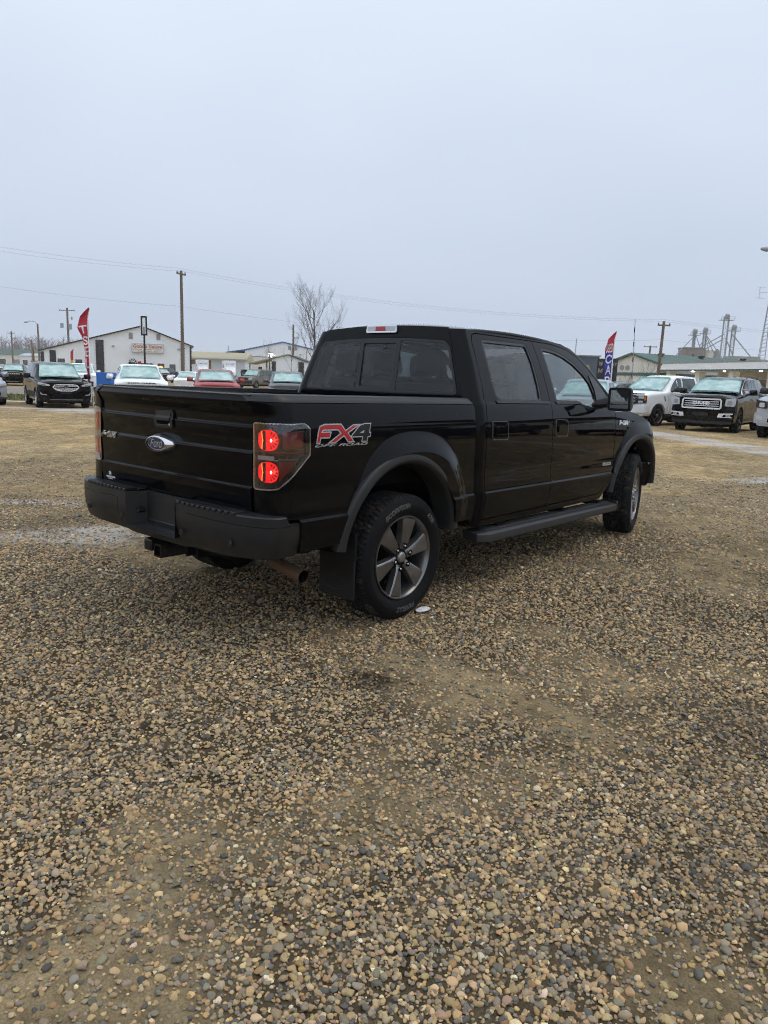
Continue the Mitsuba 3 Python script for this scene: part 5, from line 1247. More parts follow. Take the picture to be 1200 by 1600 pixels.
# the rest of the row runs on past the edge of the view; the pickup's flank mirrors it
build_car('parked_suv', 'black suv further along the row by the canopy', 'suv', 20.5, 17.8, -38, {**SUV}, 'paint_black', 'vehicles in the row by the canopy', detail=1)
build_car('parked_pickup', 'white pickup further along the row by the canopy', 'pickup truck', 16.5, 20.6, -38, PICK, 'paint_white', 'vehicles in the row by the canopy', detail=1)
build_car('parked_pickup', 'dark blue pickup further along the row by the canopy', 'pickup truck', 11.5, 21.5, -45, PICK, 'paint_navy', 'vehicles in the row by the canopy', detail=1)
build_car('parked_suv', 'grey suv at the end of the row by the canopy', 'suv', 6.5, 22.5, -50, {**SUV}, 'paint_grey', 'vehicles in the row by the canopy', detail=1)
# ------------------------------------------------------------------ the street behind the lot: buildings, poles, banners, trees
def siding(name, c, pitch=0.30, rough=0.6, dirt=0.25, axis=0):
    """Ribbed metal cladding: upright ribs every 'pitch' metres and faint streaks."""
    def col(p, n, uv):
        h = p.x*0.74+p.y*0.71
        k = fbm(h*0.9, p.z*0.25, 3.0, 3)
        return mix(c, tuple(x*0.72 for x in c), dirt*2*smoothstep(0.35, 0.75, k))
    def rib(p, n, uv):
        h = (p.x*-n.y+p.y*n.x)/pitch
        f = h-dr.floor(h)
        return 0.02*smoothstep(0.10, 0.20, f)*smoothstep(0.45, 0.35, f)
    scene[name] = two({'type': 'bumpmap', 'scale': 1.0, 'arbitrary': mikit.proc(rib, 0.01), 'bsdf': {'type': 'principled', 'base_color': mikit.proc(col), 'roughness': rough, 'specular': 0.3}})
siding('siding_white', (0.86, 0.90, 0.93), dirt=0.15); siding('siding_blueish', (0.66, 0.73, 0.80)); siding('siding_cream', (0.76, 0.75, 0.69)); siding('siding_slate', (0.10, 0.125, 0.165)); siding('siding_taupe', (0.25, 0.235, 0.215))
siding('roof_green', (0.075, 0.13, 0.115)); siding('roof_tan', (0.42, 0.38, 0.26)); siding('roof_pale', (0.42, 0.45, 0.50)); siding('siding_pale_green', (0.30, 0.35, 0.31)); siding('siding_maroon', (0.05, 0.018, 0.016)); siding('siding_rust', (0.25, 0.14, 0.06))
mat('trim_black', (0.012, 0.013, 0.018), 0.5); mat('trim_blue', (0.06, 0.14, 0.36), 0.5); mat('trim_green', (0.05, 0.11, 0.095), 0.5); mat('trim_white', (0.88, 0.90, 0.92), 0.5); mat('trim_grey', (0.28, 0.28, 0.28), 0.6)
mat('window_dark', (0.03, 0.035, 0.04), 0.08, coat=1.0); mat('door_grey', (0.10, 0.105, 0.115), 0.5); mat('roller_door', (0.30, 0.29, 0.27), 0.6)
mat('galvanised', (0.33, 0.36, 0.39), 0.45, metal=0.5); mat('concrete', (0.34, 0.33, 0.31), 0.85)
mat('sign_face', (0.72, 0.70, 0.64), 0.4); mat('sign_red', (0.40, 0.02, 0.03), 0.4); mat('sign_dark', (0.12, 0.11, 0.10), 0.5)
mat('blue_box', (0.03, 0.16, 0.55), 0.45); mat('blue_box_dark', (0.02, 0.08, 0.30), 0.5)
mat('banner_red', (0.45, 0.02, 0.045), 0.7); mat('banner_white', (0.75, 0.74, 0.76), 0.7); mat('banner_blue', (0.03, 0.035, 0.30), 0.7); mat('banner_yellow', (0.60, 0.45, 0.05), 0.7)
def wood(p, n, uv):
    k = fbm(p.x*9, p.y*9, p.z*0.8, 3)
    return mix((0.115, 0.085, 0.062), (0.21, 0.175, 0.145), k)
mat('pole_wood', mikit.proc(wood), 0.85)
mat('bark', (0.075, 0.062, 0.055), 0.9); mat('twig', (0.12, 0.10, 0.095), 0.9)
mat('wire_dark', (0.20, 0.21, 0.23), 0.6)

def street(d, r, z=0.0):
    p = EYE[:2]+FWD*d+RGT*r
    return np.array([p[0], p[1], z])
class Place:
    """A straight frame for one building: x runs to the right along its front, y away behind it, z up; 'a' turns it (degrees, right end away)."""
    def __init__(s, d, r, a=0.0):
        ca, sa = math.cos(math.radians(a)), math.sin(math.radians(a))
        right = RGT*ca+FWD*sa; back = FWD*ca-RGT*sa
        s.A = np.array([[right[0], back[0], 0], [right[1], back[1], 0], [0, 0, 1]]); s.t = street(d, r, -.06)
    def __call__(s, key, nm, m, b, label=None, **k):
        return part(key, nm, m.map(s.A, s.t), b, label, **k)
def slab(poly, y0, y1, flip=False):
    """An outline in (x, z), extruded from y0 to y1."""
    m = join([from_tm(trimesh.creation.extrude_polygon(g, y1-y0, engine='earcut')) for g in polys(poly)])
    return m.map(np.array([[1, 0, 0], [0, 0, 1], [0, 1, 0.]]), (0, y0, 0))
def prism(poly_xy, z0, z1):
    return join([from_tm(trimesh.creation.extrude_polygon(g, z1-z0, engine='earcut')).move(0, 0, z0) for g in polys(poly_xy)])
def window(P, key, x0, x1, z0, z1, y=0.0, frame='trim_black', pane='window_dark', w=.07, name='window', mull=()):
    fr = sbox(x0, z0, x1, z1)
    k = P(key, name, slab(fr.difference(fr.buffer(-w, join_style='mitre')), y-.05, y+.02), frame)
    part(k, 'pane', slab(fr.buffer(-w, join_style='mitre'), y-.015, y-.01).map(P.A, P.t), pane)
    for m in mull: part(k, 'bar', slab(sbox(m-.03, z0, m+.03, z1), y-.04, y).map(P.A, P.t), frame)
    return k
def wall_lamp(P, key, x, z, y=0, glow=None, w=.5):
    k = P(key, 'wall_lamp', rbox(x-w/2, x+w/2, y-.22, y, z-.12, z+.12, .03), 'trim_grey')
    if glow: part(k, 'glow', bx(x-w*.4, x+w*.4, y-.21, y-.03, z-.20, z-.125).map(P.A, P.t), 'white_plastic', emitter={'type': 'area', 'radiance': rgb(*glow)})
    return k

# -- the white shop with black uprights
b = thing('shop_building', 'white metal clad shop with black uprights and a low gable over a red lettered sign', 'building')
P = Place(130, -61.0, 17); P.A = P.A @ np.diag([.968, 1, 1])
out = Polygon([(0, 0), (0, 4.15), (17.5, 9.06), (26.45, 5.92), (26.45, 0)])
front = out.difference(sbox(23.25, 0, 24.40, 2.65))
P(b, 'wall', slab(out, 0.02, 38), 'siding_white')
roof_l = Polygon([(-.35, 4.06), (17.5, 9.06), (17.5, 9.31), (-.35, 4.30)]); roof_r = Polygon([(17.5, 9.06), (26.85, 5.78), (26.85, 6.02), (17.5, 9.31)])
P(b, 'roof', slab(unary_union([roof_l, roof_r]), -.35, 38.4), 'roof_pale'); P(b, 'fascia', slab(unary_union([roof_l, roof_r]).difference(sbox(17.2, 8, 17.9, 10)), -.40, -.352), 'trim_black')
for x0, x1, z in ((.02, .55, 4.1), (1.5, 2.55, 4.4), (9.35, 10.75, 6.5), (24.45, 25.15, 6.2)):
    P(b, 'upright', slab(sbox(x0, 0, x1, z-.05).intersection(out.buffer(-.02)), -.12, .018), 'trim_black')
P(b, 'corner_trim', slab(sbox(26.12, 0, 26.45, 5.9), -.08, .0), 'trim_black')
for x0, x1, z0, z1 in ((2.8, 4.0, 1.9, 2.95), (5.8, 6.95, 1.35, 2.9), (15.1, 16.2, 1.7, 2.75), (16.8, 19.4, 1.2, 2.65), (20.2, 21.4, 1.6, 2.65)):
    window(P, b, x0, x1, z0, z1, mull=((x0+x1)/2,) if x1-x0 > 2 else ())
P(b, 'door', slab(sbox(22.35, 0.05, 23.45, 2.6), -.06, .03), 'door_grey')
dk = P(b, 'entrance_door', slab(sbox(17.55, .05, 18.75, 2.35).difference(sbox(17.7, .2, 18.6, 2.2)), -.08, -.02), 'trim_white'); part(dk, 'pane', slab(sbox(17.7, .2, 18.6, 2.2), -.05, -.045).map(P.A, P.t), 'window_dark')
for x in (15.55, 20.45): P(b, 'vent', join([slab(sbox(x-.35, 6.85, x+.35, 7.95), -.05, .01)]+[slab(sbox(x-.30, 6.95+i*.12, x+.30, 7.02+i*.12), -.08, -.05) for i in range(8)]), 'trim_grey')
for x, z in ((12.4, 5.45), (24.1, 5.35)): wall_lamp(P, b, x, z)
P(b, 'neon', slab(oval(20.75, 1.95, .42, .30), -.10, -.06), 'sign_red', emitter={'type': 'area', 'radiance': rgb(1.2, .25, .08)})
sg = thing('shop_sign', 'white box sign with red lettering on the white shop gable', 'sign')
box_ = rounded([(15.7, 4.50), (21.4, 4.50), (21.4, 6.10), (15.7, 6.10)], .06)
P(sg, 'frame', slab(box_.difference(box_.buffer(-.10)), -.46, -.02), 'roof_pale'); P(sg, 'face', slab(box_.buffer(-.09), -.42, -.04), 'sign_face')
P(sg, 'lettering', slab(text_fit('Goods Galore', 15.95, 5.30, 5.2, .62, bold=True), -.445, -.418), 'sign_red')
P(sg, 'small_lettering', join([slab(text_fit('Discount • Salvage • Surplus', 16.0, 4.98, 5.0, .20, bold=True), -.44, -.418), slab(text_fit('Furniture • More • Tools', 16.8, 4.66, 3.6, .20, bold=True), -.44, -.418)]), 'sign_dark')

# -- long tan roofed shed, the blue trimmed hall, the little white office
b = thing('storage_shed', 'long low white shed with pale tan roof and rust coloured doors', 'building')
P = Place(188, -51.0)
P(b, 'wall', slab(sbox(0, 0, 14.6, 4.8), .02, 9), 'siding_blueish'); P(b, 'roof', from_tm(trimesh.convex.convex_hull(np.array([(-.5, -.9, 4.5), (15.2, -.9, 4.5), (-.5, 5, 6.5), (15.2, 5, 6.5), (-.5, 9.5, 4.6), (15.2, 9.5, 4.6), (-.5, -.9, 4.75), (15.2, -.9, 4.75)]))), 'roof_tan')
P(b, 'fascia', slab(sbox(-.5, 4.45, 15.2, 4.80), -.98, -.91), 'trim_grey')
P(b, 'bay_wall', slab(sbox(.5, .2, 6.0, 4.3), -.04, .015), 'siding_rust')
for x in (.9, ): P(b, 'roller_door', slab(sbox(x, .2, x+2.4, 3.2), -.10, -.045), 'siding_white')
P(b, 'flue', tube([(9.5, 4, 5.5), (9.5, 4, 8.2)], .09, 8), 'galvanised')
b = thing('blue_trimmed_hall', 'large white metal hall with blue roof edge and a bright lamp under the gable', 'building')
P = Place(206, -40.0)
out = Polygon([(0, 0), (0, 7.7), (10.6, 10.1), (21, 8.0), (32, 5.8), (32, 0)])
P(b, 'wall', slab(out, .02, 40), 'siding_white'); rf = LineString([(-.4, 7.6), (10.6, 10.1), (32.4, 5.6)]).buffer(.16)
P(b, 'roof', slab(rf, -.2, 40.3), 'roof_pale'); P(b, 'fascia', slab(rf.buffer(.02), -.30, -.205), 'trim_blue')
P(b, 'side_wing', join([bx(-4.6, -.02, 0, 30, 0, 6.8)]), 'siding_blueish'); P(b, 'side_roof', from_tm(trimesh.convex.convex_hull(np.array([(-5.2, -.3, 6.8), (-.05, -.3, 7.62), (-5.2, 30, 6.8), (-.05, 30, 7.62), (-5.2, -.3, 7.05), (-.05, -.3, 7.85), (-5.2, 30, 7.05), (-.05, 30, 7.85)]))), 'trim_blue')
P(b, 'corner_trim', slab(sbox(-.15, 0, .12, 7.6), -.08, .0), 'trim_blue')
P(b, 'roller_door', slab(sbox(.9, .2, 6.8, 5.9), -.05, .015), 'siding_cream'); P(b, 'door_frame', slab(sbox(.75, .2, 6.95, 6.05).difference(sbox(.9, .2, 6.8, 5.9)), -.12, .01), 'trim_black')
wall_lamp(P, b, 7.3, 7.1, glow=(60, 58, 50), w=1.0); wall_lamp(P, b, 15.4, 6.9); wall_lamp(P, b, 22, 5.6)
b = thing('small_office', 'small white office with black corner panels and lean-to awning in front of the large hall', 'building')
P = Place(140, -26.3)
out = Polygon([(4.2, 0), (4.2, 4.3), (7.35, 5.05), (10.6, 3.85), (12.5, 3.7), (12.5, 0)])
P(b, 'wall', slab(out, .02, 14), 'siding_white'); P(b, 'roof', slab(LineString([(4.0, 4.28), (7.35, 5.10), (10.75, 3.88), (12.8, 3.72)]).buffer(.09), -.3, 14.3), 'trim_black')
for x0, x1 in ((4.22, 5.0), (9.25, 10.3)): P(b, 'panel', slab(sbox(x0, 0, x1, 3.8), -.06, .015), 'trim_black')
P(b, 'awning', from_tm(trimesh.convex.convex_hull(np.array([(-.2, -.3, 3.15), (7.2, -.3, 5.0), (-.2, 9, 3.15), (7.2, 9, 5.0), (-.2, -.3, 3.35), (7.2, -.3, 5.18), (-.2, 9, 3.35), (7.2, 9, 5.18)]))), 'roof_tan')
for x in (.1, 3.3): P(b, 'post', bx(x-.10, x+.10, -.1, .1, 0, 3.2+x*.22), 'trim_black')
P(b, 'notice', join([bx(1.6, 2.3, .4, .5, .6, 2.7), bx(2.45, 2.8, .2, .3, .4, 2.0)]), 'trim_black')
b = thing('tan_annex', 'tan canopy end just left of the black pickup cab', 'building')
P = Place(128, -13.4); P(b, 'canopy', from_tm(trimesh.convex.convex_hull(np.array([(0, 0, 3.9), (6, 0, 2.6), (0, 6, 3.9), (6, 6, 2.6), (0, 0, 4.3), (6, 0, 3.0), (0, 6, 4.3), (6, 6, 3.0)]))), 'roof_tan'); P(b, 'wall', bx(2.2, 6, .5, 6, 0, 2.7), 'siding_white')
for x in (.2, 1.9): P(b, 'post', bx(x, x+.2, .2, .4, 0, 4.0-x*.2), 'trim_black')

# -- delivery trucks, bins
def box_truck(d, r, turn, label, words):
    k = thing('box_truck', label, 'truck', 'white delivery trucks at the shed')
    A, t = lot_frame(d, r, turn); t = np.array([t[0], t[1], -.06])
    Q = lambda nm, m, b: part(k, nm, m.map(A, t), b)
    Q('cargo_box', rbox(-5.6, .6, -1.25, 1.25, 1.0, 4.0, .04), 'trim_white'); cab = hull([(.9, -.9, 1.0, .2), (.9, .9, 1.0, .2), (1.0, -.85, 2.35, .2), (1.0, .85, 2.35, .2), (1.6, -.9, 1.0, .2), (1.6, .9, 1.0, .2), (1.4, -.85, 2.2, .15), (1.4, .85, 2.2, .15), (2.5, -.85, .9, .2), (2.5, .85, .9, .2), (2.4, -.8, 1.45, .15), (2.4, .8, 1.45, .15)])
    Q('cab', cab, 'trim_white'); Q('windscreen', from_tm(trimesh.convex.convex_hull(np.array([(1.92, -.85, 1.65), (1.92, .85, 1.65), (1.60, -.8, 2.28), (1.60, .8, 2.28), (1.86, -.85, 1.60), (1.86, .85, 1.60)]))), 'frosted_glass')
    Q('grille', bx(2.66, 2.72, -.5, .5, .85, 1.3), 'dark_trim'); Q('bumper', rbox(2.5, 2.85, -1.05, 1.05, .5, .78, .04), 'trim_grey')
    tx = text_fit(words, -.95, 3.05, 1.9, .35, bold=True, shear=.1)
    Q('lettering', join([slab(affinity.scale(tx, 1, 1), -.0, .012)]).map(np.array([[0, 1, 0], [1, 0, 0], [0, 0, 1.]]), (.601, 0, 0)), 'trim_blue')
    Q('lettering', slab(text_fit(words, -4.4, 2.4, 3.6, .8, bold=True, shear=.1), 0, .012).map(np.diag([1., 1, 1]), (0, -1.264, 0)), 'trim_blue')
    for x in (1.7, -3.9):
        for s in (1, -1): Q('wheel', lathe([(0, -.14), (.25, -.13), (.30, -.16), (.47, -.15), (.5, -.10), (.5, .14)], 24, 40).map(np.eye(3) if s == 1 else np.diag([1., -1, 1]), (x, -s*1.05, .5)), 'tyre_rubber')
box_truck(163, -40.9, 17, 'white delivery truck with blue lettering parked at the shed, the one beside the shop', 'LaGrill')
box_truck(164, -35.1, 17, 'white delivery truck with dark panels parked at the shed, the one by the large hall', 'FOODS')
k = thing('dumpster', 'black skip bin beside the delivery trucks', 'skip'); P = Place(158, -31.4); P(k, 'body', from_tm(trimesh.convex.convex_hull(np.array([(0, 0, .2), (3.0, 0, .2), (0, 2, .2), (3.0, 2, .2), (-.2, 0, 1.8), (3.2, 0, 1.8), (-.2, 2, 2.1), (3.2, 2, 2.1)]))), 'trim_black'); P(k, 'lid', bx(-.25, 3.25, -.1, 2.1, 2.1, 2.18), 'dark_trim')
for i, (x, z) in enumerate(((-27.2, 1.2), (-26.2, 1.6), (-24.8, 1.1))):
    k = thing('crate', ['dark crate beside the hall door', 'tall grey crate stacked by the hall door', 'pale crate at the end of the hall door'][i], 'crate'); P = Place(160, x); P(k, 'box', rbox(0, .9, 0, .9, 0, z, .03), ['trim_black', 'trim_grey', 'siding_cream'][i]); P(k, 'slat', join([bx(-.02, .92, -.03, 0, z*.3, z*.4), bx(-.02, .92, -.03, 0, z*.7, z*.8)]), 'trim_grey')

# -- things in the street on the left
k = thing('utility_box', 'bright blue steel cabinet beside the foot of the red banner', 'cabinet'); P = Place(36.9, -14.6, -6)
P(k, 'cabinet', rbox(0, .78, 0, .62, .22, 1.36, .02), 'blue_box'); P(k, 'plinth', bx(.04, .74, .03, .6, 0, .22), 'blue_box_dark'); P(k, 'latch', rbox(.56, .66, -.03, 0, .98, 1.02, .008), 'dark_trim'); P(k, 'door_seam', slab(sbox(.03, .26, .75, 1.32).difference(sbox(.04, .27, .74, 1.31)), -.003, .004), 'blue_box_dark')
k = thing('sign_post', 'tall thin black post with a narrow double sided board in front of the shop', 'sign'); P = Place(60, -19.72, 15)
P(k, 'post', bx(-.07, .07, -.07, .07, 0, 4.9), 'trim_black'); fr = sbox(-.24, 4.25, .24, 5.75); P(k, 'board_frame', slab(fr.difference(fr.buffer(-.12)), -.1, .1), 'trim_black'); P(k, 'board', slab(fr.buffer(-.115), -.07, .07), 'trim_white')
k = thing('ornamental_windmill', 'small ornamental windmill on a lattice stand in front of the shop', 'ornament'); P = Place(62, -21.35)
cz = 2.05
P(k, 'tower', join([tube([(s*.30, q*.30, 0), (s*.06, q*.06, cz-.1)], .02, 6) for s in (1, -1) for q in (1, -1)]+[tube([(-.25, -.25, z0), (.2, .2, z0+.3)], .012, 5) for z0 in (.3, .8, 1.2)]), 'pole_wood')
for i in range(10):
    a = i*math.pi/5
    P(k, 'blade', from_tm(trimesh.convex.convex_hull(np.array([(.10*math.cos(a-.1), -.12, cz+.10*math.sin(a-.1)), (.10*math.cos(a+.1), -.10, cz+.10*math.sin(a+.1)), (.38*math.cos(a-.22), -.14, cz+.38*math.sin(a-.22)), (.38*math.cos(a+.22), -.08, cz+.38*math.sin(a+.22)), (.1*math.cos(a), -.09, cz+.1*math.sin(a))]))), 'trim_black')
P(k, 'vane', join([tube([(0, -.1, cz), (.35, .25, cz)], .02, 6), from_tm(trimesh.convex.convex_hull(np.array([(.30, .2, cz-.14), (.30, .2, cz+.14), (.52, .42, cz+.2), (.52, .42, cz-.2), (.31, .23, cz)])))]), 'sign_red')
k = thing('garden_stand', 'black slatted stand beside the ornamental windmill', 'stand'); P = Place(60, -21.75)
P(k, 'frame', join([bx(-.18, -.08, -.05, .05, 0, 1.6), bx(.08, .18, -.05, .05, 0, 1.6), bx(-.18, .18, -.05, .05, 1.5, 1.6), bx(-.3, .7, -.2, .2, 0, .08)]), 'trim_black')
P(k, 'slat', join([bx(-.08, .08, -.02, .02, .2+i*.16, .26+i*.16) for i in range(8)]), 'pole_wood')

def feather_banner(name, label, d, r, H, wid, cols, base='pole', face_a=0.0, furl=None, text=None):
    """A feather banner: a pole with a curved cloth; cols = [(z from, z to, material)] as fractions of the cloth; furl: how far the cloth is wound up at a height."""
    k = thing(name, label, 'banner', None); P = Place(d, r, face_a)
    P(k, 'pole', tube(smooth_line([(0, 0, 0), (.0, 0, H*.6), (.03, 0, H*.9), (.10, 0, H)], 24), np.linspace(.03, .012, 24), 8), 'trim_white')
    P(k, 'base', hull([(-.2, 0, .03, .03), (.2, 0, .03, .03), (0, .2, .03, .03), (0, -.2, .03, .03), (0, 0, .12, .05)], 8), 'trim_black')
    n = 60
    def cloth(z0, z1, s0=0.0, s1=1.0, nz=24, ns=10):
        zz = np.linspace(z0, z1, nz); ss = np.linspace(s0, s1, ns)
        Z, S = np.meshgrid(zz, ss, indexing='ij')
        t = (Z-H*.16)/(H*.84)
        wd = wid*np.interp(t, [0, .1, .3, .55, .78, .9, 1.0], furl or [.8, .95, 1.0, 1.0, 1.0, .70, .10])
        x = np.interp(Z, [0, H*.6, H*.9, H], [0, .0, .03, .10])-S*wd
        y = .05*np.sin(Z*3.1+S*5)*S+.035*np.sin(Z*9+1.3)*S*(1.6 if furl else .5)
        g = np.stack([x, y, Z-S*wd*.10*(1 if not furl else 1.6)], -1)
        i, j = np.meshgrid(np.arange(nz-1), np.arange(ns-1), indexing='ij')
        return g, np.stack([i*ns+j, i*ns+j+1, (i+1)*ns+j+1, (i+1)*ns+j], -1).reshape(-1, 4)
    z0, z1 = H*.16, H
    for a, b_, m in cols:
        g, q = cloth(z0+(z1-z0)*a, z0+(z1-z0)*b_)
        fr = from_tm((g.reshape(-1, 3), q), True); bk = Mesh(fr.v+[0, .006, 0], fr.f[:, ::-1], -fr.n)
        P(k, 'cloth', join([fr, bk]), m)
    g, q = cloth(z0, z1, -.02, .10); fr = from_tm((g.reshape(-1, 3)+[0, -.008, 0], q), True); P(k, 'sleeve', join([fr, Mesh(fr.v+[0, .02, 0], fr.f[:, ::-1], -fr.n)]), 'banner_white')
    def sheet(u, v):
        t = (v-H*.16)/(H*.84)
        wd = wid*np.interp(t, [0, .1, .3, .55, .78, .9, 1.0], furl or [.8, .95, 1.0, 1.0, 1.0, .70, .10])
        S = u
        x = np.interp(v, [0, H*.6, H*.9, H], [0, .0, .03, .10])-S*wd
        y = .05*np.sin(v*3.1+S*5)*S+.035*np.sin(v*9+1.3)*S*(1.6 if furl else .5)
        return np.stack([x, y-.008, v-S*wd*.10*(1 if not furl else 1.6)], 1)
    for ch, a, b_, m, rot in text or ():
        g = text_fit(ch, 0, 0, 1, 1, bold=True)
        if rot: g = affinity.rotate(g, rot, origin=(.5, .5)); g = affinity.translate(g, -g.bounds[0], -g.bounds[1]); g = affinity.scale(g, 1/(g.bounds[2]), 1/(g.bounds[3]), origin=(0, 0))
        g = affinity.affine_transform(g, [-.74, 0, 0, (z1-z0)*(b_-a), .90, z0+(z1-z0)*a])
        P(k, 'lettering', patch(g, sheet, .05, edge=False), m)
    return k
feather_banner('feather_banner', 'red feather banner with white letters, furled round its pole beside the black crossover', 30.4, -12.27, 3.95, .50, [(.0, 1.0, 'banner_red')], furl=[.22, .18, .30, .34, .92, .80, .06], text=[('T', .70, .80, 'banner_white', 0), ('S', .56, .67, 'banner_white', 0), ('E', .42, .54, 'banner_white', 0), ('L', .28, .40, 'banner_white', 0)])
feather_banner('feather_banner', 'blue and red feather banner reading used standing behind the pickup bonnet', 42, 12.62, 4.5, .47, [(.0, .70, 'banner_blue'), (.70, 1.0, 'banner_red')], furl=[.85, .85, .88, .95, 1.05, .85, .15], text=[('USED', .70, .83, 'banner_white', 0), ('C', .54, .67, 'banner_white', 0), ('A', .38, .51, 'banner_white', 0), ('R', .22, .35, 'banner_white', 0), ('S', .06, .19, 'banner_white', 0)])
feather_banner('feather_banner', 'small faded yellow and red banner against the shop wall', 112, -47.6, 4.2, .7, [(0, .55, 'banner_yellow'), (.55, 1.0, 'banner_red')], furl=[.3, .35, .6, .7, .7, .6, .2])
k = thing('line_tag_post', 'black tag post at the foot of the red banner', 'post'); P = Place(30.2, -12.1); P(k, 'post', tube([(0, 0, 0), (0, 0, 1.05)], .02, 8), 'trim_white'); P(k, 'tag', rbox(-.12, .05, -.06, -.02, .82, 1.02, .01), 'trim_black')
tk = 'line_tag_post'; P(tk, 'number', slab(text_fit('16', -.09, .86, .10, .11, bold=True), -.066, -.060), 'banner_white')

# -- poles, wires
def pole(label, d, r, H, w0=.16, w1=.10, arms=(), turn=0, gear=(), lean=0.0, name='utility_pole', cat='utility pole'):
    k = thing(name, label, cat); P = Place(d, r, turn)
    P(k, 'shaft', tube([(0, 0, 0), (lean*.5, 0, H*.5), (lean, 0, H)], [w0, (w0+w1)/2, w1], 10), 'pole_wood')
    for z, L, off in arms:
        x = lean*z/H
        ak = P(k, 'crossarm', bx(x-L/2+off, x+L/2+off, -.16, -.06, z-.07, z+.07), 'pole_wood')
        for q in (-.45, .45): part(ak, 'insulator', lathe([(0, 0), (.05, .0), (.06, .05), (.035, .09), (.05, .13), (0, .16)], 10, 40, axis='z').map(P.A, P.A @ np.array([x+off+q*L, -.11, z+.07])+P.t), 'dark_trim')
    for nm, x, z, rad, h in gear: P(k, nm, tube([(lean*z/H+x, -.1, z), (lean*z/H+x, -.1, z+h)], rad, 12), 'galvanised')
    return k, P
pole('tall bare wooden pole standing in front of the white shop corner', 68, -18.88, 10.35, .17, .12, arms=((10.05, 1.3, -.15),), turn=70)
pole('wooden pole with transformers rising behind the shop roof', 150, -64.6, 13.1, .26, .18, arms=((12.6, 3.2, 0),), gear=(('transformer', -1.15, 9.2, .32, .9), ('transformer', .5, 8.9, .35, 1.1), ('fuse', .9, 10.8, .15, .6)))
pole('wooden pole with one crossarm near the left edge', 200, -101.4, 10.4, .25, .18, arms=((9.9, 2.0, 0), (8.6, 1.0, .4)))
pole('distant wooden pole with paired crossarm behind the street light', 230, -110.5, 9.5, .25, .2, arms=((9.0, 2.6, .5), (8.3, 2.0, .5)))
pole('wooden pole with a transformer in front of the blue trimmed hall', 150, -19.35, 11.3, .24, .17, arms=((8.7, 1.2, .5),), gear=(('transformer', -.75, 6.3, .28, .8), ('transformer', .6, 6.2, .26, .9)))
pole('thin pole beside the hall and the bare tree', 160, -17.8, 6.6, .12, .08)
pole('wooden pole with one crossarm leaning behind the white pickup', 70, 25.38, 7.5, .17, .12, arms=((7.12, 1.15, 0),), lean=.10)
pole('distant wooden pole with two crossarms above the green roof', 150, 52.35, 9.4, .25, .18, arms=((9.2, 2.6, 0), (7.7, 2.6, 0)))
k, P = pole('street light on a long bent arm at the left', 140, -65.95, 9.3, .22, .14, name='street_light', cat='street light')
P(k, 'arm', tube(smooth_line([(0, 0, 9.1), (-.5, 0, 9.6), (-1.2, 0, 9.75), (-2.0, 0, 9.6)], 12), .05, 8), 'galvanised'); P(k, 'lamp_head', hull([(-1.8, 0, 9.6, .10), (-2.5, 0, 9.52, .10), (-2.1, 0, 9.5, .14)], 10), 'galvanised')
k = thing('street_light', 'lamp head of a street light poking in at the right edge', 'street light'); P = Place(30, 14.35)
P(k, 'lamp_head', hull([(.12, 0, 6.98, .06), (.55, 0, 7.02, .08), (.3, 0, 6.95, .08)], 12), 'galvanised'); P(k, 'arm', tube([(.5, 0, 7.02), (2.6, 0, 7.2)], .04, 8), 'galvanised'); P(k, 'shaft', tube([(2.6, 0, 0), (2.6, 0, 7.3)], [.11, .07], 10), 'galvanised')
def wire(k, a, b, sag, rad):
    t = np.linspace(0, 1, 25)[:, None]; p = np.asarray(a)*(1-t)+np.asarray(b)*t; p[:, 2] -= 4*sag*(t*(1-t))[:, 0]
    part(k, 'wire', tube(p, rad, 5, cap=False), 'wire_dark')
k = thing('power_line', 'overhead wires sagging from the left edge past the tall pole to the right edge', 'power line')
for (o, z0, z1, z2) in ((-.35, 12.1, 10.45, 7.55), (.35, 11.75, 10.30, 7.45), (0, 8.75, 7.2, 5.75)):
    wire(k, street(66+o, -38.5, z0), street(68+o, -18.9, z1), .25, .007); wire(k, street(68+o, -18.9, z1), street(70+o, 25.4, z2), 1.0, .007); wire(k, street(70+o, 25.4, z2), street(72+o, 55, z2-.6), .5, .007)
k = thing('service_line', 'thin service wire and lamp arm running from the shop roof to the pole with transformers', 'wire'); wire(k, street(150, -64.3, 8.5), street(132, -53.0, 5.8), .3, .012)
k = thing('whip_antenna', 'tall thin whip antenna with dark marks behind the white pickup', 'antenna'); P = Place(44, 14.38)
P(k, 'mast', tube([(.12, 0, 0), (.06, 0, 2.8), (-.06, 0, 5.35)], [.035, .025, .015], 8), 'trim_grey')
P(k, 'band', join([tube([(.12-.034*z, 0, z), (.12-.034*(z+.28), 0, z+.28)], .032, 8) for z in (2.0, 2.9, 3.8, 4.6)]), 'trim_black')
k = thing('marker_post', 'thin rust coloured marker post left of the black crossover', 'post'); P = Place(45, -21.5); P(k, 'post', tube([(0, 0, 0), (-.05, 0, 2.9)], [.06, .04], 8), 'siding_rust'); P(k, 'cap', tube([(-.05, 0, 2.7), (-.05, 0, 2.95)], .05, 8), 'trim_grey')

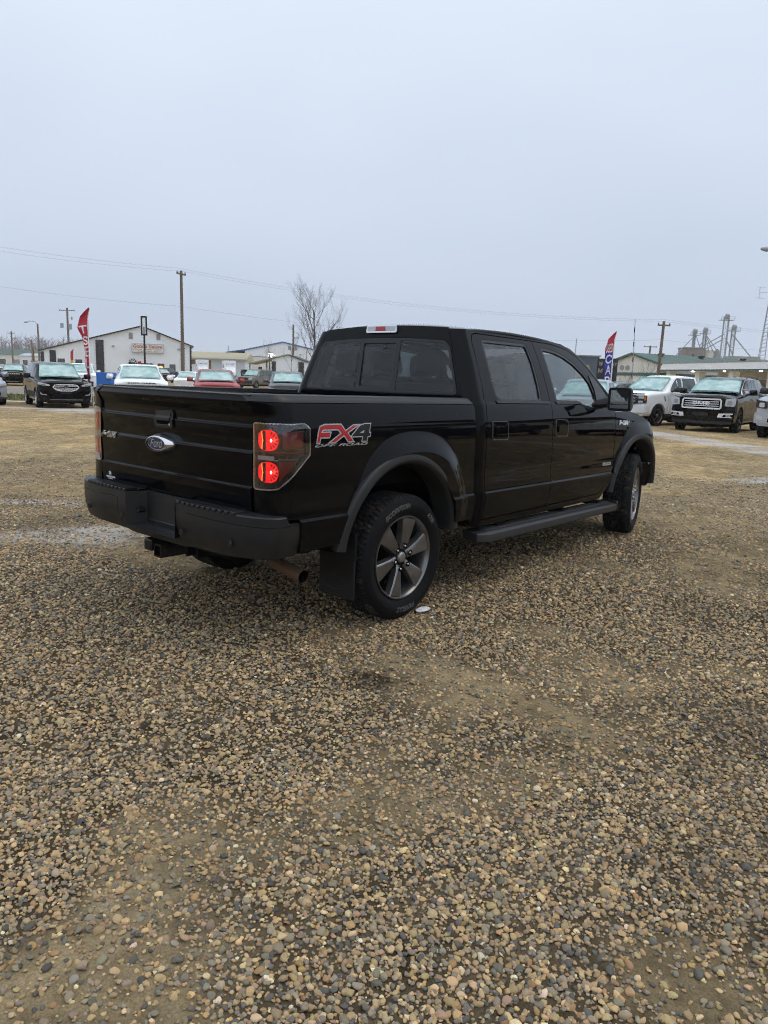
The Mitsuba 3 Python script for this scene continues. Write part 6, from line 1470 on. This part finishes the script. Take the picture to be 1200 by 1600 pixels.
# -- right: slate building, black sign, green roofed hall, white canopy
b = thing('slate_building', 'dark slate building with a lit tan entrance behind the pickup windscreen', 'building')
P = Place(60, 10.2)
P(b, 'wall', prism(sbox(0, .02, 6.75, 12).difference(sbox(4.9, -1, 6.05, 1.2)), 0, 3.72), 'siding_slate'); P(b, 'header', bx(4.9, 6.05, .02, 1.2, 3.10, 3.72), 'siding_slate'); P(b, 'coping', bx(-.1, 6.85, -.08, 12, 3.72, 3.82), 'trim_grey')
P(b, 'entrance', bx(4.92, 6.03, 1.1, 1.18, 0, 3.1), 'roof_tan'); P(b, 'entrance_lamp', bx(5.4, 5.55, 1.0, 1.1, 2.85, 2.95), 'white_plastic', emitter={'type': 'area', 'radiance': rgb(14, 11, 6)})
P(b, 'roof_mast', tube([(5.5, 3, 3.8), (5.55, 3, 5.3)], .03, 6), 'trim_grey')
k = thing('sale_board', 'black board on two posts with white lettering behind the used banner', 'sign'); P = Place(55, 15.42)
P(k, 'board', rbox(0, .62, 0, .08, 1.9, 3.42, .02), 'trim_black'); P(k, 'board', rbox(.95, 1.50, 0, .08, 1.2, 3.45, .02), 'trim_black'); P(k, 'post', join([bx(.05, .12, .02, .08, 0, 1.9)]), 'trim_black'); P(k, 'post', bx(1.38, 1.45, .02, .08, 0, 1.2), 'trim_black')
P(k, 'lettering', join([slab(text_fit('W', .1, 2.9, .3, .3, bold=True), -.02, 0), slab(text_fit('M', .1, 2.4, .3, .3, bold=True), -.02, 0), slab(text_fit('LEY', 1.0, 2.9, .42, .25, bold=True), -.02, 0)]), 'trim_grey')
b = thing('green_roofed_hall', 'long white hall with green metal roof, green band and a bright wall lamp', 'building')
# its gable faces left of the street, its long side runs away to the right
wd = 8.5
out = Polygon([(0, 0), (0, 4.25), (wd/2, 5.45), (wd, 4.25), (wd, 0)])
Pg = Place(99.4, 29.2, -60)
b_out = slab(out, .02, 60)
Pg(b, 'wall', b_out, 'siding_cream'); rl = LineString([(-.5, 4.15), (wd/2, 5.52), (wd+.5, 4.15)]).buffer(.13)
Pg(b, 'roof', slab(rl, -.4, 60.4), 'roof_green'); Pg(b, 'band', slab(sbox(.0, 2.75, wd, 3.15), -.10, .015), 'trim_green'); Pg(b, 'band_return', bx(wd, wd+.1, -.05, 60, 2.75, 3.15), 'trim_green')
wall_lamp(Pg, b, 6.6, 2.55, glow=(34, 33, 28), w=.6)
for y in (4, 12, 21, 30, 40): Pg(b, 'roof_vent', lathe([(.28, 0), (.28, .35), (.42, .36), (.42, .55), (0, .6)], 16, 40, axis='z').move(wd*.62, y, 5.15), 'trim_black')
for z in (3.6,): Pg(b, 'gable_vent', join([slab(Point(x, 3.75).buffer(.32), -.08, .01) for x in (2.6, 3.5)]), 'trim_grey')
b = thing('white_canopy', 'long white canopy with a green edge, lit from below, on square columns', 'building')
pL, pR = np.array([92.0, 33.4]), np.array([60.0, 38.6])
ang = math.degrees(math.atan2(pR[0]-pL[0], pR[1]-pL[1])); Pc = Place(pL[0], pL[1], ang); Lc = float(np.hypot(*(pR-pL)))
# here x runs along the canopy towards the viewer, y away from the street
Pc(b, 'roof_slab', bx(0, Lc, 0, 16, 3.45, 4.25), 'trim_white'); Pc(b, 'edge', bx(-.05, Lc, -.06, -.0, 3.36, 3.52), 'trim_green'); Pc(b, 'edge_top', bx(-.05, Lc, -.05, 0, 4.22, 4.34), 'trim_grey')
for x in np.arange(1.2, Lc, 6.2): Pc(b, 'column', bx(x, x+.8, .4, 1.2, 0, 3.45), 'siding_cream'); 
Pc(b, 'back_wall', bx(0, Lc, 8, 8.2, 0, 3.45), 'siding_cream')
for x in np.arange(2.5, Lc-3, 5.2):
    Pc(b, 'loading_door', bx(x, x+2.8, 7.9, 7.98, 0, 2.6), 'roller_door')
for x in np.arange(3.2, Lc, 6.2): Pc(b, 'soffit_lamp', bx(x, x+.22, 2.5, 2.72, 3.38, 3.44), 'white_plastic', emitter={'type': 'area', 'radiance': rgb(16, 14, 10)})
# the grain elevators and mast on the skyline
b = thing('grain_elevator', 'grey grain elevator with tall leg towers and slanting spouts on the skyline', 'grain elevator')
P = Place(228, 90.5)
P(b, 'headhouse', bx(0.0, 6.0, 0, 6, 0, 13.2), 'siding_taupe'); P(b, 'headhouse_roof', bx(-.2, 6.2, -.2, 6.2, 13.2, 13.45), 'trim_grey'); P(b, 'window', bx(2.0, 2.7, -.06, 0, 10.0, 11.4), 'window_dark')
def leg(P, b, x, z0, z1, w=.55, deck=1.5, y=2.0):
    lk = P(b, 'leg_tower', join([bx(x-w, x-w+.32, y, y+.4, z0, z1), bx(x+w-.32, x+w, y, y+.4, z0, z1)]), 'galvanised')
    part(lk, 'ladder', join([bx(x-w*.3, x+w*.3, y-.2, y-.12, z, z+.07) for z in np.arange(z0, z1, .55)]+[bx(x-w*.3-.03, x-w*.3+.03, y-.2, y-.12, z0, z1), bx(x+w*.3-.03, x+w*.3+.03, y-.2, y-.12, z0, z1)]).map(P.A, P.t), 'galvanised', kind='stuff')
    part(lk, 'platform', join([bx(x-deck, x+deck, y-.8, y+1.2, z1-1.2, z1-1.05)]+[tube([(x-deck, y-.8, z1-1.1), (x-deck, y-.8, z1-.1)], .05, 5), tube([(x+deck, y-.8, z1-1.1), (x+deck, y-.8, z1-.1)], .05, 5), tube([(x-deck, y-.8, z1-.1), (x+deck, y-.8, z1-.1)], .05, 5), tube([(x-deck, y-.8, z1-.6), (x+deck, y-.8, z1-.6)], .04, 5)]).map(P.A, P.t), 'galvanised')
    part(lk, 'head', hull([(x-.45, y, z1-.6, .3), (x+.45, y, z1-.6, .3), (x-.2, y, z1+.35, .5), (x+.3, y, z1+.3, .5)], 10).map(P.A, P.t), 'galvanised')
leg(P, b, 3.0, 13.4, 18.3, .45, 1.5); leg(P, b, 6.2, 12, 18.8, .55, 1.3)
for a, c in (((3.0, 1.5, 17.2), (-4.5, 1, 8.5)), ((3.2, 1.5, 17.2), (4.6, 1, 13.4)), ((6.2, 1.5, 17.0), (4.3, 1, 13.4)), ((6.2, 1.5, 17.2), (9.6, 1, 11.0)), ((6.4, 1.5, 17.2), (13, 1, 9.0)), ((6.3, 1.5, 16.5), (7.6, 1, 12))): P(b, 'spout', tube([a, c], .13, 8), 'galvanised')
P(b, 'bin', tube([(8.1, 3, 0), (8.1, 3, 12.9)], 1.7, 24), 'siding_cream'); P(b, 'bin', join([tube([(10.9, 3, 0), (10.9, 3, 12.4)], 1.0, 24), tube([(10.9, 3, 12.4), (10.9, 3, 13.3)], [1.0, .2], 24)]), 'galvanised')
b = thing('grain_elevator', 'taller grain elevator with twin legs and pale green hopper house', 'grain elevator')
P = Place(232, 104.0)
leg(P, b, .6, 8.5, 23.4, .9, 2.1); leg(P, b, 3.2, 8.5, 20.2, .7, 1.7)
for a, c in (((0, 1.5, 18), (-9.5, 1, 12.2)), ((0, 1.5, 16.6), (-8.8, 1, 11.2)), ((2.6, 1.5, 18), (9.0, 1, 11.2)), ((.6, 1.5, 17), (3.6, 1, 11))): P(b, 'spout', tube([a, c], .17, 8), 'galvanised')
P(b, 'hopper_house', bx(2.5, 11.5, 0, 6, 0, 11.4), 'siding_pale_green'); P(b, 'annex', from_tm(trimesh.convex.convex_hull(np.array([(-6.5, -1, 0), (3, -1, 0), (-6.5, 6, 0), (3, 6, 0), (-6.5, -1, 7.6), (3, -1, 7.6), (-1.5, -1, 9.6), (-6.5, 6, 7.6), (3, 6, 7.6), (-1.5, 6, 9.6)]))), 'siding_cream')
for x in (5.6, 12.0): P(b, 'hood', from_tm(trimesh.convex.convex_hull(np.array([(x-1.2, -.02, 10.6), (x+1.4, -.02, 10.6), (x-.4, -1.6, 9.5), (x+2.2, -1.6, 9.5), (x-1.2, -.02, 9.5), (x+1.4, -.02, 9.5)]))), 'siding_pale_green')
P(b, 'long_shed', bx(11.5, 40, 2, 12, 0, 9.2), 'trim_white')
k = thing('lattice_mast', 'tall lattice radio mast at the right edge', 'mast'); P = Place(200, 99.6)
hw = lambda z: np.interp(z, [0, 9, 24], [1.3, 1.05, .35])
P(k, 'leg', tube([(-hw(0), 0, 0), (-hw(24)+.6, 0, 24)], .09, 6), 'galvanised'); P(k, 'leg', tube([(hw(0), 0, 0), (hw(24)+.6, 0, 24)], .09, 6), 'galvanised'); P(k, 'leg', tube([(0, 1.6, 0), (.6, .5, 24)], .09, 6), 'galvanised')
P(k, 'bracing', join([tube([(-hw(z)+.6*z/24, 0, z), (hw(z)+.6*z/24, 0, z+(1.0 if i % 2 else 0))], .045, 5) for i, z in enumerate(np.arange(.5, 23.5, .5))]), 'galvanised', kind='stuff')
P(k, 'aerial', join([tube([(-2.4, 0, 25.2), (-2.4, 0, 28.0)], .05, 6), tube([(-3.4, 0, 25.2), (-1, 0, 25.2)], .04, 6), tube([(-3.2, 0, 28), (-.8, 0, 28)], .04, 6), tube([(-2.4, 0, 26.6), (.6, 0, 26.6)], .05, 6), tube([(.6, 0, 24), (.6, 0, 29)], .06, 6)]), 'galvanised')
# a dealership with a dark red fascia stands behind the photographer's right shoulder; the pickup's flank mirrors it
b = thing('dealership_building', 'pale dealership with a dark red fascia across the lot', 'building')
P = Place(-2, 46, 70); P(b, 'wall', bx(-45, 45, -10, 0, 0, 4.0), 'siding_cream'); P(b, 'fascia', bx(-45.3, 45.3, 0, .3, 4.0, 4.9), 'siding_maroon')
for x in range(-40, 40, 8): P(b, 'window', bx(x, x+5, .0, .06, .8, 3.2), 'window_dark')

# -- left far: huts, trailer with work lights
k = thing('work_trailer', 'rust brown trailer with two blazing white work lights', 'trailer'); P = Place(120, -65.6)
P(k, 'body', rbox(-1.6, 1.5, 0, 2.2, .5, 2.0, .05), 'siding_rust'); P(k, 'frame', bx(-1.8, 1.7, .2, 2.0, .35, .5), 'trim_black')
for x in (-1.1, .35):
    lk = P(k, 'work_light', tube([(x, .3, 2.0), (x, .3, 2.35)], .04, 6), 'trim_grey'); part(lk, 'lens', rbox(x-.20, x+.20, .05, .20, 2.25, 2.60, .03).map(P.A, P.t), 'white_plastic', emitter={'type': 'area', 'radiance': rgb(22, 21, 18)})
for x in (-1, 1): P(k, 'wheel', lathe([(0, -.1), (.3, -.1), (.36, 0), (.3, .1)], 20, 40).move(x, .1, .36), 'tyre_rubber')
def hut(d, r, w, h, dep, wall, roofm, label):
    b = thing('distant_building', label, 'building'); P = Place(d, r)
    P(b, 'wall', slab(Polygon([(0, 0), (0, h), (w, h), (w, 0)]), .02, dep), wall); P(b, 'roof', from_tm(trimesh.convex.convex_hull(np.array([(-.4, -.4, h), (w+.4, -.4, h), (-.4, dep+.4, h), (w+.4, dep+.4, h), (-.4, dep/2, h+w*.10), (w+.4, dep/2, h+w*.10)]))), roofm)
    P(b, 'door', slab(sbox(w*.4, 0, w*.65, h*.7), -.04, .015), 'trim_grey'); window(P, b, w*.12, w*.28, h*.35, h*.7)
hut(260, -140, 20, 5.0, 10, 'siding_cream', 'roof_green', 'far green roofed shed at the left edge'); hut(240, -119.5, 9, 4.6, 8, 'siding_white', 'roof_pale', 'far white house with pale roof left of the shop'); hut(250, -117.5, 8, 4.2, 8, 'siding_cream', 'banner_red', 'far house with pinkish red roof beside the shop corner')

# -- ground covers of the street
def strip(name, d0, d1, r0, r1, z, m, kind='structure', wob=.25):
    n = 40; r = np.linspace(r0, r1, n); a = d0+wob*(meshkit.noise(np.stack([r*.6, 0*r, 0*r+1], -1))-.5)*2; b_ = d1+wob*(meshkit.noise(np.stack([r*.5, 0*r, 0*r+9], -1))-.5)*2
    rows = []
    for t in np.linspace(0, 1, 8):
        p = EYE[:2]+FWD*(a*(1-t)+b_*t)[:, None]+RGT*r[:, None]; rows.append(np.c_[p, ground_z(p[:, 0], p[:, 1])+z])
    g = np.array(rows); i, j = np.meshgrid(np.arange(7), np.arange(n-1), indexing='ij')
    put(name, from_tm((g.reshape(-1, 3), np.stack([i*n+j, i*n+j+1, (i+1)*n+j+1, (i+1)*n+j], -1).reshape(-1, 4)), True), m); mark(name, kind=kind)
def road_col(p, n, uv):
    return mix((0.15, 0.14, 0.13), (0.23, 0.20, 0.16), fbm(p.x*.8, p.y*.8, 1.0, 3))
mat('road_gravel', mikit.proc(road_col), 0.9)
def grass_col(p, n, uv):
    return mix((0.14, 0.12, 0.055), (0.085, 0.095, 0.035), fbm(p.x*1.7, p.y*1.7, 1.0, 4))
mat('dry_grass', mikit.proc(grass_col), 0.95, spec=0.1)
mat('kerb_pale', (0.46, 0.46, 0.45), 0.9)
strip('road', 41, 53, -120, -1, .012, 'road_gravel'); strip('verge', 33.5, 40.5, -60, -9.5, .016, 'dry_grass'); strip('kerb', 40.6, 40.95, -60, -9.5, .03, 'kerb_pale', wob=.05); strip('path', 31.8, 32.5, -60, -9.5, .014, 'kerb_pale', wob=.12)
g = np.random.default_rng(5)
def blades(n, d0, d1, r0, r1, h):
    d, r = g.uniform(d0, d1, n), g.uniform(r0, r1, n); p = EYE[:2]+FWD*d[:, None]+RGT*r[:, None]; z = ground_z(p[:, 0], p[:, 1])
    a = g.uniform(0, 2*np.pi, n); hh = h*g.uniform(.5, 1.4, n); w = .02
    b0 = np.c_[p[:, 0]-w*np.cos(a), p[:, 1]-w*np.sin(a), z]; b1 = np.c_[p[:, 0]+w*np.cos(a), p[:, 1]+w*np.sin(a), z]; tp_ = np.c_[p+g.normal(0, .05, (n, 2)), z+hh]
    return Mesh(np.stack([b0, b1, tp_], 1).reshape(-1, 3), np.arange(3*n).reshape(-1, 3))
put('dry_grass_tufts', blades(9000, 33.7, 40.3, -32, -9.5, .10), 'dry_grass'); labels['dry_grass_tufts'] = {'label': 'dry yellowed grass along the verge behind the black crossover', 'category': 'grass', 'kind': 'stuff'}

# -- bare trees
def bare_tree(base, H, seed, spread=.5, levels=5, r0=None, up=.25, first=.3, limbs=10, tip=.004):
    g = np.random.default_rng(seed); trunk, twigs = [], []
    r0 = r0 or H*.011
    def grow(p, d, L, r, lev):
        n = 6; pts = [p]; q = p.copy(); dd = d.copy()
        for i in range(n):
            dd = dd+g.normal(0, .025 if lev == 0 else .09, 3)+np.array([0, 0, up*.12]); dd /= np.linalg.norm(dd); q = q+dd*L/n; pts.append(q)
        pts = np.array(pts); rr = np.linspace(r, max(r*.45, tip), n+1)
        (trunk if lev == 0 else twigs).append(tube(pts, rr, 8 if lev == 0 else (5 if lev < 2 else 3), cap=False, smooth=lev < 2))
        if lev >= levels-1: return
        k = limbs if lev == 0 else (5 if lev < 2 else 4)
        for j in range(k):
            t = first+(1-first)*(j+g.uniform(0, .8))/k if lev == 0 else .25+.75*(j+g.uniform(0, .8))/k
            i = min(int(t*n), n-1); f = t*n-i; b_ = pts[i]*(1-f)+pts[i+1]*f
            ax = g.normal(size=3); ax -= dd*(ax @ dd); ax /= np.linalg.norm(ax)
            nd = dd*g.uniform(.55, .9)+ax*g.uniform(.35, .75)*(1.2 if lev == 0 else 1)*spread/.5+np.array([0, 0, up]); nd /= np.linalg.norm(nd)
            grow(b_, nd, L*(1.05-.55*t if lev == 0 else g.uniform(.42, .62))*(.62 if lev == 0 else 1), max(np.interp(t, [0, 1], [r, r*.5])*.55, tip), lev+1)
    grow(np.asarray(base, float), np.array([0, 0, 1.]), H*.80, r0, 0)
    return join(trunk), join(twigs)
def tree_at(name, label, d, r, H, seed, **k):
    t = thing(name, label, 'tree'); a, b_ = bare_tree(street(d, r, -.08), H, seed, **k)
    part(t, 'trunk', a, 'bark'); part(t, 'branches', b_, 'twig', kind='stuff')
tree_at('bare_tree', 'leafless tree standing behind the corner of the cab', 75, -7.40, 9.9, 23, spread=.50, levels=5, limbs=13, first=.20, r0=.12, tip=.0045, up=.36)
for i, (d, r, H, s, lb) in enumerate(((70, -11.2, 4.3, 8, 'small leafless sapling in front of the large hall'), (72, -9.4, 5.2, 9, 'thin leafless sapling beside the bare tree'), (48, 15.4, 2.3, 10, 'small leafless shrub by the whip antenna'), (70, 24.4, 3.6, 12, 'leafless shrub at the foot of the leaning pole'))):
    tree_at('bare_sapling', lb, d, r, H, s, levels=4, limbs=6, r0=.035, tip=.0035)
def treeline():
    g = np.random.default_rng(21); out = []
    for i in range(1300):
        a = g.uniform(-1, 1); d = g.uniform(430, 520); r = -470+g.uniform(0, 300)
        Hh = g.uniform(10, 17)*(1-.25*((r+250)/300)); base = street(d, r, 1.0+g.uniform(0, 2)); top = base+np.array([g.normal(0, .8), g.normal(0, .8), Hh])
        out.append(tube([base, (base+top)/2+g.normal(0, .3, 3), top], [.22, .15, .05], 3, cap=False, smooth=False))
        for _ in range(14):
            t = g.uniform(.25, 1); b0 = base*(1-t)+top*t; dv = np.array([g.normal(0, 1.5), g.normal(0, 1.5), g.uniform(1, 3.2)])
            out.append(tube([b0, b0+dv], [.10, .05], 3, cap=False, smooth=False))
    return join(out)
mat('far_twig', (0.16, 0.145, 0.15), 0.9)
put('treeline', treeline(), 'far_twig'); labels['treeline'] = {'label': 'hazy grey brown leafless wood along the left skyline', 'category': 'wood', 'kind': 'stuff'}
n = 60; rr_ = np.linspace(-700, -120, n); hz = 8+5*meshkit.noise(np.stack([rr_*.02, 0*rr_, 0*rr_], -1)); hz *= np.clip((-rr_-120)/80, 0, 1)
rows = [np.array([street(d_, r_*(d_/500), -.2+h_*k_) for r_, h_ in zip(rr_, hz)]) for d_, k_ in ((420, 0), (470, .55), (540, 1.0), (620, 1.25))]
gg = np.array(rows); i, j = np.meshgrid(np.arange(3), np.arange(n-1), indexing='ij')
mat('hill_scrub', (0.13, 0.115, 0.115), 0.95)
put('hills', from_tm((gg.reshape(-1, 3), np.stack([i*n+j, i*n+j+1, (i+1)*n+j+1, (i+1)*n+j], -1).reshape(-1, 4)), True), 'hill_scrub'); mark('hills', kind='structure')
# -- a scrap of white plastic by the rear wheel
k = thing('litter', 'crumpled white plastic scrap lying beside the rear wheel', 'litter')
m = trimesh.creation.icosphere(3, 1.0); v = np.array(m.vertices); v *= (1+.5*(meshkit.fbm(v*1.7+3, 3)-.5))[:, None]; v *= [.062, .034, .012]
p0 = np.array([0.20, -.965, 0.0]); p0[2] = float(ground_z(p0[0], p0[1]))+.016
put(k, Mesh(v+p0, m.faces, meshkit.arrays(trimesh.Trimesh(v, m.faces, process=False), True)[2]), 'white_plastic')
# ------------------------------------------------------------------ the damp air, which pales the far things
scene['air'] = {'type': 'homogeneous', 'albedo': rgb(0.95), 'sigma_t': 0.00038}
scene['camera']['medium'] = {'type': 'ref', 'id': 'air'}
scene['haze'] = {'type': 'cube', 'to_world': mi.ScalarTransform4f().translate([0, 0, 14.85]).scale([1700, 1700, 16.15]), 'bsdf': {'type': 'null'}, 'interior': {'type': 'ref', 'id': 'air'}}
labels['haze'] = {'label': 'thin damp haze that pales the far buildings and trees', 'category': 'haze', 'kind': 'stuff'}
